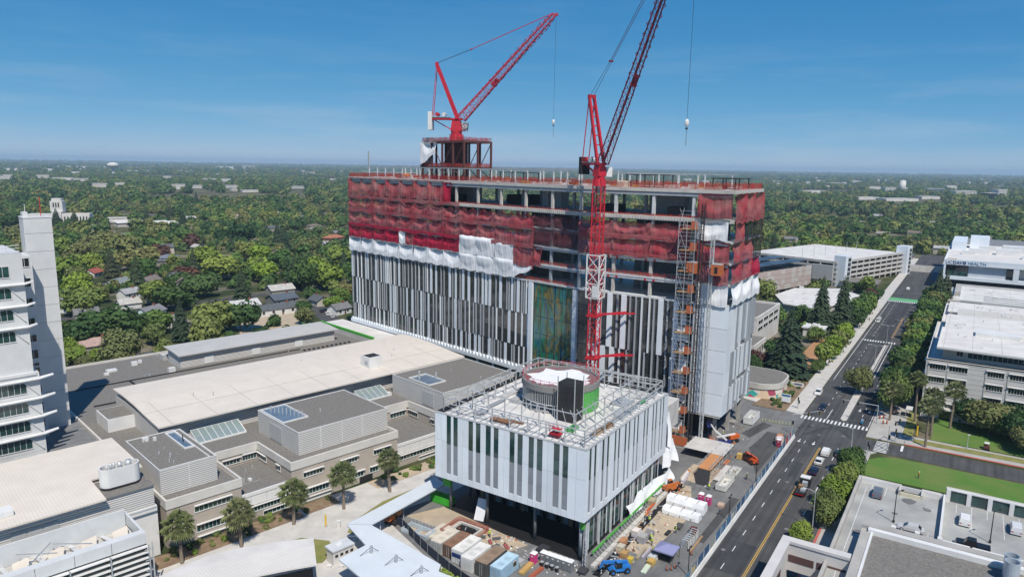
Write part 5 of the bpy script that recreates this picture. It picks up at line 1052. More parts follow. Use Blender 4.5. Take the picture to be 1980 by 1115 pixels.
for u in (387,396,406):
    for v in (-6,12): BBx(sh,'post',u-0.3,u+0.3,v-0.3,v+0.3,0,4,'concrete',FB)
BBx(sh,'wall',390,404,-4,10,0,3.9,'glass')
ws = thing('construction_hoarding', 'long white hoarding across the end of the street', 'fence', FB(520,-20)); 
for i in range(14): BBx(ws,'hoarding_panel',505,505.5,-42+i*4.6,-37.5+i*4.6,0,5,'membrane')
bt_ = thing('blue_bin', 'blue lidded bin beside the sign-fronted building', 'bin', FB(470,-36)); BBx(bt_,'body',466,474,-40,-34,0,4.5,'sign_teal'); BBx(bt_,'lid',465.8,474.2,-40.2,-33.8,4.5,5,'sign_blue')
# ---- white building and mural pavilion at the tower's foot
wb_ = thing('clinic', 'white clinic with deep strip windows and a grey lower terrace, just right of the tower', 'building', FB(200,28))
BBx(wb_,'wall',186,226,16,44,0,13.0,'membrane'); BBx(wb_,'terrace',168,186,12,40,0,6.0,'membrane'); BBx(wb_,'terrace_roof',168.5,185.9,12.5,39.5,6.01,6.1,'gravel'); edge(wb_,FB,186,226,16,44,13.0,1.0,0.5,'membrane'); BBx(wb_,'roof',186.6,225.4,16.6,43.4,13.05,13.1,'gravel')
for z in (7.4,10.4):
    for k in range(4): window(wb_,FB,'v',186,17.2+k*6.4,22.6+k*6.4,z,z+1.6,2,0,'glass'); 
    for k in range(4): window(wb_,FB,'u',16,188+k*9,195.5+k*9,z,z+1.6,2,0,'glass')
for k in range(6): window(wb_,FB,'v',168,13+k*4.4,15.6+k*4.4,1.2,4.4,1,0,'glass'); window(wb_,FB,'u',12,169+k*2.8,171+k*2.8,1.2,4.4,1,0,'glass')
def mural():
    m = mat('mural', (0.7,0.66,0.6), 0.8); N = m.node_tree.nodes; Lk = m.node_tree.links; b = N['Principled BSDF']; geo = N.new('ShaderNodeNewGeometry')
    v = N.new('ShaderNodeTexVoronoi'); v.inputs['Scale'].default_value = 0.42; Lk.new(geo.outputs['Position'], v.inputs['Vector'])
    r = N.new('ShaderNodeValToRGB'); r.color_ramp.interpolation = 'CONSTANT'; e = r.color_ramp.elements; e[0].color = (0.68,0.64,0.58,1); e[1].position = 0.9; e[1].color = (0.62,0.5,0.4,1)
    for p, c in ((0.3,(0.02,0.3,0.28)),(0.45,(0.66,0.5,0.36)),(0.6,(0.4,0.07,0.12)),(0.7,(0.7,0.6,0.5)),(0.8,(0.04,0.38,0.36))): x = e.new(p); x.color = (*c, 1)
    Lk.new(v.outputs['Color'], r.inputs['Fac']); Lk.new(r.outputs['Color'], b.inputs['Base Color'])
mural()
mp_ = thing('mural_pavilion', 'round-ended pavilion with a flower mural below its pale roof band', 'building', FB(132,5))
def stad(u0, u1, v0, r, off):            # a bar with its street end rounded
    pts = []
    for i in range(19): a = -pi/2+pi*i/18; 
    out = [(u0-off, 30)]
    for i in range(13): a = pi+pi/2*i/12; out.append((u0+r+(r+off)*cos(a), v0+r+(r+off)*sin(a)))
    for i in range(13): a = 1.5*pi+pi/2*i/12; out.append((u1-r+(r+off)*cos(a), v0+r+(r+off)*sin(a)))
    out.append((u1+off, 30)); return out
S_ = stad(121,141,-8,7,0); MB(FB).prism(S_,0,3.4).build('mural_wall','mural',mp_); MB(FB).prism(stad(121,141,-8,7,0.35),3.4,5.2).build('roof_band','concrete_light',mp_); MB(FB).prism(stad(121,141,-8,7,-0.2),5.21,5.26).build('roof','gravel',mp_)
kb = thing('gatehouse', 'small white flat-roofed gatehouse among the trees beside the street', 'building', FB(232,1)); BBx(kb,'wall',226,238,-3.5,5,0,3.8,'membrane'); BBx(kb,'roof',225.4,238.6,-4.1,5.6,3.82,4.4,'white_metal'); BBx(kb,'roof_unit',230,233,-1,2,4.4,5.2,'white_metal'); window(kb,FB,'u',-3.5,228,231,1,2.8,2,0,'glass')
mw = thing('garden_wall', 'long low grey wall with a brick-coloured bed behind it, beside the far pavement', 'wall', FB(195,-9)); BBx(mw,'wall',165,224,-10.2,-9.6,0,1.4,'concrete'); BBx(mw,'bed',170,222,-9.5,-2,0,0.5,'ply')
# ---- parking deck and roofs at the bottom right
pd = thing('parking_deck', 'rooftop parking deck with white parapet walls beside the lawn', 'parking deck', FB(40,-55))
ZK = 5.9
MB(FB).prism([(-20,-110),(57,-110),(57,-52.8),(54,-52.8),(54,-48.8),(57,-48.8),(57,-40.6),(-20,-40.6)],ZK-0.5,ZK).build('deck','deck',pd)
BBx(pd,'wall',56.4,57,-110,-52.9,0,ZK-0.5,'concrete'); BBx(pd,'wall',56.4,57,-48.7,-40.6,0,ZK-0.5,'concrete'); BBx(pd,'wall',-20,56.38,-41.2,-40.6,0,ZK-0.5,'concrete'); BBx(pd,'wall',53.6,54.2,-52.7,-48.9,0,ZK-0.5,'concrete')
BBx(pd,'parapet',-20,57.3,-40.85,-40.25,ZK-0.6,ZK+1.15,'concrete'); BBx(pd,'parapet',56.7,57.3,-48.8,-40.86,ZK-0.6,ZK+1.15,'concrete_light'); BBx(pd,'parapet',56.7,57.3,-57,-52.7,ZK-0.6,ZK+1.15,'concrete_light'); BBx(pd,'parapet',53.7,56.69,-48.85,-48.45,ZK-0.6,ZK+1.15,'concrete_light'); BBx(pd,'parapet',53.7,56.69,-53.1,-52.7,ZK-0.6,ZK+1.15,'concrete_light')
BBx(pd,'balustrade',53.6,54.0,-52.68,-48.87,ZK,ZK+0.8,'signal_pale'); BBx(pd,'inner_face',56.4,56.68,-57,-40.9,ZK,ZK+1.1,'white_metal')
BBx(pd,'divider_wall',34.5,56.6,-57.15,-56.75,ZK,ZK+1.4,'white_metal')
BBx(pd,'parapet',56.9,57.5,-110,-57.1,ZK-0.6,ZK+2.9,'concrete_light')
for i in range(8): BBx(pd,'white_pier',56.3,56.88,-58.0-i*3.7,-57.2-i*3.7,ZK,ZK+2.6,'white_metal'); BBx(pd,'grille',56.6,56.88,-60.85-i*3.7,-58.05-i*3.7,ZK+0.3,ZK+2.2,'glass_green')
BBx(pd,'top_beam',56.35,56.88,-110,-57.2,ZK+2.6,ZK+2.85,'white_metal')
for a, b in ((-56.7,-49),(-61.8,-57.2),(-110,-62.2)): BBx(pd,'near_wall',34.0+(0.9 if a < -57 else 0),34.5+(0.9 if a < -57 else 0),a,b,ZK,ZK+0.9,'white_metal')
for v in (-49.2,-53.2,-56.9): BBx(pd,'wall_pier',33.8,34.8,v-0.5,v+0.3,ZK,ZK+1.6,'white_metal')
def pl(u0, u1, v0, v1): return MB(FB).quad(FB(u0,v0,ZK+0.02),FB(u1,v0,ZK+0.02),FB(u1,v1,ZK+0.02),FB(u0,v1,ZK+0.02)).build('bay_line','paint_white',pd)
for v in (-43.3,-46.1): pl(51.4,56.2,v-0.05,v+0.05)
for v in (-51,-53,-55): pl(34.9,38.6,v-0.05,v+0.05)
for i in range(8): pl(44,56,-59.3-i*2.7,-59.2-i*2.7) if i % 2 else pl(51.5,56,-59.3-i*2.7,-59.2-i*2.7)
for k in range(5): pl(50+k*1.1,50.1+k*1.1,-56.3,-53.8); pl(35.4+k*0.8,35.5+k*0.8,-56.4,-54.8)
MB(FB).quad(FB(-20,-42.35,ZK+0.02),FB(54,-42.35,ZK+0.02),FB(54,-42.25,ZK+0.02),FB(-20,-42.25,ZK+0.02)).build('bay_line','paint_white',pd)
nr = thing('flat_roofed_building', 'gravel-roofed building with white kerbs and silver ducts at the bottom right corner', 'building', FB(10,-70))
BBx(nr,'wall',-40,29.2,-110,-44.6,0,8.2,'beige'); BBx(nr,'roof',-39,26.2,-110,-46.6,8.3,8.36,'gravel'); BBx(nr,'white_kerb',26.25,27.4,-110,-45.6,8.22,9.3,'white_metal'); BBx(nr,'white_kerb',-40,26.24,-46.5,-46.1,8.22,8.9,'white_metal'); BBx(nr,'parapet',27.45,29.3,-110,-44.5,8.0,9.4,'concrete_pipe'); BBx(nr,'parapet',-40,27.44,-46.05,-44.5,8.0,8.75,'concrete')
for u in (24.5,22.3): 
    MB(FB).ring(FB(u,-67.4),1.0,1.12,8.36,12.2,20).build('silver_duct','galv_b',nr); MB().tube(FB(u,-67.4,8.36),FB(u,-67.4,11.0),0.99,18).build('duct_inside','dark',nr)
bt2 = thing('garden_umbrella', 'small blue tarpaulin cover on the parking deck near the silver ducts', 'cover', FB(33,-68,ZK)); BBx(bt2,'frame',32,33.6,-69,-67.4,ZK,ZK+1.0,'steel_grey'); MB(FB).add([FB(31.8,-69.2,ZK+1),FB(33.8,-69.2,ZK+1),FB(33.8,-67.2,ZK+1),FB(31.8,-67.2,ZK+1),FB(32.8,-68.2,ZK+1.5)],((0,1,4),(1,2,4),(2,3,4),(3,0,4),(3,2,1,0))).build('cover','blue_sheet',bt2)
fb_ = thing('bridge_frame', 'pale concrete link bridge with dark brown window bands at the bottom edge', 'building', FB(8,-39))
BBx(fb_,'beam',14.2,15.6,-44.2,-33.0,3.2,8.4,'pale'); BBx(fb_,'beam',-30,14.18,-34.2,-33.0,3.2,8.4,'pale'); BBx(fb_,'cap',14.0,15.8,-44.3,-32.8,8.4,8.9,'pale'); BBx(fb_,'cap',-30,13.98,-34.4,-32.8,8.4,8.9,'pale')
for a, b in ((-38.6,-34.3),(-40.4,-39.1),(-43.8,-40.9)): BBx(fb_,'brown_band',14.1,14.19,a,b,5.0,6.3,'brown')
for u in (0,4,8): BBx(fb_,'brown_band',u-3.4,u+0.2,-34.29,-34.21,5.0,6.3,'brown')
for v in (-33.6,-43.6): BBx(fb_,'pier',14.3,15.4,v-0.5,v+0.5,0,3.2,'pale')
BBx(fb_,'pier',-10,-9,-34.1,-33.1,0,3.2,'pale')
rq2 = random.Random(5)
for u0, u1, z_ in ((134.5,166,22.62),(170,198,22.01),(220,244,19.81),(283,329,14.91),(203,218,21.41)):
    par = rb if u0 < 200 else rb2 if u0 < 250 else rb3
    for i in range(7): v = -52-i*7.5; BBx(par,'roof_seam',u0,u1,v,v+0.1,z_,z_+0.012,'concrete')
    for i in range(10): u, v = rq2.uniform(u0+1,u1-2), rq2.uniform(-95,-54); k = rq2.random(); (BBx(par,'roof_unit',u,u+rq2.uniform(.5,1.6),v,v+rq2.uniform(.5,1.6),z_,z_+rq2.uniform(.3,1.0),'white_metal') if k < .5 else BBx(par,'roof_patch',u,u+rq2.uniform(1,3),v,v+rq2.uniform(.6,2),z_+0.013,z_+0.02,'concrete') if k < .75 else MB().tube(FB(u,v,z_),FB(u,v,z_+.7),0.12,7).build('roof_vent','galv',par))
for i in range(16): u, v = rq2.uniform(-10,25), rq2.uniform(-66,-48); MB().tube(FB(u,v,8.36),FB(u,v,8.36+rq2.uniform(.1,.5)),rq2.uniform(.08,.2),8).build('roof_vent','galv',nr)
for i in range(8): u, v = rq2.uniform(2,24), rq2.uniform(-66,-50); BBx(nr,'roof_patch',u,u+rq2.uniform(1,3),v,v+rq2.uniform(.5,1.5),8.361,8.375,'concrete_dark')
for i in range(9): u, v = rq2.uniform(10,55), rq2.uniform(-56,-42); w = rq2.uniform(.5,1.6); MB().quad(*[FB(u+w*cos(a*0.785)*rq2.uniform(.7,1.2),v+w*sin(a*0.785)*rq2.uniform(.7,1.2),ZK+0.012+0.001*i) for a in range(8)]).build('oil_stain','asphalt_yard',pd)
# ================================================================ houses left of the campus
def house_mesh(w, l, h, rh, kind):
    """footprint w x l, eaves h, ridge h+rh along l; returns part meshes in local space"""
    g = MB(); g.box(-l/2,l/2,-w/2,w/2,0,h)
    if kind == 'gable': g.add([(-l/2,-w/2,h),(-l/2,w/2,h),(-l/2,0,h+rh),(l/2,-w/2,h),(l/2,w/2,h),(l/2,0,h+rh)],((0,2,1),(3,4,5)))
    wall = g.mesh('wall','matte'); o = 0.5
    r = MB(); t = 0.2; e = o*rh/(w/2)
    if kind == 'gable':
        for s in (-1,1):
            p = [(-l/2-o,0,h+rh),(l/2+o,0,h+rh),(l/2+o,s*(w/2+o),h-e),(-l/2-o,s*(w/2+o),h-e)]
            q = [(x,y,z+t) for x,y,z in p]
            r.add(p+q, ((0,1,2,3),(4,7,6,5),(0,4,5,1),(1,5,6,2),(2,6,7,3),(3,7,4,0)))
    else:
        k = w/2*0.9; b = [(-l/2-o,-w/2-o,h),(l/2+o,-w/2-o,h),(l/2+o,w/2+o,h),(-l/2-o,w/2+o,h)]; rr = [(-l/2+k,0,h+rh),(l/2-k,0,h+rh)]
        r.add(b+rr+[(x,y,z-0.2) for x,y,z in b], ((0,1,5,4),(2,3,4,5),(1,2,5),(3,0,4),(0,6,7,1),(1,7,8,2),(2,8,9,3),(3,9,6,0),(6,9,8,7)))
    roof = r.mesh('roof','shingle')
    c = MB().box(l*0.2,l*0.2+0.9,-0.5,0.5,h+rh*0.3,h+rh+0.9).mesh('chimney','brick_red')
    win = MB().box(0,1.3,-0.05,0.05,0,1.3).mesh('window','glass'); frm = MB().box(-0.1,1.4,-0.03,0.03,-0.1,-0.005).box(-0.1,1.4,-0.03,0.03,1.305,1.4).box(-0.1,-0.005,-0.03,0.03,-0.005,1.305).box(1.305,1.4,-0.03,0.03,-0.005,1.305).mesh('frame','white_metal')
    door = MB().box(-0.5,0.5,-0.04,0.04,0,2.1).mesh('door','paint')
    return dict(w=w,l=l,h=h,rh=rh,wall=wall,roof=roof,chimney=c,win=win,frame=frm,door=door)
mat('shingle', (1,1,1), 0.9, var=0.35, scale=0.8, obj=True, detail=8, bump=0.3)
HM = [house_mesh(9,14,3.0,2.4,'gable'), house_mesh(8,12,5.6,2.2,'gable'), house_mesh(10,15,3.2,2.2,'hip'), house_mesh(9,30,3.2,1.9,'hip'), house_mesh(7,10,3.0,2.2,'gable'), house_mesh(11,18,6.2,2.6,'hip')]
HR = []                                      # house rectangles, kept free of trees
def house(k, p, rz, rc, wc, label, group=None, detail=True):
    m = HM[k]; h = thing('house', label, 'house', (p.x,p.y,-0.05), group); h.rotation_euler = (0,0,rz); HR.append((p.x,p.y,max(m['l'],m['w'])/2*0.75))
    def pt(n, me, loc=(0,0,0), c=None, par=h, r=0):
        o = bpy.data.objects.new(n, me); col.objects.link(o); o.parent = par; o.location = loc; o.rotation_euler = (0,0,r)
        if c: o.color = (*c,1)
        return o
    w_ = pt('wall', m['wall'], c=wc); r_ = pt('roof', m['roof'], c=rc); pt('chimney', m['chimney'], par=r_)
    if detail:
        n = max(2, int(m['l']/4.5)); dark = (0.12,0.06,0.04)
        for s in (-1,1):
            for fl_ in range(2 if m['h'] > 5 else 1):
                for i in range(n): a = pt('window', m['win'], (-m['l']/2+m['l']*(i+0.5)/n-0.65, s*(m['w']/2+0.02), 1.1+2.7*fl_)); pt('frame', m['frame'], (0,s*0.03,0), par=a)
        pt('door', m['door'], (m['l']*0.08,-m['w']/2-0.03,0.05), c=dark)
    return h
hl = FL.rz
grey, dgrey, brown, red, tan = (0.20,0.20,0.20), (0.11,0.12,0.13), (0.20,0.16,0.13), (0.38,0.10,0.07), (0.32,0.29,0.25)
white, cream, mint = (0.70,0.70,0.68), (0.55,0.50,0.42), (0.55,0.66,0.64)
near = [(3,(531,596),hl-0.05,dgrey,white,'long low dark-roofed ranch house with a white garage end near the street corner'),
 (0,(471,590),hl,(0.55,0.55,0.54),white,'house with a pale white roof and brick chimney beside the ranch house'),
 (0,(545,577),hl+0.1,(0.10,0.12,0.15),grey,'house with a blue-black roof directly behind the ranch house'),
 (5,(645,466),hl+0.3,(0.42,0.16,0.09),(0.26,0.10,0.08),'two-storey brick house with an orange tiled roof near the tower'),
 (4,(617,580),hl+1.5,dgrey,cream,'small dark-roofed cottage at the bend of the side street'),
 (4,(656,596),hl+0.2,grey,white,'little white-walled bungalow right beside the tower edge'),
 (4,(180,527),hl+0.8,red,white,'small house with a bright red roof among the left trees'),
 (2,(193,508),hl+0.1,grey,cream,'wide grey-roofed house just behind the red-roofed one'),
 (0,(228,547),hl+0.7,(0.24,0.28,0.28),white,'house with a greenish grey roof seen end to end'),
 (0,(287,543),hl+0.75,(0.22,0.19,0.17),cream,'brownish roofed house with a tall end chimney'),
 (1,(342,541),hl+0.7,(0.16,0.15,0.16),white,'two-storey white house with a dark roof and window row'),
 (1,(291,613),hl+0.6,(0.23,0.23,0.24),mint,'mint-walled two-storey house with a broad grey roof'),
 (4,(324,620),hl+0.1,(0.33,0.33,0.34),white,'small white gabled house beside the mint-walled one'),
 (0,(233,643),hl+0.1,(0.34,0.37,0.39),white,'house with a steep pale grey roof near the parked cars'),
 (4,(363,628),hl+0.8,(0.25,0.22,0.20),tan,'brown-grey shed-like house at the lower edge of the neighbourhood'),
 (4,(249,566),hl+0.4,(0.38,0.38,0.38),white,'little white house squeezed between two round trees'),
 (4,(189,561),hl+0.8,dgrey,cream,'small dark-roofed house left of the greenish-roofed one'),
 (1,(135,591),hl+0.6,(0.42,0.42,0.42),white,'white two-storey house half hidden beside the left tower'),
 (4,(305,575),hl+0.2,grey,tan,'grey gable peeping out above a round dark tree'),
 (2,(324,498),hl+0.7,(0.18,0.20,0.24),white,'long blue-grey roof in the middle of the tree belt'),
 (2,(180,666),hl,(0.46,0.32,0.28),tan,'low pink-roofed row behind the parked cars'),
 (4,(395,600),hl+0.5,brown,cream,'brown-roofed cottage behind the lower trees'),
 (2,(160,476),hl+0.3,(0.5,0.47,0.44),cream,'pale flat-looking house by the bare lot left of the tree belt'),
 (0,(590,520),hl+0.7,(0.36,0.38,0.40),white,'pale roof showing between two tall trees near the tower')]
for k, (px, py), rz, rc, wc, lb in near: house(k, G(px,py,2.5), rz, rc, wc, lb)
rh = random.Random(21)
def free(x, y, rad): return all((x-a)**2+(y-b)**2 > (rad+r)**2 for a, b, r in HR)
cnt = 0
while cnt < 90:
    az = math.radians(rh.uniform(-34,-9)) if cnt < 55 else math.radians(rh.uniform(18,36)); d = 380+rh.random()**1.3*900 if cnt < 55 else 620+rh.random()*700
    x, y = d*sin(az), d*cos(az)
    if not free(x, y, 14): continue
    if cnt >= 55:
        u_, v_ = inv(FB, Vector((x,y,0)))
        if u_ < 575 and v_ < 30 : continue
    house(rh.choice((0,0,2,4,1)), Vector((x,y,0)), hl+rh.choice((0,pi/2))+rh.uniform(-0.1,0.1), rh.choice((grey,dgrey,tan,brown,(0.42,0.42,0.42),(0.5,0.48,0.45))), rh.choice((white,cream,tan)), 'small pitched-roof house half buried in the distant trees'+(' left of the tower' if cnt < 55 else ' right of the tower'), 'distant houses left of the tower' if cnt < 55 else 'distant houses right of the tower', False); cnt += 1
# ================================================================ landmarks farther off
ad = thing('deco_hall', 'long white hall with a square clock-like tower among the far left trees', 'building', G(112,432,0))
c_ = G(112,432,0); FD = Fr((c_.x,c_.y), -14+90)
def dx(n, *a, m='membrane'): return MB(FD).box(*a).build(n, m, ad)
dx('wing',-32,-5,0,14,0,11); dx('wing',5,34,0,14,0,11); dx('centre',-5,5,-2,12,0,14); dx('tower',-7,6,1,12,14,26); dx('tower_cap',-5.5,4.5,2,11,26,29); dx('wing_roof',5,34,0.5,13.5,11.02,11.4,m='roof_white')
for i in range(3): dx('slot_window',-4+i*2.6,-2.6+i*2.6,0.85,0.98,19,24,m='dark')
for i in range(8): dx('window',7+i*3.3,8.4+i*3.3,-0.12,-0.01,3,8,m='glass'); dx('window',-31+i*3.1,-29.6+i*3.1,-0.12,-0.01,3,8,m='glass')
for i, px in enumerate((250,275,300,318)):
    c_ = G(px,437+i,0); FS = Fr((c_.x,c_.y), 40); s_ = thing('school_shed', ('leftmost','second','third','rightmost')[i]+' of four white single-pitch school roofs in the far trees', 'shed', (c_.x,c_.y,0))
    MB(FS).box(-14,14,-5,5,0,4).build('wall','beige',s_); MB(FS).add([FS(-15,-6,4.1),FS(15,-6,4.1),FS(15,6,6.6),FS(-15,6,6.6),FS(-15,-6,4.4),FS(15,-6,4.4),FS(15,6,6.9),FS(-15,6,6.9)],((3,2,1,0),(4,5,6,7),(0,1,5,4),(1,2,6,5),(2,3,7,6),(3,0,4,7))).build('roof','membrane',s_)
def tank(px, py, r, h, label, name='water_tower', stem=True, m='membrane'):
    c = G(px,py,0); t = thing(name, label, 'water tower' if stem else 'silo', c)
    if stem:
        MB().tube(c, (c.x,c.y,h*0.62), r*0.28, 12, r*0.2).build('stem', m, t, smooth=True); MB().sphere((c.x,c.y,h*0.8), r, r, h*0.2, 16, 8).build('bowl', m, t, smooth=True)
    else: MB().tube(c, (c.x,c.y,h*0.86), r, 20).build('body', m, t, smooth=True); MB().sphere((c.x,c.y,h*0.86), r, r, h*0.14, 20, 8).build('dome', m, t, smooth=True)
    return t
tank(220,341,24,62,'white mushroom-shaped water tower on the left horizon'); tank(1744,371,11,44,'white domed silo standing behind the far apartment blocks','silo',False)
rf = random.Random(33); CLEAR = []
def block(px, py, w, d, h, label, m='membrane', rz=0.0, wins=0, group=None, name='distant_building', fr_h=None):
    c = G(px,py,0); f = Fr((c.x,c.y), (fr_h if fr_h is not None else 70)+rz); b = thing(name, label, 'building', c, group); d_ = math.hypot(c.x,c.y); CLEAR.append((math.atan2(c.x,c.y), (w*0.42+4)/d_, d_-min(420,0.11*d_*max(1,14/h)), d_+d+8))
    MB(f).box(-w/2,w/2,0,d,0,h).build('wall', m, b); MB(f).box(-w/2-0.5,w/2+0.5,-0.5,d+0.5,h,h+0.8).build('roof','membrane',b)
    for i in range(wins):
        for k in range(max(1,int(h/4))): MB(f).box(-w/2+w*(i+0.2)/wins,-w/2+w*(i+0.8)/wins,-0.25,-0.05,1.2+k*4,3.2+k*4).build('window','glass',b)
    return b
block(1722,372,52,22,17,'white apartment block with balconies in front of the silo','membrane',0,8); block(1748,371,38,20,15,'second paler apartment block right of the silo','concrete_light',0,6)
block(1810,372,90,26,14,'long blue-glazed office with a white top on the right horizon','glass_blue',0,10); block(1868,379,95,30,16,'white many-windowed office block on the far right','membrane',0,14); block(1918,386,36,24,18,'dark glass office block at the far right','glass',0,0); block(1938,380,40,30,22,'white tower-like block near the right edge','membrane',0,6)
block(1575,373,90,30,7,'low white warehouse row beyond the bare field','membrane',0,0); block(1618,357,100,40,9,'low reddish-brown school beyond the far trees','beige',0,0); block(1680,386,70,26,6,'long low white roof left of the apartment blocks'); block(1745,389,110,34,6,'wide cluster of low white roofs below the apartment blocks'); block(1800,385,70,26,7,'low white hall just below the long blue-glazed office')
block(1330,351,60,30,16,'white office block showing just above the tower roof','membrane',0,6); block(1365,355,40,24,14,'smaller white block beside the office above the tower roof','membrane',0,4); block(1502,353,70,30,10,'low pale blocks right of the tower top','concrete_light',0,0)
block(435,327,150,60,24,'white slab block left of centre on the horizon','membrane',0,0); block(481,327,120,60,34,'tan office slab on the horizon left of the tower','beige',0,8); block(265,333,240,50,10,'very long low white roof beyond the water tower'); block(168,326,400,90,16,'huge white warehouse on the left horizon'); block(60,330,330,80,12,'flat white warehouse at the left end of the horizon'); block(230,430,24,10,5,'white garage roof beside the far hall')
for i in range(70):
    left = i < 36; px = rf.uniform(0,670) if left else rf.uniform(1490,1980); py = rf.choice((rf.uniform(326,345),rf.uniform(330,372))) if left else rf.uniform(340,372)
    c = G(px,py,0); s_ = max(1,c.length/1500); block(px,py,rf.uniform(14,46)*s_**0.5,rf.uniform(12,24),rf.uniform(4,9)*s_**0.4,'pale low building far off among the trees '+('left' if left else 'right')+' of the tower',rf.choice(('membrane','concrete_light','beige')),rf.uniform(-30,30),0,'far pale buildings '+('left' if left else 'right'))
# bare field with light poles
cf = G(1560,392,0); FF = Fr((cf.x,cf.y),75); structure(MB(FF).quad(FF(-60,-50,0.0),FF(110,-50,0.0),FF(110,50,0.0),FF(-60,50,0.0)).build('bare_field','sand'))
for px, py, h in ((1525,402,34),(1645,398,36),(1787,378,40),(1537,408,12)):
    c = G(px,py,0); t = thing('light_mast', {1525:'tall thin mast at the left end of the bare field',1645:'tall thin mast at the right end of the bare field',1787:'lattice mast beside the long blue-glazed office',1537:'short mast in front of the bare field'}[px], 'mast', c); MB().tube(c,(c.x,c.y,h),0.5,6,0.25).build('pole','galv',t); MB().box(c.x-2,c.x+2,c.y-0.3,c.y+0.3,h-1,h).build('lamp_bar','galv',t)
# ================================================================ trees
rtree = random.Random(4)
def leafmat(name, cols, tl=0.22):
    m = bpy.data.materials.new(name); m.use_nodes = True; N = m.node_tree.nodes; Lk = m.node_tree.links; b = N['Principled BSDF']; out = N['Material Output']; b.inputs['Roughness'].default_value = 0.75; b.inputs['Specular IOR Level'].default_value = 0.15
    oi = N.new('ShaderNodeObjectInfo'); r = N.new('ShaderNodeValToRGB'); e = r.color_ramp.elements; e[0].color = (*cols[0],1); e[1].color = (*cols[-1],1)
    for i, c in enumerate(cols[1:-1]): x = e.new((i+1)/(len(cols)-1)); x.color = (*c,1)
    Lk.new(oi.outputs['Random'], r.inputs['Fac'])
    geo = N.new('ShaderNodeNewGeometry'); t = N.new('ShaderNodeTexNoise'); t.inputs['Scale'].default_value = 0.55; t.inputs['Detail'].default_value = 5; Lk.new(geo.outputs['Position'], t.inputs['Vector'])
    mr = N.new('ShaderNodeMapRange'); mr.inputs[1].default_value = 0.3; mr.inputs[2].default_value = 0.7; mr.inputs[3].default_value = 0.62; mr.inputs[4].default_value = 1.35; Lk.new(t.outputs['Fac'], mr.inputs[0])
    vm = N.new('ShaderNodeVectorMath'); vm.operation = 'SCALE'; n2 = N.new('ShaderNodeTexNoise'); n2.inputs['Scale'].default_value = 0.007; n2.inputs['Detail'].default_value = 4; Lk.new(geo.outputs['Position'], n2.inputs['Vector']); m2 = N.new('ShaderNodeMapRange'); m2.inputs[1].default_value = 0.35; m2.inputs[2].default_value = 0.65; Lk.new(n2.outputs['Fac'], m2.inputs[0]); gm = N.new('ShaderNodeMix'); gm.data_type = 'RGBA'; gm.inputs[6].default_value = (0.74,0.82,0.95,1); gm.inputs[7].default_value = (1.30,1.16,1.0,1); Lk.new(m2.outputs[0], gm.inputs[0]); gx = N.new('ShaderNodeMix'); gx.data_type = 'RGBA'; gx.blend_type = 'MULTIPLY'; gx.inputs[0].default_value = 1; Lk.new(r.outputs['Color'], gx.inputs[6]); Lk.new(gm.outputs[2], gx.inputs[7]); Lk.new(gx.outputs[2], vm.inputs[0]); Lk.new(mr.outputs[0], vm.inputs['Scale']); Lk.new(vm.outputs[0], b.inputs['Base Color'])
    tr = N.new('ShaderNodeBsdfTranslucent'); Lk.new(vm.outputs[0], tr.inputs['Color']); mx = N.new('ShaderNodeMixShader'); mx.inputs[0].default_value = tl; Lk.new(b.outputs[0], mx.inputs[1]); Lk.new(tr.outputs[0], mx.inputs[2]); Lk.new(mx.outputs[0], out.inputs['Surface'])
    M[name] = m
leafmat('leaf_mix', [(0.058,0.118,0.035),(0.082,0.159,0.044),(0.115,0.193,0.052),(0.164,0.214,0.060),(0.203,0.240,0.074),(0.077,0.135,0.052),(0.144,0.225,0.047)])
leafmat('leaf_dark', [(0.042,0.089,0.031),(0.062,0.118,0.039),(0.077,0.139,0.044)])
leafmat('leaf_lime', [(0.164,0.255,0.047),(0.221,0.285,0.064),(0.193,0.307,0.044)])
leafmat('leaf_olive', [(0.154,0.179,0.064),(0.203,0.214,0.083),(0.174,0.204,0.064)])
leafmat('leaf_conifer', [(0.032,0.056,0.032),(0.045,0.070,0.035),(0.052,0.063,0.035)], 0.08)
leafmat('leaf_purple', [(0.105,0.052,0.049),(0.131,0.074,0.056)]); leafmat('leaf_palm', [(0.255,0.290,0.120),(0.300,0.315,0.150)], 0.35)
def crown_mesh(seed, n, lobes, size, leaf, sq=0.8, core=True):
    """crown of leaf clumps filling an uneven cluster of lobes; radius about 1, base at z=0"""
    q = random.Random(seed); g = MB(); L = []
    for i in range(lobes):
        a = q.random()*6.28; rr = 0.62*math.sqrt(q.random()); z = 0.45+q.random()*0.75*sq
        s = 0.34+0.24*q.random(); L.append((Vector((rr*cos(a), rr*sin(a), z*1.1*(1-0.35*rr))), s))
    L.append((Vector((0,0,0.75*sq)), 0.6))
    if core:
        for c, s in L: g.sphere(c, s*0.72, s*0.72, s*0.66, 6, 4)
    for i in range(n):
        c, s = L[q.randrange(len(L))]
        while True:
            d = Vector((q.gauss(0,1), q.gauss(0,1), q.gauss(0.25,0.9)))
            if d.length > 0.1: break
        d.normalize(); p = c+d*s*(0.72+0.42*q.random()); nn = (d+Vector((q.gauss(0,.5),q.gauss(0,.5),q.gauss(0.25,.4)))).normalized()
        t = nn.orthogonal().normalized(); b = nn.cross(t); ang = q.random()*6.28; t2 = t*cos(ang)+b*sin(ang); b2 = nn.cross(t2); w = size*(0.6+0.8*q.random())
        g.add([p-t2*w-b2*w*0.5, p+t2*w*0.9-b2*w*0.7, p+t2*w*0.7+b2*w*0.8+nn*w*0.3, p-t2*w*0.6+b2*w*0.6], ((0,1,2,3),))
    return g.mesh('crown', leaf)
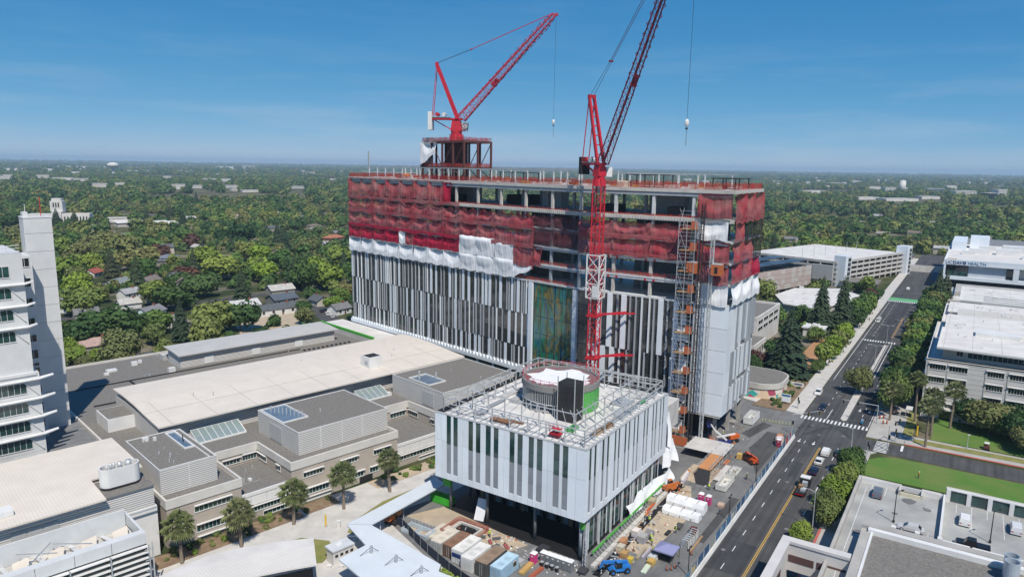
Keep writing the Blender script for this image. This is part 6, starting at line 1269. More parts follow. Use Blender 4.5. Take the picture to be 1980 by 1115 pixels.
def trunk_mesh(h, r, limbs=4, seed=1):
    q = random.Random(seed); g = MB(); g.tube((0,0,-0.1),(0,0,h),r,7,r*0.6)
    for i in range(limbs): a = 6.28*i/limbs+q.random(); g.tube((0,0,h*0.75),(0.5*cos(a),0.5*sin(a),h+0.35+0.2*q.random()),r*0.5,5,r*0.2)
    return g.mesh('trunk','trunk')
def conifer_mesh(seed, n=26, leaf='leaf_conifer'):
    q = random.Random(seed); g = MB(); g.tube((0,0,0.05),(0,0,0.98),0.02,5,0.004)
    for k in range(n):
        t = k/(n-1); z = 0.08+0.9*t; R0 = (1-t)**0.85*(0.9+0.25*q.random()); m = max(5, int(15*(1-t)+5))
        for i in range(m):
            a = 6.28*(i+q.random()*0.8)/m; rr = R0*(0.75+0.35*q.random()); e = Vector((cos(a),sin(a),0)); s = Vector((-sin(a),cos(a),0)); dz = -0.05*(1-t)-0.015; w = rr*(0.28+0.1*q.random())
            b = Vector((0,0,z)); g.add([b, b+e*rr*0.55+s*w+Vector((0,0,dz*0.4)), b+e*rr+Vector((0,0,dz*1.2-0.01*q.random())), b+e*rr*0.55-s*w+Vector((0,0,dz*0.4)), b+e*rr*0.6+Vector((0,0,dz*0.5+0.02))], ((0,1,4),(1,2,4),(2,3,4),(3,0,4)))
    return g.mesh('crown', leaf)                # radius 1, height 1
def palm_meshes(seed):
    q = random.Random(seed); g = MB(); g.tube((0,0,-0.1),(0.05,0,0.5),0.34,10,0.24); g.tube((0.05,0,0.5),(0,0.04,1.0),0.24,10,0.2)
    tm = g.mesh('trunk','palm_trunk'); f = MB()
    for i in range(40):
        a = i*2.399+q.random()*0.3; el = math.radians(82-125*(i/39)**0.85); e = Vector((cos(a)*cos(el), sin(a)*cos(el), sin(el))); s = Vector((-sin(a),cos(a),0)); up = e.cross(s)*-1
        L1, L2 = 1.05+0.35*q.random(), 1.0+0.25*q.random(); p = e*L1-Vector((0,0,0.10*L1)); f.add([s*0.035, -s*0.035, p-s*0.025, p+s*0.025], ((0,1,2,3),))
        m = 11
        for j in range(m):
            b = math.radians(-95+190*j/(m-1)); dirn = e*cos(b)+s*sin(b); tip = p+dirn*L2*(1-0.3*abs(b)/1.6)+Vector((0,0,-0.2-0.4*q.random())); mid = p+dirn*L2*0.5; wv = (e*-sin(b)+s*cos(b))*0.075
            f.add([p, mid+wv+up*0.05, tip, mid-wv-up*0.05], ((0,1,2),(0,2,3)))
    sk = MB()
    for i in range(26): a = i*2.4; e = Vector((cos(a),sin(a),0)); s = Vector((-sin(a),cos(a),0)); sk.add([e*0.2, e*0.62+s*0.2+Vector((0,0,-0.9-0.5*q.random())), e*0.62-s*0.2+Vector((0,0,-0.9-0.5*q.random()))], ((0,1,2),))
    return tm, f.mesh('fronds','leaf_palm'), sk.mesh('dead_skirt','palm_trunk')
CM = {k: [crown_mesh(s+i*17, 1500, 9+i, 0.098, 'leaf_'+k) for i in range(3)] for k, s in (('mix',1),('dark',2),('lime',3),('olive',5))}
for k_, s_ in (('mix',31),('dark',32),('lime',33),('olive',35)): CM['near_'+k_] = [crown_mesh(s_+i*11, 3800, 12+i, 0.058, 'leaf_'+k_) for i in range(2)]
CM['purple'] = [crown_mesh(9, 700, 7, 0.13, 'leaf_purple')]
TM = [trunk_mesh(0.62, 0.055, 4, i) for i in range(2)]; CF = [conifer_mesh(i) for i in (1,2)]; PM = [palm_meshes(i) for i in (1,2)]
TREES = []                                   # (x, y, radius, height, kind)
def tree(p, r, h, kind, label, group=None, name='tree'):
    if p.length < 290 and 'near_'+kind in CM: kind = 'near_'+kind
    t = thing(name, label, 'tree', (p.x,p.y,0), group); t.rotation_euler = (0,0,rtree.random()*6.28)
    def pt(n, me, loc, sc_):
        o = bpy.data.objects.new(n, me); col.objects.link(o); o.parent = t; o.location = loc; o.scale = sc_; return o
    if kind == 'conifer': pt('trunk', TM[0], (0,0,0), (h*0.09,h*0.09,h*0.18)); pt('crown', rtree.choice(CF), (0,0,h*0.04), (r,r,h))
    elif kind == 'palm':
        tm, f, sk = rtree.choice(PM); h *= rtree.uniform(.9,1.1); t.rotation_euler = (rtree.uniform(-.035,.035),rtree.uniform(-.035,.035),rtree.random()*6.28); q_ = rtree.uniform(.85,1.15); pt('trunk', tm, (0,0,0), (1.15,1.15,h)); c = pt('fronds', f, (0,0,h), (r/2.1*q_,r/2.1*rtree.uniform(.88,1.12),r/2.1*rtree.uniform(.85,1.15))); o = bpy.data.objects.new('dead_skirt', sk); col.objects.link(o); o.parent = c
    else: pt('trunk', TM[rtree.randrange(2)], (0,0,0), (r*0.9,r*0.9,h*0.52)); pt('crown', rtree.choice(CM[kind]), (0,0,h*0.16), (r,r,h*0.62))
    TREES.append((p.x,p.y,r)); return t
# ---- single trees read off the photograph
def ptree(px, py, r, h, kind, label, **k): return tree(G(px,py,0), r, h, kind, label, **k)
for i, (px, py, h) in enumerate(((352,1088,7.6),(467,1056,7.8),(568,1013,8.0),(665,983,8.2),(754,950,8.0))):
    ptree(px,py,2.95,h,'palm',('first','second','third','fourth','fifth')[i]+' palm from the left along the low taupe building',name='fan_palm',group='palms along the low building')
for i, (u, v, h) in enumerate(((123.5,-40.6,10.5),(126.6,-47.1,12.5),(105.4,-51.1,11.6),(116.8,-51.9,12),(126.3,-56.2,13.5))):
    tree(FB(u,v),2.9,h,'palm',('kerbside palm nearest the crossing on the far side street corner','palm just behind the kerbside palm, in front of leafy trees','nearest palm, on the grass by the red kerb','palm rising behind the nearest one on the grass','tallest palm, in front of the pale panelled building')[i],name='fan_palm',group='palms on the street corner')
for i, (u, v, r, h, k) in enumerate(((43,-36.2,3.7,7.6,'mix'),(52,-36.6,3.5,7.2,'lime'),(60,-37,3.6,7.8,'mix'),(67.5,-37.8,3.2,7.2,'mix'),(73.5,-36.6,3.4,7.4,'dark'),(32,-33.4,2.6,4,'lime'),(22,-32.6,1.6,2.4,'lime'))):
    tree(FB(u,v),r,h,k,'leafy street tree '+('nearest the lamp post beside the parking deck','in the middle of the near pavement row','just behind the black truck','closest to the lawn corner','overhanging the parked white cars','low and bright beside the brown-banded bridge','tiny, at the bottom edge of the street')[i],group='near street trees',name='street_tree')
tree(FB(146.6,-28.6),4.4,9.2,'olive','lone round tree on the median before the crossing',name='street_tree')
rs = random.Random(8)
for i, u in enumerate(range(136,352,9)):
    tree(FB(u+rs.uniform(-2,2),-41.5+rs.uniform(-1.6,1.2)),5.2+rs.random()*1.6,10+rs.random()*3,rs.choice(('mix','dark','olive','mix')),'leafy tree in the row along the right pavement',group='right pavement tree row',name='street_tree')
for i, (u, v, r, h) in enumerate(((135,-61,6,9),(128,-66,6.5,9.5),(124,-72,6,9),(117,-75,5,7.5),(136,-74,6,10),(131,-82,6,9))): tree(FB(u,v),r,h,'olive' if i % 2 else 'dark','spreading magnolia-like tree before the pale panelled building',group='trees before the pale building',name='spreading_tree')
tree(FB(155.4,-3.5),8.6,26,'conifer','huge dark redwood beside the mural pavilion',name='redwood'); tree(FB(238.6,0),7.0,27,'conifer','left of the twin dark redwoods by the gatehouse',name='redwood'); tree(FB(246,-8),7.0,27,'conifer','right of the twin dark redwoods by the gatehouse',name='redwood'); tree(FB(338,-43),6,24,'conifer','dark cypress by the street in front of the sign-fronted building',name='cypress'); tree(FB(350,-46),5.5,22,'conifer','second dark cypress, behind the first',name='cypress')
for i, (u, v, r, h, k) in enumerate(((178,-13,4.5,8.5,'lime'),(190,-12.5,4.5,9,'lime'),(205,-14,4.6,8.5,'mix'),(222,-13.5,4.4,8.5,'lime'),(262,-13,5,10,'dark'),(274,-12,5.5,11,'mix'),(288,-11,5.5,11,'dark'),(300,-12,5,10,'mix'),(316,-11,4.5,9,'dark'),(330,-10.5,4.5,9,'purple'),(165,-12,3,5,'mix'),(356,-12,3.6,6,'dark'))): tree(FB(u,v),r,h,k,'small tree in the row along the left pavement of the far street',group='left pavement tree row',name='street_tree')
for i, (u, v, r, h, k) in enumerate(((150,8,4,7,'dark'),(160,6,3.5,6,'purple'),(166,11,3,5,'purple'),(250,12,5,9,'dark'),(256,26,5,9,'dark'),(240,20,5,8,'mix'),(262,40,6,9,'lime'),(230,50,6,9,'mix'),(262,5,4,8,'mix'),(210,8,4,7,'dark'),(176,6,4,7,'dark'),(215,-2,4,7,'mix'))): tree(FB(u,v),r,h,k,'garden tree between the white clinic and the street',group='garden trees by the clinic',name='garden_tree')
for i, (px, py, r, h, k) in enumerate(((240,498,13,16,'olive'),(262,525,15,17,'olive'),(215,485,13,15,'olive'),(120,545,12,15,'lime'),(110,500,13,15,'lime'),(160,610,10,13,'mix'),(205,660,12,14,'dark'),(165,672,9,12,'dark'),(300,590,9,12,'mix'),(340,600,9.5,12,'dark'),(262,652,8,11,'dark'),(300,645,8,10,'mix'),(410,645,9,14,'mix'),(465,640,9,13,'dark'),(470,590,6,20,'conifer'),(515,545,9,13,'lime'),(430,540,13,15,'lime'),(400,520,12,15,'lime'),(590,562,9,17,'dark'),(570,555,8,19,'conifer'),(640,560,9,15,'lime'),(660,520,11,16,'lime'),(615,540,9,14,'lime'),(500,510,9,14,'lime'),(550,490,8,22,'conifer'),(470,470,13,16,'dark'),(430,470,8,14,'dark'),(588,606,4,6,'dark'),(640,600,5,7,'lime'),(385,575,9,12,'mix'),(345,560,8,10,'dark'),(155,700,4,6,'lime'),(135,705,4,6,'lime'),(185,700,3.5,5,'lime'),(110,440,8,22,'conifer'),(145,440,7,20,'conifer'),(190,425,7,26,'conifer'),(285,440,7,22,'conifer'),(330,430,9,22,'conifer'),(355,440,7,20,'conifer'),(30,400,5,24,'conifer'),(20,440,11,16,'dark'),(520,430,11,14,'mix'),(380,395,6,24,'conifer'),(350,390,5,22,'conifer'),(620,430,6,20,'conifer'),(600,420,11,14,'mix'),(310,500,9,11,'purple'),(360,545,8,10,'purple'))):
    ptree(px,py,r,h,k,{'conifer':'dark pointed conifer standing above the left neighbourhood','purple':'purple-leaved tree in the left neighbourhood','lime':'bright yellow-green tree in the left neighbourhood','dark':'dense dark green tree in the left neighbourhood'}.get(k,'broad olive-green tree in the left neighbourhood'),group={'conifer':'conifers left','purple':'purple trees left','lime':'bright trees left','dark':'dark trees left'}.get(k,'broad trees left'),name='conifer' if k == 'conifer' else 'broadleaf_tree')
# ---- filling: the nearest as single trees, the rest as one wood of instances
RECT = [(FB,-120,150,-130,62),(FB,150,232,-130,-6),(FB,150,640,-37,-9),(FB,198,250,-130,-47),(FB,278,334,-130,-50),(FB,340,565,-155,-38),(FB,164,228,8,46),(FB,268,350,-8,37),(FB,380,412,-12,18),(FB,490,520,-50,30),(FC,-10,112,-9,74),(FC,-90,-15,2,44),(FL,-140,64,-20,186),(FL,40,95,40,195),(FL,-150,80,204,217),(FL,64,80,180,225),(FL,72,92,215,270),(FL,34,84,228,254),(FL,-150,120,300,308),(FD,-36,38,-20,18),(FF,-60,110,-50,50)]
def blocked(x, y, r):
    az = math.atan2(x, y); d = math.hypot(x, y)
    for a_, h_, d0, d1 in CLEAR:
        if abs(az-a_) < h_ and d0 < d < d1: return True
    if d > 1200 and sin(x*0.0073+1.3*sin(y*0.0041))+sin(y*0.0061+1.7*sin(x*0.0037)) > 1.0: return True
    if sin(x*0.021+1.3*sin(y*0.013))+sin(y*0.027+1.7*sin(x*0.011)) > 1.05 and 230 < d < 1200: return True
    for f, a, b, c, d in RECT:
        u, v = (x-f.o.x)*f.U.x+(y-f.o.y)*f.U.y, (x-f.o.x)*f.V.x+(y-f.o.y)*f.V.y
        if a-r*0.5 < u < b+r*0.5 and c-r*0.5 < v < d+r*0.5: return True
    return False
occ = {}
def near_occ(x, y, r):
    K_ = 0.95 if x*x+y*y < 640000 else 0.85
    i, j = int(x//20), int(y//20)
    for a in (-1,0,1):
        for b in (-1,0,1):
            for (p, q, s) in occ.get((i+a,j+b), ()):
                if (x-p)**2+(y-q)**2 < (K_*(r+s))**2: return True
    return False
def put(x, y, r): occ.setdefault((int(x//20),int(y//20)), []).append((x,y,r))
for x, y, r in TREES: put(x, y, r)
for x, y, r in HR: put(x, y, r*0.9)
cand = []
for k in range(60000):
    az = math.radians(rtree.uniform(-39,39)); d = 150+1150*math.sqrt(rtree.random())
    x, y = d*sin(az), d*cos(az); r = rtree.choice((3,3.5,4,4.5,5,6,7,8)); 
    if blocked(x, y, r) or near_occ(x, y, r): continue
    put(x, y, r); cand.append((d/r, x, y, r))
cand.sort()
NIND = 190
for _, x, y, r in cand[:NIND]:
    kind = rtree.choices(('mix','dark','lime','olive','conifer','purple'),(34,13,19,20,11,3))[0]; side = 'left' if x < 40 else 'right'
    hh = r*rtree.uniform(1.5,2.1) if kind != 'conifer' else r*3.2
    tree(Vector((x,y,0)), r if kind != 'conifer' else r*0.8, hh, kind, {'conifer':'conifer','lime':'light green tree','purple':'reddish tree','dark':'dark green tree'}.get(kind,'green tree')+' standing among the close trees %s of the tower' % side, group='%s filling trees %s' % (kind, side), name='conifer' if kind == 'conifer' else 'broadleaf_tree')
# the rest: instances on points
pts = [(x,y,r,0) for _,x,y,r in cand[NIND:]]
for k in range(19000):
    az = math.radians(rtree.uniform(-39,39)); d = math.sqrt(1300**2+(4200**2-1300**2)*rtree.random()); r = rtree.uniform(6,11); pts.append((d*sin(az), d*cos(az), r, 1)) if not blocked(d*sin(az), d*cos(az), r) else None
for k in range(12000):
    az = math.radians(rtree.uniform(-39,39)); d = 4200+(19000-4200)*rtree.random()**1.25; r = rtree.uniform(9,16)*(d/4200)**0.5; pts.append((d*sin(az), d*cos(az), r, 2)) if not blocked(d*sin(az), d*cos(az), r) else None
far_src = []
for i, (leaf, kind) in enumerate((('leaf_mix','b'),('leaf_dark','b'),('leaf_olive','b'),('leaf_mix','b'),('leaf_conifer','c'))):
    me = crown_mesh(60+i, 150, 6, 0.24, leaf) if kind == 'b' else conifer_mesh(70, 12)
    if kind == 'c': me.transform(Matrix.Diagonal((0.6,0.6,2.3,1)))
    else: me.transform(Matrix.Diagonal((1,1,1.15,1)))
    far_src.append(me)
def wood(name, label, P):
    me = bpy.data.meshes.new(name); me.from_pydata([(x,y,0) for x,y,r,_ in P], [], [])
    a = me.attributes.new('scl','FLOAT','POINT'); a.data.foreach_set('value', [r for _,_,r,_ in P]); b = me.attributes.new('rot','FLOAT','POINT'); b.data.foreach_set('value', [rtree.random()*6.28 for _ in P])
    o = bpy.data.objects.new(name, me); col.objects.link(o); tag(o, label, 'trees', kind='stuff'); return o
def scatter(o, src):
    ng = bpy.data.node_groups.new('scatter','GeometryNodeTree'); ng.interface.new_socket('Geometry', in_out='INPUT', socket_type='NodeSocketGeometry'); ng.interface.new_socket('Geometry', in_out='OUTPUT', socket_type='NodeSocketGeometry')
    N = ng.nodes; Lk = ng.links; i = N.new('NodeGroupInput'); out = N.new('NodeGroupOutput'); oi = N.new('GeometryNodeObjectInfo'); oi.inputs['Object'].default_value = src; oi.inputs['As Instance'].default_value = True
    ip = N.new('GeometryNodeInstanceOnPoints'); na = N.new('GeometryNodeInputNamedAttribute'); na.data_type = 'FLOAT'; na.inputs['Name'].default_value = 'scl'; nb = N.new('GeometryNodeInputNamedAttribute'); nb.data_type = 'FLOAT'; nb.inputs['Name'].default_value = 'rot'
    cx = N.new('ShaderNodeCombineXYZ'); Lk.new(nb.outputs['Attribute'], cx.inputs['Z']); Lk.new(i.outputs[0], ip.inputs['Points']); Lk.new(oi.outputs['Geometry'], ip.inputs['Instance']); Lk.new(na.outputs['Attribute'], ip.inputs['Scale']); Lk.new(cx.outputs[0], ip.inputs['Rotation']); Lk.new(ip.outputs[0], out.inputs[0])
    md = o.modifiers.new('scatter','NODES'); md.node_group = ng
groups = [[] for _ in far_src]
for p in pts: groups[rtree.choices(range(5),(30,24,18,14,14))[0]].append(p)
names = ['mixed','dark','olive','green','conifer']
for k, P in enumerate(groups):
    src = bpy.data.objects.new('wood_crown', far_src[k])
    o = wood('distant_wood', 'suburban tree cover of %s crowns reaching to the horizon' % names[k], P); scatter(o, src)
# ================================================================ the air
hz = MB().box(-27000,27000,-27000,27000,-1.2,160).build('haze', 'dark'); tag(hz, kind='stuff'); hz.data.materials.clear()
hm = bpy.data.materials.new('haze'); hm.use_nodes = True; N = hm.node_tree.nodes; N.clear(); ho_ = N.new('ShaderNodeOutputMaterial'); pv = N.new('ShaderNodeVolumePrincipled'); pv.inputs['Color'].default_value = (0.60,0.81,1.0,1); pv.inputs['Density'].default_value = 0.000085; pv.inputs['Anisotropy'].default_value = 0.0
hm.node_tree.links.new(pv.outputs[0], ho_.inputs['Volume']); hz.data.materials.append(hm)
# ================================================================ vehicles
def car_proto(kind):
    L, W, H = {'sedan':(4.7,1.82,1.45),'suv':(4.8,1.92,1.75),'pickup':(5.6,1.98,1.85)}[kind]
    hb = H*0.56; y0 = 0.32
    prof = {'sedan':[(-.5,y0),(-.5,hb*.95),(-.40,hb),(-.26,H),(.10,H),(.27,hb*1.02),(.47,hb*.86),(.5,hb*.6),(.5,y0)],
            'suv':[(-.5,y0),(-.5,hb),(-.47,H*.97),(-.40,H),(.12,H),(.26,hb*1.05),(.46,hb*.92),(.5,hb*.65),(.5,y0)],
            'pickup':[(-.5,y0),(-.5,hb),(-.12,hb),(-.10,H*.97),(-.05,H),(.13,H),(.25,hb*1.05),(.46,hb*.95),(.5,hb*.65),(.5,y0)]}[kind]
    n = len(prof); P = []
    for s in (-1,1):
        for x, z in prof: k = 1.0 if z < hb*1.08 else 0.80; P.append((x*L, s*W/2*k, z))
    g = MB(); g.add(P, [list(range(n)), list(range(n,2*n))[::-1]]+[[i,n+i,n+(i+1)%n,(i+1)%n] for i in range(n)])
    body = g.mesh('body','paint')
    gl = MB(); e = 0.02
    def rake(x0, z0, x1, z1, w0, w1): gl.quad((x0*L,-W/2*w0,z0),(x0*L,W/2*w0,z0),(x1*L,W/2*w1,z1),(x1*L,-W/2*w1,z1))
    gl_f = MB(); zt, zb = H*0.97, hb*1.12
    fx = {'sedan':(.255,.115),'suv':(.25,.13),'pickup':(.24,.14)}[kind]; rx = {'sedan':(-.385,-.275),'suv':(-.478,-.462),'pickup':(-.125,-.108)}[kind]
    def pane(m, x0, x1, sx):
        m.quad((x0*L+sx,-W/2*.88,zb),(x0*L+sx,W/2*.88,zb),(x1*L+sx,W/2*.76,zt),(x1*L+sx,-W/2*.76,zt)); return m
    ws = pane(MB(), fx[0], fx[1], 0.03).mesh('windscreen','glass'); rw_ = pane(MB(), rx[0], rx[1], -0.03).mesh('rear_window','glass')
    sides = []
    for s in (-1,1):
        m = MB(); a, b, c, d = rx[0]+.07, fx[0]-.05, fx[1]-.01, rx[1]+.04; y = lambda k: s*(W/2*k+0.012)
        m.quad((a*L,y(.93),zb+.03),(b*L,y(.93),zb+.03),(c*L,y(.815),zt-.05),(d*L,y(.815),zt-.05)); sides.append(m.mesh('side_window','glass'))
    wh = MB().tube((0,-0.11,0),(0,0.11,0),0.34,12).mesh('wheel','rubber'); rim = MB().tube((0,-0.12,0),(0,0.12,0),0.2,8).mesh('rim','galv')
    hl_ = MB().box(0,0.05,-0.18,0.18,0,0.16).mesh('headlight','lamp'); tl_ = MB().box(-0.05,0,-0.2,0.2,0,0.16).mesh('taillight','tail')
    return dict(L=L,W=W,H=H,hb=hb,body=body,ws=ws,rw=rw_,sides=sides,wh=wh,rim=rim,hl=hl_,tl=tl_)
CARS = {k: car_proto(k) for k in ('sedan','suv','pickup')}
def add(n, me, par, loc=(0,0,0), c=None, rz=0): 
    o = bpy.data.objects.new(n, me); col.objects.link(o); o.parent = par; o.location = loc; o.rotation_euler = (0,0,rz)
    if c: o.color = (*c,1)
    return o
def car(kind, p, rz, c, label, group=None, name='parked_car'):
    m = CARS[kind]; t = thing(name, label, 'car', p, group); t.rotation_euler = (0,0,rz); add('body', m['body'], t, c=c); add('windscreen', m['ws'], t); add('rear_window', m['rw'], t)
    for s in m['sides']: add('side_window', s, t)
    for x in (-.31,.31):
        for s in (-1,1): w = add('wheel', m['wh'], t, (x*m['L'],s*(m['W']/2-0.1),0.34)); add('rim', m['rim'], w)
    for s in (-1,1): add('headlight', m['hl'], t, (m['L']*0.488,s*m['W']*0.34,m['hb']*0.66)); add('taillight', m['tl'], t, (-m['L']*0.494,s*m['W']*0.36,m['hb']*0.72))
    return t
rB, rL = FB.rz, FL.rz
WHT, BLK, NAVY, SIL = (0.72,0.72,0.71), (0.012,0.012,0.014), (0.012,0.02,0.05), (0.30,0.32,0.34)
car('suv',FB(84.0,-29.2),rB,WHT,'white sport utility car at the head of the kerb-side queue',name='car'); car('sedan',FB(76.8,-28.8),rB,(0.66,0.67,0.66),'white sedan with a dark windscreen behind the white utility car',name='car'); car('sedan',FB(69.6,-28.9),rB,NAVY,'dark blue car in front of the black truck, half under the tree',name='car')
car('sedan',FB(85.2,-32.2),rB+0.1,(0.02,0.05,0.06),'dark teal car beside the lamp post at the corner',name='car'); car('sedan',FB(123,-21.6),rB+pi,NAVY,'dark blue sedan waiting before the crosswalk'); car('suv',FB(138.2,-17.6),rB+pi,WHT,'white car pulled up at the yellow kerb')
car('sedan',FB(288,-19.8),rB+pi,WHT,'white sedan parked far up the street beside the pines'); car('suv',FB(281.5,-19.9),rB+pi,WHT,'white van-like car parked just nearer than the far white sedan'); car('suv',FB(404,-24),rB,WHT,'white car alone on the far end of the street',name='car')
car('suv',FB(50.9,-44.8,5.9),rB+0.02,(0.13,0.15,0.18),'grey car parked alone in the corner of the parking deck'); car('suv',FB(47.6,-60.8,5.9),rB,WHT,'white car on the deck just right of the dividing wall'); car('suv',FB(49.4,-69.3,5.9),rB,(0.62,0.63,0.64),'white car on the deck at the right edge of the picture'); car('pickup',FB(36.8,-62.2,5.9),rB+pi/2,BLK,'black pickup nosed against the white deck wall'); car('sedan',FB(37.6,-52,5.9),rB+pi/2,(0.5,0.5,0.5),'pale car half hidden below the deck wall')
for i, (px, py, c, k) in enumerate(((148,708,BLK,'suv'),(162,702,(0.05,0.05,0.055),'sedan'),(180,700,(0.5,0.51,0.52),'sedan'),(197,697,(0.02,0.05,0.2),'suv'),(211,694,WHT,'suv'),(225,692,(0.45,0.46,0.47),'sedan'),(121,712,(0.1,0.02,0.02),'sedan'))): car(k,G(px,py,0),rL+pi/2+0.1,c,('black car second from the left in the kerb row beyond the roof','dark car third from the left in the kerb row beyond the roof','silver car beside the blue one in the row beyond the roof','blue car in the kerb row beyond the roof','white car right of the blue one in the row beyond the roof','grey car at the right end of the row beyond the roof','dark red car closest to the white tower')[i])
for i, (px, py, c) in enumerate(((622,603,BLK),(633,608,WHT),(642,613,(0.6,0.6,0.6)),(597,598,(0.05,0.05,0.06)),(521,629,(0.12,0.015,0.03)))): car('sedan',G(px,py,0),rL+1.2,c,('black car on the side street by the cottage','white car first behind the black one on the side street','second pale car on the side street, nearest the tower','dark car beside the hedge on the side street','dark red car on the ranch house drive')[i])
# black flatbed truck
tk = thing('flatbed_truck','black flatbed truck with a white cab roof standing at the kerb','truck',FB(57,-28.7)); tk.rotation_euler = (0,0,rB)
def tb(n, a, m, par=tk): return add(n, MB().box(*a).mesh(n,m), par)
tb('chassis',(-4,4,-1.0,1.0,0.55,0.85),'dark'); tb('bed',(-4.1,1.4,-1.2,1.2,0.9,1.1),'dark'); tb('cab',(1.6,3.9,-1.15,1.15,0.6,2.5),'dark'); tb('cab_roof',(1.7,3.5,-1.1,1.1,2.51,2.7),'white_metal'); tb('windscreen',(3.91,3.95,-1.0,1.0,1.6,2.35),'glass'); tb('headboard',(1.42,1.56,-1.15,1.15,1.1,2.3),'dark')
for x in (-3.9,-2.2,-0.6,1.1):
    for s in (-1.16,1.1): tb('stake',(x,x+0.1,s,s+0.06,1.1,1.9),'dark')
for i, (x, y, z) in enumerate(((-3,-0.5,1.1),(-1.6,0.2,1.1),(0,-0.3,1.1))): tb('load',(x,x+1.2,y-0.5,y+0.6,z,z+0.5+0.3*i),'rust' if i % 2 else 'steel_grey')
for x in (-2.9,-1.9,2.8):
    for s in (-1,1): add('wheel', MB().tube((0,-0.16,0),(0,0.16,0),0.48,12).mesh('wheel','rubber'), tk, (x,s*0.95,0.48))
tb('rear_light',(-4.14,-4.1,-1.0,1.0,0.6,0.8),'tail')
# motorbike at the crossing and service carts
mb_ = thing('scooter','small blue scooter crossing by the crosswalk','scooter',FB(115,-34)); add('body', MB().box(-0.9,0.8,-0.3,0.3,0.35,0.9).box(-0.6,0.0,-0.25,0.25,0.9,1.05).mesh('body','sign_teal'), mb_, rz=rB); add('screen', MB().box(0.5,0.6,-0.3,0.3,0.9,1.5).mesh('screen','galv_b'), mb_, rz=rB)
for x in (-0.7,0.8): add('wheel', MB().tube((x,-0.08,0.3),(x,0.08,0.3),0.3,10).mesh('wheel','rubber'), mb_, rz=rB)
# telehandlers
def telehandler(p, rz, c, label, reach=4.5, rise=1.6):
    t = thing('telehandler', label, 'telehandler', p); t.rotation_euler = (0,0,rz)
    add('body', MB().hexa([(-2.2,-0.9,0.6),(1.8,-0.9,0.6),(1.8,0.9,0.6),(-2.2,0.9,0.6),(-2.2,-0.8,1.5),(1.2,-0.8,1.25),(1.2,0.8,1.25),(-2.2,0.8,1.5)]).mesh('body','paint'), t, c=c); cb = add('cab', MB().hexa([(-0.5,0.1,1.3),(0.8,0.1,1.3),(0.8,0.95,1.3),(-0.5,0.95,1.3),(-0.4,0.15,2.4),(0.5,0.15,2.4),(0.5,0.9,2.4),(-0.4,0.9,2.4)]).mesh('cab','glass'), t); add('cab_roof', MB().box(-0.5,0.6,0.1,0.95,2.4,2.5).mesh('cab_roof','paint'), cb, c=c)
    add('boom', MB().bar((-2.0,-0.35,1.7),(reach-0.6,-0.35,1.3+rise),0.5).mesh('boom','paint'), t, c=c); add('inner_boom', MB().bar((reach-0.6,-0.35,1.3+rise),(reach,-0.35,0.9),0.34).mesh('inner_boom','paint'), t, c=c)
    for s in (-0.4,0.4): add('fork', MB().box(reach,reach+1.3,s-0.42,s-0.28,0.35,0.43).mesh('fork','dark'), t)
    add('carriage', MB().box(reach-0.05,reach+0.05,-1.0,0.3,0.3,1.3).mesh('carriage','dark'), t)
    for x in (-1.5,1.4):
        for s in (-1,1): w = add('wheel', MB().tube((0,-0.2,0),(0,0.2,0),0.58,12).mesh('wheel','rubber'), t, (x,s*0.95,0.58)); add('rim', MB().tube((0,-0.22,0),(0,0.22,0),0.26,8).mesh('rim','paint'), w, c=c)
    return t
telehandler(FB(0.6,-7.0),rB+2.4,(0.02,0.17,0.5),'bright blue telehandler at the bottom edge of the yard',3.6,0.9); telehandler(FB(66.7,-13.9),rB+0.9,(0.55,0.09,0.02),'orange-red telehandler in the middle of the upper yard',3.0,0.5); telehandler(FB(39.2,-2.8),rB-0.4,(0.5,0.14,0.03),'orange and black machine parked beside the sheeted pavilion edge',2.6,0.3)
def boomlift(p, rz, c, label, top):
    t = thing('boom_lift', label, 'boom lift', p); t.rotation_euler = (0,0,rz); add('chassis', MB().box(-1.6,1.6,-1.1,1.1,0.5,0.95).mesh('chassis','dark'), t); add('turret', MB().box(-1.5,1.0,-0.8,0.8,0.97,2.0).mesh('turret','paint'), t, c=c); add('counterweight', MB().box(-2.3,-1.52,-0.8,0.8,1.1,2.0).mesh('counterweight','paint'), t, c=c)
    add('boom', MB().bar((-1.2,0,2.1),(top[0]*0.6,0,top[1]*0.6+0.8),0.42).bar((top[0]*0.6,0,top[1]*0.6+0.8),(top[0],0,top[1]),0.3).mesh('boom','white_metal'), t); x, z = top
    b = add('basket', MB().box(x,x+1.0,-0.9,0.9,z-0.6,z-0.5).bar((x,-.9,z-.5),(x,-.9,z+.5),.06).bar((x,.9,z-.5),(x,.9,z+.5),.06).bar((x+1,-.9,z-.5),(x+1,-.9,z+.5),.06).bar((x+1,.9,z-.5),(x+1,.9,z+.5),.06).mesh('basket','paint'), t, c=c); add('basket_rail', MB().bar((x,-.9,z+.5),(x+1,-.9,z+.5),.06).bar((x,.9,z+.5),(x+1,.9,z+.5),.06).bar((x,-.9,z+.5),(x,.9,z+.5),.06).bar((x+1,-.9,z+.5),(x+1,.9,z+.5),.06).mesh('basket_rail','paint'), b, c=c)
    for wx in (-1.2,1.2):
        for s in (-1,1): add('wheel', MB().tube((0,-0.18,0),(0,0.18,0),0.48,12).mesh('wheel','rubber'), t, (wx,s*1.15,0.48))
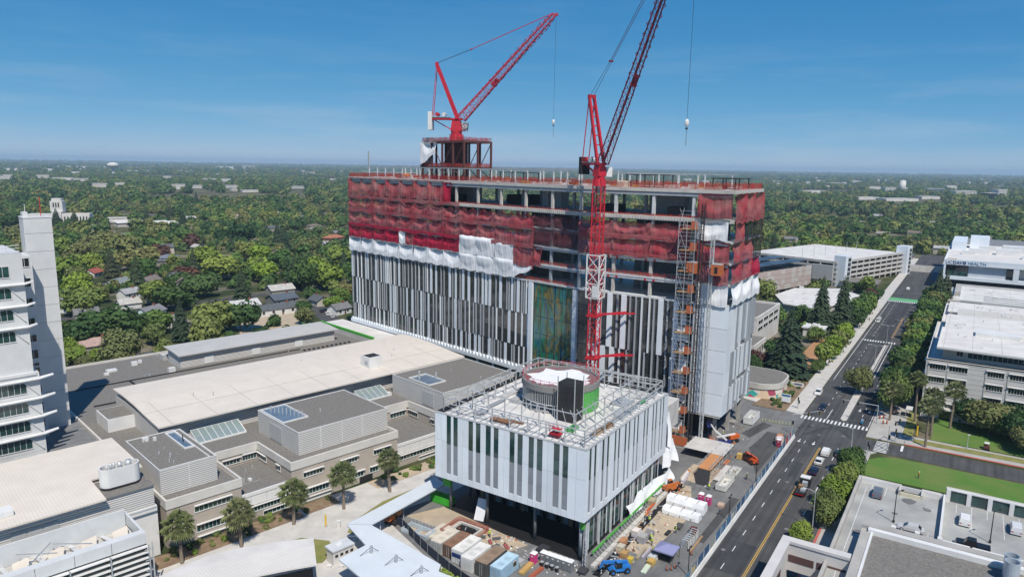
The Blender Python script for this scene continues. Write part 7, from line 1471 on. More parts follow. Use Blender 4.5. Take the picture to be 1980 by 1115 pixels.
boomlift(FB(72.5,-4.6),rB+1.9,(0.02,0.03,0.16),'boom lift with a white arm and dark blue base beside the plywood deck',(3.2,6.2)); boomlift(FB(78,-5.6),rB+2.6,(0.6,0.12,0.02),'bright orange boom lift with a yellow arm near the tower corner',(6.5,2.2)); boomlift(FB(-9.5,40.4),rB+3.4,(0.55,0.16,0.04),'small orange and yellow lift at the end of the navy fence',(2.2,2.4))
# ================================================================ containers and site huts
def container(p, rz, size, c, label, roof=None, door=True, win=False, name='shipping_container', sign=False):
    L_, W_, H_ = size; t = thing(name, label, 'container', p); t.rotation_euler = (0,0,rz)
    add('body', MB().box(-L_/2,L_/2,-W_/2,W_/2,0.1,H_).mesh('body','matte'), t, c=c); add('roof', MB().box(-L_/2,L_/2,-W_/2,W_/2,H_+0.005,H_+0.07).mesh('roof','matte'), t, c=roof or c)
    rib = MB().box(0,0.09,-0.02,0.02,0.2,H_-0.1).mesh('rib','matte')
    for i in range(int(L_/0.6)):
        for s in (-1,1): add('rib', rib, t, (-L_/2+0.25+i*0.6,s*(W_/2+0.022),0), c=c)
    if door: 
        for s in (-0.55,0.55): d = add('door', MB().box(-0.03,0,s-0.5,s+0.5,0.2,H_-0.15).mesh('door','matte'), t, (-L_/2-0.005,0,0), c=tuple(x*0.9 for x in c)); add('lock_rod', MB().bar((-0.06,s*0.4,0.3),(-0.06,s*0.4,H_-0.3),0.05).mesh('lock_rod','galv'), d)
    if win: 
        w = add('window', MB().box(0,1.0,-0.04,0,1.2,2.1).mesh('window','glass'), t, (L_*0.18,-W_/2-0.01,0)); add('frame', MB().box(-0.1,1.1,-0.03,0.01,1.1,1.19).box(-0.1,1.1,-0.03,0.01,2.11,2.2).mesh('frame','white_metal'), w)
    if sign: add('sign_board', MB().box(-0.04,0,-1.1,1.1,1.5,2.3).mesh('sign_board','sign_blue'), t, (-L_/2-0.06,0,0))
    for k in range(2): add('roof_stain', MB().box(-L_*0.3+k*L_*0.35,-L_*0.12+k*L_*0.35,-W_*0.3,W_*0.2,H_+0.075,H_+0.085).mesh('roof_stain','matte'), t, c=tuple(x*0.82 for x in (roof or c)))
    return t
container(FB(-7.6,29.8),rB,(6,2.4,0.5),(0.60,0.54,0.44),'low pale platform box left of the grey container',door=False,name='site_platform'); container(FB(-11.2,25.0),rB,(6.1,2.5,2.6),(0.42,0.43,0.42),'grey container with a cream roof',(0.64,0.57,0.46)); container(FB(-10.8,22.3),rB,(6.1,2.4,2.5),(0.16,0.10,0.07),'brown rust-roofed container between the grey and the white',(0.24,0.13,0.08)); container(FB(-11.6,19.4),rB,(6.3,2.6,2.9),(0.66,0.67,0.67),'white container with a dark blue sign board on its end',(0.70,0.68,0.63),sign=True); container(FB(-12.6,16.4),rB,(6.3,2.6,2.8),(0.68,0.68,0.67),'white site office with a window, next to the signed container',(0.70,0.68,0.64),win=True,name='site_office'); container(FB(-12.2,13.2),rB,(6.6,2.6,2.9),(0.09,0.09,0.085),'black container with a weathered brown roof',(0.27,0.19,0.13)); container(FB(-12.0,10.3),rB,(6.0,2.5,2.6),(0.34,0.50,0.62),'light blue container with a small window at the front of the row',(0.45,0.62,0.72),win=True)
container(FB(3.4,37.4),rB+pi/2,(5.4,2.2,1.7),(0.05,0.42,0.03),'bright green skip under the edge of the covered walkway',door=False,name='skip')
def porta(p, rz, c, label, group=None):
    t = thing('portable_toilet', label, 'toilet', p, group); t.rotation_euler = (0,0,rz); add('cabin', MB().box(-0.55,0.55,-0.55,0.55,0.05,2.05).mesh('cabin','paint'), t, c=c); d = add('door', MB().box(-0.60,-0.555,-0.42,0.42,0.15,1.9).mesh('door','paint'), t, c=tuple(x*0.85 for x in c)); add('vent', MB().box(-0.62,-0.605,-0.2,0.2,1.5,1.7).mesh('vent','lamp'), d); add('roof', MB().hexa([(-.6,-.6,2.06),(.6,-.6,2.06),(.6,.6,2.06),(-.6,.6,2.06),(-.35,-.35,2.35),(.35,-.35,2.35),(.35,.35,2.35),(-.35,.35,2.35)]).mesh('roof','lamp'), t)
PNK = (0.62,0.05,0.22)
porta(FB(37.4,-10.6),rB,PNK,'left of two bright pink toilets behind the wrapped bundles'); porta(FB(37.2,-12.4),rB,PNK,'right of two bright pink toilets behind the wrapped bundles'); porta(FB(-5.8,7.7),rB,PNK,'bright pink toilet left of the grey toilet row'); porta(FB(82,-17.4),rB,(0.4,0.05,0.1),'dull red toilet by the street end of the fence')
for i in range(6): porta(FB(-4.4+0.02*i,6.3-i*1.15),rB,(0.20,0.21,0.22),('first','second','third','fourth','fifth','last')[i]+' grey toilet from the left in the row of six',group='grey toilets in a row')
for i in range(4):
    t = thing('waste_bin','round dark bin '+('first','second','third','last')[i]+' from the left before the grey toilets','bin',FB(-5.9,5.8-i*1.1),'round bins by the toilets'); add('drum', MB().tube((0,0,0),(0,0,0.9),0.32,10,0.36).mesh('drum','dark'), t); add('lid', MB().tube((0,0,0.91),(0,0,0.98),0.38,10).mesh('lid','steel_grey'), t)
# wrapped bundles, tent, skips, racks
def wrapped(u0, u1, v0, v1, h, label):
    t = thing('wrapped_bundle', label, 'bundle', FB((u0+u1)/2,(v0+v1)/2)); g = MB(FB); n = 12; P = []
    q = random.Random(int(u0*7))
    for i in range(n+1):
        v = v0+(v1-v0)*i/n
        for du, z in ((0,0.1),(0.0,h*0.55),(0.35,h),(u1-u0-0.35,h*0.98),(u1-u0,h*0.5),(u1-u0,0.1)): P.append(FB(u0+du+q.uniform(-.08,.08),v,z+q.uniform(-.06,.06)))
    F = [[i*6+k,i*6+k+1,(i+1)*6+k+1,(i+1)*6+k][::-1] for i in range(n) for k in range(5)]+[list(range(6)),[n*6+k for k in range(6)][::-1]]
    g.add(P,F); g.build('sheeting','tarp',t)
    for k in (0.2,0.5,0.8): v = v0+(v1-v0)*k; MB().bar(FB(u0-0.12,v,h*0.5),FB(u0-0.12,v,0.2),0.06).build('strap','dark',t); MB().bar(FB(u0+0.3,v,h+0.1),FB(u1-0.3,v,h+0.08),0.06).build('strap','dark',t)
wrapped(31.2,34.0,-13.2,-4.6,2.3,'rear of two long bundles wrapped in white sheet'); wrapped(27.2,29.6,-13.4,-5.2,1.5,'front of two long bundles wrapped in white sheet')
tn = thing('shade_tent','pale purple pop-up shade tent over a dark interior','tent',FB(10.2,-12.8)); tc_ = FB(10.2,-12.8)
for a in (-1.9,1.9):
    for b in (-1.9,1.9): q = FB(10.2+a,-12.8+b); MB().bar(q,(q.x,q.y,2.4),0.08).build('leg','dark',tn)
MB().add([FB(8.2,-14.8,2.3),FB(12.2,-14.8,2.3),FB(12.2,-10.8,2.3),FB(8.2,-10.8,2.3),FB(10.2,-12.8,3.1),FB(8.2,-14.8,2.05),FB(12.2,-14.8,2.05),FB(12.2,-10.8,2.05),FB(8.2,-10.8,2.05)],((0,1,4),(1,2,4),(2,3,4),(3,0,4),(5,6,1,0),(6,7,2,1),(7,8,3,2),(8,5,0,3))).build('canopy','purple',tn); MB(FB).box(9,11.4,-14,-11.6,0.05,0.9).build('table','dark',tn)
def skip(u0, u1, v0, v1, h, c, label, fill):
    t = thing('open_skip', label, 'skip', FB((u0+u1)/2,(v0+v1)/2)); 
    for a in ((u0,u1,v0,v0+0.1),(u0,u1,v1-0.1,v1),(u0,u0+0.1,v0+0.11,v1-0.11),(u1-0.1,u1,v0+0.11,v1-0.11)): MB(FB).box(*a,0.25,h).build('side','matte',t,color=c)
    MB(FB).box(u0+0.11,u1-0.11,v0+0.11,v1-0.11,0.2,0.35).build('floor','matte',t,color=c); q = random.Random(int(u0))
    MB(FB).box(u0+0.2,u1-0.2,v0-0.06,v0-0.01,0.4,0.5).build('rail','matte',t,color=c)
    for k in range(9): a, b = q.uniform(u0+0.3,u1-1.2), q.uniform(v0+0.3,v1-0.9); MB(FB).box(a,a+q.uniform(.4,1),b,b+q.uniform(.3,.7),0.4,0.4+q.uniform(.3,fill)).build('rubble','matte',t,color=q.choice(((0.6,0.58,0.54),(0.4,0.36,0.3),(0.65,0.65,0.64))))
skip(45.2,52.6,-13.8,-11.4,1.5,(0.62,0.61,0.57),'open pale skip beside the plywood walkway',0.4); skip(55,60.5,-13.4,-11.2,0.7,(0.55,0.55,0.52),'low tray heaped with white debris beyond the pale skip',1.0); skip(94,102,-7.2,-4.4,2.2,(0.68,0.68,0.67),'large white skip full of rubble at the foot of the tower',2.0)
# plywood walkway and ramp
rm = thing('plywood_walkway','raised walkway with an orange plywood deck leading to the hoist','walkway',FB(55,-7)); MB(FB).box(50,60.5,-8.6,-5.4,2.4,2.55).build('deck','ply_orange',rm); MB(FB).box(60.6,70,-8.6,2,2.4,2.5).build('landing_deck','concrete_light',rm)
for u in (50.2,52.8,55.4,58,60.4,64,68):
    for v in (-8.4,-5.6): MB(FB).box(u-0.06,u+0.06,v-0.06,v+0.06,0.05,3.5).build('post','galv',rm)
for v in (-8.5,-5.5): MB(FB).bar(FB(50,v,3.4),FB(60.4,v,3.4),0.07).build('handrail','galv',rm); MB(FB).bar(FB(50,v,2.9),FB(60.4,v,2.9),0.06).build('handrail','galv',rm)
MB().add([FB(46,-9.6,0.05),FB(50,-8.6,2.4),FB(50,-5.4,2.4),FB(46,-6.4,0.05)],((0,1,2,3),)).build('ramp','dark',rm); MB(FB).box(50,60.4,-10.8,-9.4,0.3,0.45).build('side_deck','concrete_light',rm); MB(FB).bar(FB(50,-9.3,1.4),FB(66,-9.6,1.4),0.08).build('red_rail','net_rail',rm)
for i in range(9): MB().bar(FB(50+i*1.3,-9.4,0.4),FB(50+i*1.3,-8.6,2.4),0.06).build('brace','galv',rm)
# rack of blue and white frames
rk = thing('frame_rack','rack of blue and white steel frames lying on the yard','rack',FB(18.5,-14.6)); 
for i in range(7): a = 15.6+i*0.9; MB().bar(FB(a,-15.4,0.2),FB(a+0.6,-15.2,1.7),0.08).build('frame_bar','white_metal',rk); MB().bar(FB(a,-13.9,0.2),FB(a+0.6,-13.9,1.7),0.08).build('frame_bar','galv_b',rk); MB().bar(FB(a+0.6,-15.2,1.7),FB(a+0.6,-13.9,1.7),0.08).build('frame_bar','white_metal',rk)
MB(FB).box(15,22.4,-16.1,-15.7,0.05,0.3).build('timber','wood',rk); MB(FB).box(21.8,23,-14.6,-13.4,0.2,1.5).build('red_machine','steel_red',rk)
# stacks and clutter, each a thing of its own
rc_ = random.Random(12)
def crate(u, v, l, w, h, c, label, group=None, rz=0.0, name='material_stack', layers=3):
    t = thing(name, label, 'stack', FB(u,v), group); t.rotation_euler = (0,0,rB+rz)
    for k in range(layers): o = 0.06*rc_.uniform(-1,1); add('layer', MB().box(-l/2+o,l/2+o,-w/2-o,w/2-o,0.05+h*k/layers,0.05+h*(k+0.93)/layers).mesh('layer','matte'), t, c=tuple(x*rc_.uniform(.85,1.1) for x in c))
    return t
for i, (u, v, l, w, h, c, lb) in enumerate(((6.0,-5.8,1.4,1.2,1.1,(0.45,0.27,0.12),'small orange-brown crate nearest the blue telehandler'),(7.4,-4.4,1.6,1.3,1.4,(0.62,0.55,0.35),'cream-topped crate behind the small brown one'),(10.4,-3.6,2.2,1.2,1.0,(0.42,0.25,0.12),'brown timber crate near the pavilion kerb'),(5.2,-7.4,1.2,1.0,0.8,(0.55,0.42,0.06),'yellow toolbox beside the crates'),(8.6,-8.2,4.6,0.5,0.5,(0.35,0.30,0.24),'long bundle of timbers pointing at the tent'),(9.6,-9.0,4.2,0.4,0.4,(0.42,0.46,0.50),'bundle of steel tubes beside the timbers'),(6.6,-11.2,1.5,1.2,1.0,(0.55,0.33,0.12),'orange timber box at the near corner of the tent'),(8.2,-10.8,1.6,1.4,1.0,(0.62,0.60,0.55),'pale pallet of boxes between the tent and the tubes'),(5.2,-11.0,5.0,0.9,0.3,(0.62,0.60,0.55),'flat pile of pale planks in front of the tent'),(16.2,-6.8,2.4,1.6,1.0,(0.22,0.23,0.24),'dark covered stack by the pavilion kerb'),(13.4,-6.4,2.0,1.6,1.5,(0.35,0.36,0.37),'grey shrink-wrapped pallet beside the dark stack'),(15,-4.4,1.8,1.4,1.4,(0.68,0.67,0.66),'white covered pallet against the pavilion kerb'),(19.5,-9.6,2.0,0.7,0.4,(0.03,0.03,0.03),'black plank pile in the middle of the yard'),(23.4,-10.6,2.4,1.2,0.5,(0.08,0.08,0.08),'dark pallet in front of the wrapped bundles'),(27,-2.6,5.0,0.6,0.8,(0.50,0.10,0.04),'long red-orange beam beside the kerb'),(30,-1.8,2.2,1.4,1.2,(0.4,0.33,0.24),'brown crate near the far end of the kerb'),(38,-15,1.6,1.3,0.6,(0.55,0.42,0.3),'round-looking heap of timber right of the pink toilets'),(-1.2,8.4,2.4,2.0,0.7,(0.04,0.04,0.045),'black heap of sheeting left of the pink toilet'),(-8.6,7.6,4.2,1.0,0.5,(0.5,0.36,0.12),'yellow and red beams at the bottom edge'),(-8.8,5.4,4.4,0.7,0.4,(0.42,0.10,0.05),'rusty red beams next to the yellow ones'),(-7.8,9.6,1.6,1.4,0.9,(0.45,0.43,0.40),'rubble pile right of the light blue container'),(67.6,-10.8,1.5,1.2,1.3,(0.6,0.38,0.12),'amber crate behind the orange telehandler'),(62.4,-8.9,3,1,0.4,(0.55,0.22,0.1),'orange ply sheets on the landing deck'),(-3.2,-1.6,2.0,1.6,0.5,(0.05,0.05,0.05),'black roll pile at the pavilion corner'),(47,-3.4,6.0,0.7,1.1,(0.68,0.68,0.66),'white barrier beam near the orange hoist gate'),(83.6,-17.2,2.2,1.5,2.2,(0.62,0.6,0.56),'white hut with a blue top at the end of the fence'),(87,-16.6,2,1.4,1.6,(0.5,0.22,0.1),'orange covered stack beside the hut'),(92,-2,2.5,2,1,(0.3,0.3,0.3),'grey kerb stones by the large skip'))):
    crate(u,v,l,w,h,c,lb,rz=rc_.uniform(-.15,.15) if l < 4 else rc_.uniform(-.1,.1))
# concrete blocks and black sheeting along the pavilion kerb
kb_ = thing('kerb_works','line of precast kerb blocks and black membrane along the pavilion','kerb works',FB(20,-2.4))
for i in range(20): MB(FB).box(-1+i*2.1,0.9+i*2.1,-2.9,-2.0,0.05,0.5).build('block','concrete_light',kb_)
MB(FB).quad(FB(-3,-3.4,0.05),FB(40,-3.0,0.05),FB(40,-4.2,0.05),FB(-3,-5.0,0.05)).build('membrane','black',kb_)
col_ = thing('rebar_column','column of bare galvanised reinforcement at the pavilion corner','rebar',FB(-1.2,-0.9))
for i in range(14): z = 0.3+i*0.36; MB().bar(FB(-1.6-0.3*(i%2),-1.3,z),FB(-0.8+0.3*(i%2),-0.5,z+0.3),0.12,0.1).build('tie','galv',col_)
for a in (-1.5,-0.9):
    for b in (-1.2,-0.6): MB().bar(FB(a,b,0),FB(a,b,5.6),0.09).build('bar','galv',col_)
pt_ = thing('lift_pit','square pit edged with red mesh and pale timber','pit',FB(-4.2,25.4)); MB(FB).box(-6.4,-2,23,28,0.02,0.05).build('pit_floor','black',pt_)
for a in ((-6.8,-6.4,22.6,28.4),(-2,-1.6,22.6,28.4),(-6.38,-2.02,22.6,23),(-6.38,-2.02,28,28.4)): MB(FB).box(*a,0.03,0.5).build('timber_edge','concrete_light',pt_)
for a in ((-7.4,-7.34,21.6,29.4),(-1.06,-1.0,21.6,29.4),(-7.3,-1.1,21.6,21.66),(-7.3,-1.1,29.34,29.4)): MB(FB).box(*a,0.05,1.1).build('red_mesh','net_rail',pt_)
tx_ = thing('trench_box','pale blue steel trench frame with railings by the covered walkway','trench box',FB(-10,33)); 
for a in ((-11.6,-11.2,29.8,36.4),(-8.8,-8.4,29.8,36.4),(-11.18,-8.82,29.8,30.1),(-11.18,-8.82,36.1,36.4),(-11.18,-8.82,33,33.2)): MB(FB).box(*a,0.05,0.9).build('steel_side','galv_b',tx_)
for i in range(8): MB().bar(FB(-8.2,29.8+i*0.94,0),FB(-8.2,29.8+i*0.94,1.6),0.06).build('rail_post','galv',tx_)
MB().bar(FB(-8.2,29.8,1.55),FB(-8.2,36.4,1.55),0.06).build('rail','galv',tx_); MB(FB).box(-11.1,-8.9,30.2,36,0.05,0.08).build('trench_floor','sand',tx_)
sh_ = thing('propped_sheet','tall white panel propped on edge under the pavilion','panel',FB(1.4,25.8)); MB().add([FB(1.0,27,0.1),FB(1.4,24.8,0.1),FB(2.8,24.6,4.6),FB(2.4,26.8,4.6),FB(1.1,27,0.1),FB(1.5,24.8,0.1),FB(2.9,24.6,4.6),FB(2.5,26.8,4.6)],((0,1,2,3),(7,6,5,4),(0,4,5,1),(1,5,6,2),(2,6,7,3),(3,7,4,0))).build('sheet','tarp',sh_); MB().bar(FB(4,25.6,0.1),FB(2.7,25.7,3.6),0.1).build('prop','galv',sh_)
for k in range(10):
    u, v = rc_.uniform(-9,-1), rc_.uniform(14,22); crate(u,v,rc_.uniform(.8,2),rc_.uniform(.4,1),rc_.uniform(.2,.6),rc_.choice(((0.4,0.4,0.4),(0.5,0.48,0.45),(0.3,0.08,0.08),(0.12,0.12,0.12))),'low pile of scrap and fittings behind the container row','scrap piles behind the containers',rz=rc_.uniform(-1,1),name='scrap_pile',layers=2)
for i, (u, v) in enumerate(((8,-15.4),(7,-15.0),(6.4,-14.4),(14.4,-16.4),(9.2,-6.4),(-0.4,-3.6))):
    t = thing('traffic_cone',('red delineator post nearest the tent leg','red delineator post second from the tent','red delineator post third from the tent','red delineator post beside the frame rack','red delineator post by the timbers','red delineator post at the pavilion corner')[i],'cone',FB(u,v)); add('post', MB().tube((0,0,0.1),(0,0,1.05),0.12,8,0.06).mesh('post','orange'), t); add('base', MB().box(-.25,.25,-.25,.25,0.01,0.1).mesh('base','rubber'), t)
# ================================================================ fences and lights of the yard
fc = thing('site_fence','long street-side site fence of blue banners on a white barrier','fence',FB(30,-19.3)); rfn = random.Random(3)
i = 0; u = -34.0
while u < 91:
    MB(FB).add([FB(u,-19.75,0.02),FB(u+3.55,-19.75,0.02),FB(u+3.55,-19.05,0.02),FB(u,-19.05,0.02),FB(u,-19.5,0.85),FB(u+3.55,-19.5,0.85),FB(u+3.55,-19.3,0.85),FB(u,-19.3,0.85)],((0,3,2,1),(4,5,6,7),(0,1,5,4),(1,2,6,5),(2,3,7,6),(3,0,4,7))).build('barrier','white_metal',fc)
    MB(FB).box(u+0.06,u+3.5,-19.27,-19.23,0.9,2.6).build('banner','matte',fc,color=rfn.choice(((0.04,0.10,0.20),(0.05,0.13,0.26),(0.06,0.16,0.30),(0.16,0.22,0.28),(0.05,0.11,0.22),(0.30,0.33,0.30),(0.05,0.12,0.24))) if not 80 < u < 86 else (0.35,0.06,0.07)); MB(FB).box(u-0.04,u+0.04,-19.36,-19.28,0.5,2.75).build('fence_post','white_metal',fc)
    if rfn.random() < 0.55: MB(FB).box(u+0.6,u+2.6,-19.226,-19.222,1.2,2.3).build('banner_print','matte',fc,color=rfn.choice(((0.25,0.35,0.45),(0.4,0.42,0.38),(0.12,0.25,0.4)))); 
    if rfn.random() < 0.6: MB(FB).box(u+0.5,u+2.4,-19.278,-19.274,1.1,2.3).build('banner_print','matte',fc,color=rfn.choice(((0.25,0.38,0.5),(0.45,0.45,0.40),(0.1,0.25,0.42),(0.5,0.42,0.2))))
    u += 3.6
nf_ = thing('site_fence','navy mesh fence curving between the covered walkway and the containers','fence',FB(-14,30)); pl_ = [FB(-8.6,43),FB(-10.4,37),FB(-12.6,32),FB(-15,26.4),FB(-17.6,19),FB(-19.4,12),FB(-19.6,4)]
for a, b in zip(pl_, pl_[1:]):
    n = 2
    for k in range(n): p, q = a.lerp(b,k/n), a.lerp(b,(k+0.97)/n); MB().bar(p+Vector((0,0,1.1)),q+Vector((0,0,1.1)),0.05,1.9).build('mesh_panel','matte',nf_,color=(0.025,0.035,0.06)); MB().bar(p,p+Vector((0,0,2.2)),0.08).build('fence_post','galv',nf_)
def lamp(p, h, label, arms=1, rz=0.0, m='galv', name='street_lamp', arm=1.8, group=None):
    t = thing(name, label, 'street lamp', p, group); t.rotation_euler = (0,0,rz); add('pole', MB().tube((0,0,0),(0,0,h),0.11,8,0.07).mesh('pole',m), t)
    for s in ((1,) if arms == 1 else (1,-1)): a = add('arm', MB().tube((0,0,h-0.3),(s*arm*0.5,0,h+0.1),0.06,6).tube((s*arm*0.5,0,h+0.1),(s*arm,0,h+0.12),0.05,6).mesh('arm',m), t); add('lamp_head', MB().box(s*arm-0.35,s*arm+0.35,-0.15,0.15,h+0.02,h+0.14).mesh('lamp_head','lamp' if m == 'galv' else m), a)
    add('base', MB().tube((0,0,0),(0,0,0.5),0.22,8).mesh('base',m), t); return t
for i, u in enumerate((54.3,32.4,6.8)): lamp(FB(u,-18.4),5.6,('thin dark yard lamp farthest along the banner fence','thin dark yard lamp midway along the banner fence','thin dark yard lamp nearest the bottom of the banner fence')[i],2,rB,'dark',arm=0.8)
lamp(G(1570,1026,0),9.0,'pale street lamp under the near trees by the parking deck',1,rB+pi/2,arm=2.2); lamp(FB(85.4,-35.0),8.2,'pale street lamp at the lawn corner of the intersection',1,rB+pi/2,arm=2.2); lamp(FB(234.1,-28.6),8,'twin-armed lamp on the far median',2,rB+pi/2,arm=2.0); lamp(FB(190.3,-28.8),8,'twin-armed lamp on the near end of the long median',2,rB+pi/2,arm=2.0); lamp(FB(280,-37.2),8,'pale lamp on the right pavement far up the street',1,rB+pi/2,arm=2.0)
lamp(FB(39.4,-48.9,5.9),6.5,'dark lamp on the deck beside the white wall pier',1,rB-0.6,'dark',arm=1.6); lamp(FB(41.1,-65,5.9),6.5,'dark lamp on the deck between the white cars',1,rB-0.6,'dark',arm=1.6); lamp(FB(111,-60.8),4,'short garden lamp on the grass beyond the red kerb',1,0,'galv',arm=0.1)
def signal(p, h, rz, arm, label, heads=2):
    t = thing('traffic_signal', label, 'traffic signal', p); t.rotation_euler = (0,0,rz); add('pole', MB().tube((0,0,0),(0,0,h),0.14,8,0.1).mesh('pole','galv'), t); a = add('mast_arm', MB().tube((0,0,h-0.2),(arm,0,h+0.3),0.08,6,0.05).mesh('mast_arm','galv'), t) if arm else t
    for k in range(heads): x = arm*(0.55+0.4*k/max(1,heads-1)) if arm else 0.25*(k*2-1); hd = add('signal_head', MB().box(x-0.2,x+0.2,-0.18,0.18,h-0.9,h+0.25).mesh('signal_head','black'), a); [add('lens', MB().tube((x,-0.2,h-0.7+0.38*j),(x,-0.18,h-0.7+0.38*j),0.12,8).mesh('lens',('green_board','signal_yellow','tail')[j]), hd) for j in range(3)]
    add('side_head', MB().box(-0.2,0.2,-0.45,-0.15,h*0.5,h*0.5+1.0).mesh('side_head','black'), t); add('base', MB().box(-.25,.25,-.25,.25,0,0.3).mesh('base','concrete'), t); return t
signal(FB(94.2,-18.2),6.0,rB-0.75,9.5,'mast-arm signal at the end of the banner fence'); signal(FB(118.2,-37.6),5.8,rB+pi/2+0.15,10,'mast-arm signal reaching over the median from the right pavement'); signal(FB(96.7,-42.6),7.0,rB-0.25,8,'mast-arm signal on the lawn corner beside the side street'); signal(FB(104.6,-43.8),3.6,rB,0,'short twin-headed signal post on the paved corner',2); signal(FB(118.3,-15),3.6,rB,0,'short signal post on the left pavement by the crosswalk',1); signal(FB(90.5,-38.5),3.4,rB,0,'short signal post beside the parked cars corner',1); signal(FB(262,-37),5.6,rB+pi/2,8,'far mast-arm signal by the right tree row'); signal(FB(258,-14),5.6,rB-pi/2,8,'far mast-arm signal by the pines')
# street bits
bs = thing('information_sign','pale blue and white information board by the mural pavilion','sign',FB(120.5,-10.8)); MB(FB).box(120.3,120.6,-12.2,-9.4,0.8,3.4).build('board','panel_white',bs); MB(FB).box(120.25,120.29,-12.1,-9.5,2.7,3.3).build('heading','sign_teal',bs); [MB(FB).box(120.4,120.5,v-0.06,v+0.06,0,0.8).build('leg','dark',bs) for v in (-11.8,-9.8)]
bs2 = thing('monument_sign','low white sign wall among the planting by the street','sign',FB(142.2,-9.8)); MB(FB).box(142,142.6,-12,-7.6,0,1.6).build('slab','membrane',bs2); MB(FB).box(141.95,141.99,-11.4,-9,0.9,1.3).build('lettering_band','sign_blue',bs2)
for i, (u, v) in enumerate(((123.4,-38.4),(118.9,-39.8),(130.2,-41.2),(133,-40.4))):
    t = thing('road_barrier',('orange barrier stack nearest the kerb palm','orange and white barrier lying by the signal pole','orange barricade on the pavement behind the palm','second orange barricade behind the palm')[i],'barrier',FB(u,v,0.13)); add('leg', MB().box(-0.6,-0.5,-.3,.3,0,1).box(0.5,0.6,-.3,.3,0,1).mesh('leg','orange'), t); add('board', MB().box(-0.8,0.8,-0.05,0.05,0.6,1.1).mesh('board','orange'), t); add('stripe', MB().box(-0.3,0.2,-0.07,-0.055,0.6,1.1).mesh('stripe','lamp'), t)
for i in range(10): t = thing('delineator','yellow-green flexible post in the line across the yard entrance','delineator',FB(99.8+i*0.12,-8.6-i*0.95),'delineators at the yard entrance'); add('post', MB().tube((0,0,0),(0,0,1.0),0.09,6).mesh('post','delin'), t); add('base', MB().box(-.2,.2,-.2,.2,0,0.06).mesh('base','rubber'), t)
yp = thing('banner_post','tall yellow post on the paved corner by the palms','post',FB(113.6,-48.5)); MB().tube(FB(113.6,-48.5,0.1),FB(113.6,-48.5,3.4),0.25,8).build('post','signal_yellow',yp); MB(FB).box(113.3,113.9,-48.8,-48.2,3.4,3.6).build('cap','dark',yp)
yp2 = thing('banner_post','tall yellow post at the fork of the plaza paths','post',G(630,1017,0)); c_ = G(630,1017,0); MB().tube(c_,(c_.x,c_.y,2.6),0.2,8).build('post','signal_yellow',yp2); MB().box(c_.x-.3,c_.x+.3,c_.y-.3,c_.y+.3,0,0.2).build('base','concrete',yp2)
bsx = thing('bus_shelter','glass bus shelter on the pavement behind the palms','bus shelter',FB(131.6,-45)); MB(FB).box(129.6,133.6,-46,-44.2,2.5,2.65).build('roof','white_metal',bsx); MB(FB).box(129.7,133.5,-46,-45.92,0.3,2.4).build('glass_back','glass_sky',bsx); [MB(FB).box(u,u+0.1,-44.4,-44.3,0.1,2.5).build('post','galv',bsx) for u in (129.7,133.4)]
gl_ = thing('grit_box','small cart parked on the grass beneath the dark trees','cart',FB(113.5,-65.2)); MB(FB).box(112.6,114.4,-66,-64.6,0.5,1.2).build('body','steel_red',gl_); [MB().tube(FB(u,-66.05,0.3),FB(u,-65.8,0.3),0.3,8).build('wheel','rubber',gl_) for u in (112.9,114.1)]; MB(FB).box(112.8,114.2,-65.9,-64.7,1.9,2.0).build('roof','white_metal',gl_)
# ================================================================ people
def person_mesh(pose, shirt):
    """one skinned figure, 1.75 m: legs, torso, arms and head grown from a joint chain"""
    lf, la, lean = pose
    V = [(0,0,.95),(0,0,1.15),(lean*.5,0,1.38),(lean*.6,0,1.5),(lean*.75,0,1.62),(lean*.8,0,1.74), (0,.10,.92),(lf*.5,.11,.5),(lf*.2,.11,.07),(lf*.2+.14,.12,.04), (0,-.10,.92),(-lf*.4,-.11,.5),(-lf*.7,-.11,.07),(-lf*.7+.14,-.12,.04), (lean*.5,.21,1.4),(lean*.5+la*.3,.27,1.14),(lean*.5+la*.9,.25,.95),(lean*.5+la,.24,.87), (lean*.5,-.21,1.4),(lean*.5+la*.1,-.28,1.14),(lean*.5+la*.5,-.26,.94),(lean*.5+la*.6,-.25,.86)]
    E = [(0,1),(1,2),(2,3),(3,4),(4,5),(0,6),(6,7),(7,8),(8,9),(0,10),(10,11),(11,12),(12,13),(2,14),(14,15),(15,16),(16,17),(2,18),(18,19),(19,20),(20,21)]
    Rr = [.15,.15,.17,.065,.10,.085,.10,.07,.05,.045,.10,.07,.05,.045,.075,.055,.042,.035,.075,.055,.042,.035]
    me = bpy.data.meshes.new('body'); me.from_pydata(V,E,[]); o = bpy.data.objects.new('body', me); col.objects.link(o); md = o.modifiers.new('s','SKIN'); sv = me.skin_vertices[0].data
    for i, r in enumerate(Rr): sv[i].radius = (r,r)
    sv[0].use_root = True; o.modifiers.new('ss','SUBSURF').levels = 1; bpy.context.view_layer.update(); dg = bpy.context.evaluated_depsgraph_get(); out = bpy.data.meshes.new_from_object(o.evaluated_get(dg)); col.objects.unlink(o); bpy.data.objects.remove(o)
    out.materials.clear()
    for m in ('trousers', shirt, 'skin', 'black'): out.materials.append(M[m])
    for p in out.polygons: z = p.center.z; y = abs(p.center.y); p.material_index = 3 if z < .1 else 2 if z > 1.52 or (y > .2 and z < 1.0 and z > .8) else 1 if z > .93 else 0
    return out
PMX = [person_mesh(p, s) for p, s in (((.25,.12,.05),'hivis'),((.05,.3,.25),'hivis'),((.35,.05,.08),'hivis_orange'))]
hat = MB().sphere((0,0,0.02),0.14,0.12,0.11,8,5).box(-.02,.2,-.09,.09,-0.01,0.01).mesh('hard_hat','hard_hat')
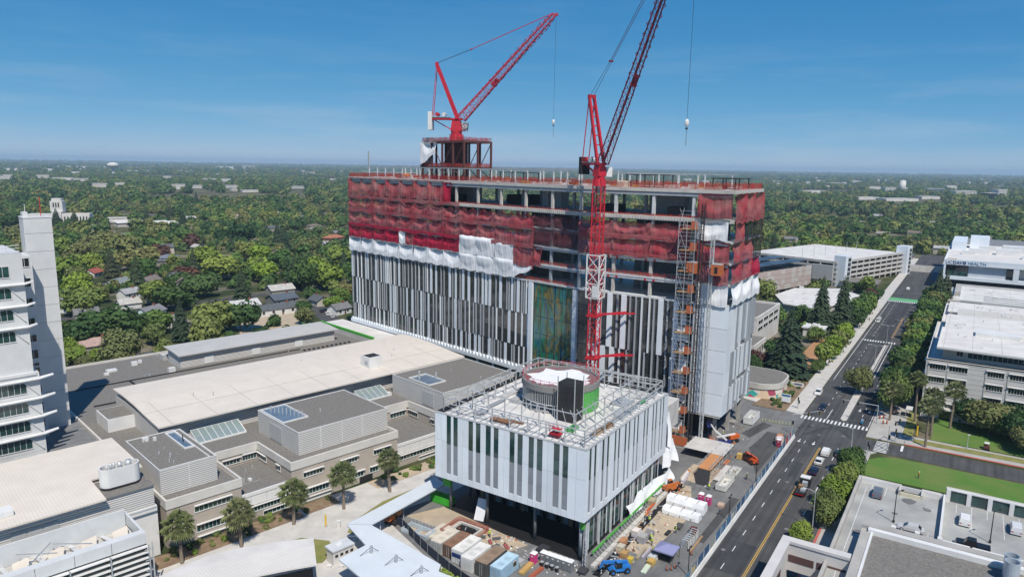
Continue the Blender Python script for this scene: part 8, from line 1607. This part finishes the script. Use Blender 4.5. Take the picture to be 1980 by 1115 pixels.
for i, (u, v, k, lb) in enumerate(((55.4,-16,0,'worker in a lime vest walking alone on the open yard'),(44.4,-10.2,1,'worker in a lime vest at the near end of the pale skip'),(20.6,-10.9,0,'worker in a lime vest beside the black plank pile'),(22.6,-3.4,2,'worker in an orange vest at the red-orange beam'),(21.4,-4.6,1,'worker bending over beside the orange-vested one'),(14.6,-8.0,1,'worker in a lime vest leaning over the dark stack'),(13.2,-8.6,0,'worker in a lime vest next to the leaning one'),(10.6,-9.9,1,'worker stooping by the tubes near the tent'),(49.6,-3.4,2,'worker in an orange vest below the orange hoist gate'),(80.4,-2.6,0,'worker in a lime vest near the orange boom lift'),(74.2,-7.4,2,'worker in an orange vest by the landing deck'),(80.7,-51.1,2,'person in orange walking across the lawn'),(-3,20,0,'worker in a lime vest among the scrap piles'))):
    t = thing('person', lb, 'person', FB(u,v,0.17 if u == 80.7 else 0.0)); t.rotation_euler = (0,0,i*1.7); b = add('body', PMX[k], t); add('hard_hat', hat, t, ((.04,.2,.065)[k],0,1.78))
# ================================================================ plaza on the left: canopies, kiosk, planting
def slab(name, pts, z, th, m, parent): return MB().wprism([(p.x,p.y) for p in pts], z-th, z).build(name, m, parent)
cw = thing('covered_walkway','zigzag covered walkway with a ribbed grey metal roof on the plaza','walkway',G(720,1000,0))
ZC = 4.0
A_ = [G(x,y,ZC) for x, y in ((671,1012),(719,1013),(862,934),(842,922))]; slab('roof_leg',A_,ZC,0.25,'seam_U',cw)
B_ = [G(x,y,ZC) for x, y in ((671,1013.2),(705,1050),(846,1110),(852,1090),(719,1014.2))]; slab('roof_leg',B_,ZC-0.02,0.25,'seam_V',cw)
C_ = [G(x,y,ZC+0.7) for x, y in ((655,1080),(712,1050),(900,1124),(960,1180),(800,1200))]; slab('wide_roof',C_,ZC+0.7,0.3,'seam_V',cw)
for k, (x, y) in enumerate(((718,1068),(766,1086),(815,1107))): p = G(x,y,ZC+0.7); MB().bar(p,p+Vector((0,0,1.4)),0.45).build('mast','steel_grey',cw); MB().tube(p+Vector((0,0,1.2)),G(x-22,y+6,ZC+0.75),0.05,5).build('stay','dark',cw); MB().tube(p+Vector((0,0,1.2)),G(x+14,y-4,ZC+0.75),0.05,5).build('stay','dark',cw)
for x, y in ((690,1012),(735,1000),(780,972),(830,940),(700,1030),(760,1058),(820,1085)): p = G(x,y,ZC-0.3); MB().tube((p.x,p.y,0),p,0.14,8).build('post','steel_grey',cw)
MB().bar(G(719,1013,ZC-0.35),G(862,934,ZC-0.35),0.3,0.5).build('edge_beam','dark',cw)
cc = thing('curved_canopy','large curved white canopy roof at the bottom edge of the plaza','canopy',G(480,1110,0))
top_ = [(300,1117),(340,1098),(400,1074),(460,1059),(530,1047),(606,1039)]; mid_ = [(330,1117),(368,1104),(420,1086),(480,1072),(540,1062),(608,1054)]; bot_ = [(420,1130),(440,1128),(470,1122),(505,1110),(560,1099),(612,1090)]
ZQ = 5.6
for i in range(5):
    for a, b, m, z0, z1, nm in ((top_,mid_,'membrane',ZQ,ZQ+0.25,'roof_band'),(mid_,bot_,'canopy_ribs',ZQ+0.25,ZQ,'roof_panel')):
        p = [G(*a[i],z0),G(*a[i+1],z0),G(*b[i+1],z1),G(*b[i],z1)]; MB().add([q for q in p]+[q-Vector((0,0,0.3)) for q in p],((3,2,1,0),(4,5,6,7),(0,1,5,4),(1,2,6,5),(2,3,7,6),(3,0,4,7))).build(nm,m,cc)
for x, y in ((380,1100),(480,1085),(590,1068)): p = G(x,y,ZQ-0.3); MB().tube((p.x,p.y,0),p,0.2,8).build('post','steel_grey',cc)
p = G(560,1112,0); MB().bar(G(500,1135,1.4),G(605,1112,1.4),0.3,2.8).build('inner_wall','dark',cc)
ks = thing('kiosk','small white kiosk with dark window slots on the plaza','kiosk',FL(-33.4,33)); MB(FL).box(-35.6,-31.2,31.6,34,0,2.7).build('wall','membrane',ks); MB(FL).box(-35.8,-31.0,31.4,34.4,2.72,3.0).build('roof','steel_light',ks); MB(FL).box(-34.2,-33,32.6,33.4,3.01,3.2).build('roof_hatch','white_metal',ks)
for k in range(4): MB(FL).box(-35.2+k*1.1,-34.6+k*1.1,31.52,31.59,1.5,2.0).build('window','dark',ks)
for i, (px, py) in enumerate(((637,1097),(661,1097),(655,1020))): c = G(px,py,0); t = thing('bollard_box',('left of two low white boxes before the kiosk','right of two low white boxes before the kiosk','upright white board at the edge of the lawn')[i],'box',c); h = 0.5 if i < 2 else 1.6; MB().box(c.x-.35,c.x+.35,c.y-.25,c.y+.25,0,h).build('body','membrane',t); MB().box(c.x-.4,c.x+.4,c.y-.3,c.y+.3,h,h+0.06).build('cap','white_metal',t)
# shrubs in the beds
SM = [crown_mesh(200+i, 260, 4, 0.2, ('leaf_olive','leaf_lime','leaf_dark')[i]) for i in range(3)]
def shrub(p, r, h, label, group, k=None):
    t = thing('shrub', label, 'shrub', (p.x,p.y,0.05), group); t.rotation_euler = (0,0,rc_.random()*6); o = add('foliage', SM[rc_.randrange(3) if k is None else k], t, (0,0,-0.1)); o.scale = (r,r,h); add('stem', TM[0], t).scale = (0.5,0.5,h*0.5)
for i in range(52):
    u = rc_.uniform(-59,12); 
    if -21 < u < -11: continue
    shrub(FL(u,rc_.uniform(53.2,57.6)),rc_.uniform(.4,1.0),rc_.uniform(.5,1.1),'low shrub in the mulch bed along the taupe building','shrubs along the low building')
for i in range(16): shrub(FB(-17.4+0.5*rc_.random()-i*0.15,38-i*1.7),0.8,0.9,'leafy shrub in the strip between walkway and navy fence','shrubs by the navy fence',1)
for i in range(26): shrub(FB(rc_.uniform(114,149),rc_.uniform(-12,-6)),rc_.uniform(.6,1.3),rc_.uniform(.6,1.4),'garden shrub in the bed by the mural pavilion','shrubs by the mural pavilion')
for i, v in enumerate((-44.5,-46,-47.4,-50.2,-51.8,-64,-66,-72)): shrub(FB(58.2+rc_.random(),v),1.2,1.3,'shrub against the wall between lawn and parking deck','shrubs by the deck wall',2)
for i in range(14): shrub(FB(rc_.uniform(117,119),rc_.uniform(-9,25)),0.9,0.9,'hedge shrub in front of the flower mural','hedge by the mural',2)
# loose bits too small to tell apart: offcuts, bags and rubble about the yard
db = MB(FB); rdb = random.Random(77)
for i in range(420):
    z_ = rdb.random()
    if z_ < 0.5: u, v = rdb.uniform(-2,44), rdb.choice((rdb.uniform(-9,-3.2),rdb.uniform(-6,-3)))
    elif z_ < 0.75: u, v = rdb.uniform(-9,-0.5), rdb.uniform(10,30)
    elif z_ < 0.9: u, v = rdb.uniform(44,92), rdb.uniform(-12,-2)
    else: u, v = rdb.uniform(-8,0), rdb.uniform(-5,9)
    db.k = rdb.choice((0,0,1,2,2,3,4,5)); l = rdb.uniform(.15,1.6) if db.k in (1,5) else rdb.uniform(.15,.6); a = rdb.random()*3.14; c = FB(u,v,0.06+0.1*rdb.random()); e = Vector((cos(a),sin(a),0.05*rdb.random()))
    db.bar(c-e*l/2, c+e*l/2, rdb.uniform(.08,.3), rdb.uniform(.06,.3))
tag(db.build('site_debris',['concrete_light','wood','tarp','black','orange','steel_grey']), 'scattered offcuts, bags and rubble on the construction yard', 'debris', kind='stuff')
# sealed cracks in the carriageway
rk_ = random.Random(6)
for i in range(16):
    u, v = rk_.uniform(0,88) if i < 9 else rk_.uniform(114,225), rk_.uniform(-35,-20.5); g = MB(); p = FB(u,v,0.009); along = rk_.random() < 0.5
    for k in range(9):
        du, dv = (rk_.uniform(.8,2.2), rk_.uniform(-.35,.35)) if along else (rk_.uniform(-.4,.4), rk_.uniform(.3,.9))
        u2, v2 = u+du, min(-20, v+dv); q = FB(u2,v2,0.009); w = (q-p).orthogonal().normalized()*0.0; s_ = Vector(((q-p).y,-(q-p).x,0)).normalized()*0.06; g.quad(p-s_,p+s_,q+s_,q-s_); p, u, v = q, u2, v2
    g.build('sealed_crack','black',road)
# ================================================================ labels that tell look-alikes apart by what they stand nearest to
def ordw(n): return ('nearest','second nearest','third nearest','fourth nearest','fifth nearest','sixth nearest','seventh nearest','eighth nearest','ninth nearest','tenth nearest')[n] if n < 10 else '%dth nearest' % (n+1)
SHORT = ('the ranch house','the white-roofed house','the blue-black roof','the orange-tiled brick house','the dark-roofed cottage','the bungalow by the tower','the red-roofed house','the wide grey-roofed house','the greenish-roofed house','the brownish-roofed house','the two-storey white house','the mint-walled house','the white gabled house','the steep pale roof','the brown-grey shed house','the little white house','the small dark-roofed house','the house beside the white tower','the grey gable','the long blue-grey roof','the pink-roofed row','the brown cottage','the pale house by the bare lot','the pale roof near the tower')
LM = [(G(q[1][0],q[1][1],2.5), n) for q, n in zip(near, SHORT)]
for px, py, n in ((112,432,'the white deco hall'),(275,438,'the white school roofs'),(220,341,'the water tower'),(60,420,'the top of the white tower'),(168,326,'the huge horizon warehouse'),(481,327,'the tan horizon slab'),(265,333,'the very long white roof'),(640,400,'the tower netting edge'),(640,360,'the tower roof corner')): LM.append((G(px,py,0), n))
for p_, n in ((FC(50,20),'the pale parking garage'),(FC(-50,20),'the red-screened garage'),(FB(490,-60),'the blue-sign building'),(FB(200,30),'the white clinic'),(G(1744,371),'the far silo'),(G(1868,379),'the far many-windowed office'),(G(1560,392),'the bare field'),(G(1330,351),'the office above the tower roof'),(G(1618,357),'the reddish-brown school'),(G(1938,380),'the far tower-like block'),(FB(640,-20),'the far end of the street')): LM.append((p_, n))
def relabel(pred, kindname):
    D = {}
    for o in bpy.data.objects:
        if o.parent is None and 'label' in o.keys() and pred(o):
            k = kindname(o); p, n = min(LM, key=lambda q: (q[0].x-o.location.x)**2+(q[0].y-o.location.y)**2); D.setdefault((k, n), []).append(((p.x-o.location.x)**2+(p.y-o.location.y)**2, o.name, o))
    for (k, n), L_ in D.items():
        for i, (_, _, o) in enumerate(sorted(L_, key=lambda t: t[:2])): o['label'] = '%s, %s of its kind to %s' % (k, ordw(i), n)
KN = {'conifer':'dark pointed conifer','conifers left':'tall pointed conifer','purple':'reddish-leaved tree','purple trees left':'purple-leaved tree','lime':'light green tree','bright trees left':'big bright yellow-green tree','dark':'dark green tree','dark trees left':'dense dark tree','mix':'mid-green tree','olive':'olive-green tree','broad trees left':'broad olive-green tree','mix trees left':'mid-green tree'}
relabel(lambda o: 'filling trees' in o.get('group','') or o.get('group','').endswith('trees left') or o.get('group','') == 'conifers left', lambda o: KN.get(o['group'], KN.get(o['group'].split(' ')[0], 'tree')))
relabel(lambda o: o.get('group','').startswith('distant houses'), lambda o: 'small pitched-roof house')
relabel(lambda o: o.get('group','').startswith('far pale buildings'), lambda o: 'pale low building far off')
def rowlabel(group, fmt, key):
    L_ = sorted([o for o in bpy.data.objects if o.parent is None and o.get('group','') == group], key=key)
    for i, o in enumerate(L_): o['label'] = fmt % (('first','second','third','fourth','fifth','sixth','seventh','eighth','ninth','tenth')[i] if i < 10 else '%dth' % (i+1))
ub = lambda o: inv(FB, o.location)[0]
rowlabel('right pavement tree row','leafy tree, %s from the crossing in the right pavement row',ub); rowlabel('left pavement tree row','small tree, %s from the crossing in the left pavement row',ub); rowlabel('garden trees by the clinic','garden tree %s up the street between clinic and pavement',ub); rowlabel('trees before the pale building','spreading tree %s nearest the lawn before the pale building',ub)
rowlabel('shrubs along the low building','low shrub %s from the left in the bed along the taupe building',lambda o: inv(FL, o.location)[0]); rowlabel('shrubs by the mural pavilion','garden shrub %s from the crossing in the bed by the mural',ub); rowlabel('shrubs by the navy fence','leafy shrub %s from the bottom beside the navy fence',lambda o: inv(FB, o.location)[1]); rowlabel('shrubs by the deck wall','shrub %s from the left against the deck wall',lambda o: -inv(FB, o.location)[1]); rowlabel('hedge by the mural','hedge shrub %s from the right before the mural',lambda o: inv(FB, o.location)[1]); rowlabel('delineators at the yard entrance','yellow-green flexible post, %s from the left across the yard entrance',lambda o: -inv(FB, o.location)[1]); rowlabel('scrap piles behind the containers','low scrap pile %s from the right behind the containers',lambda o: inv(FB, o.location)[1])
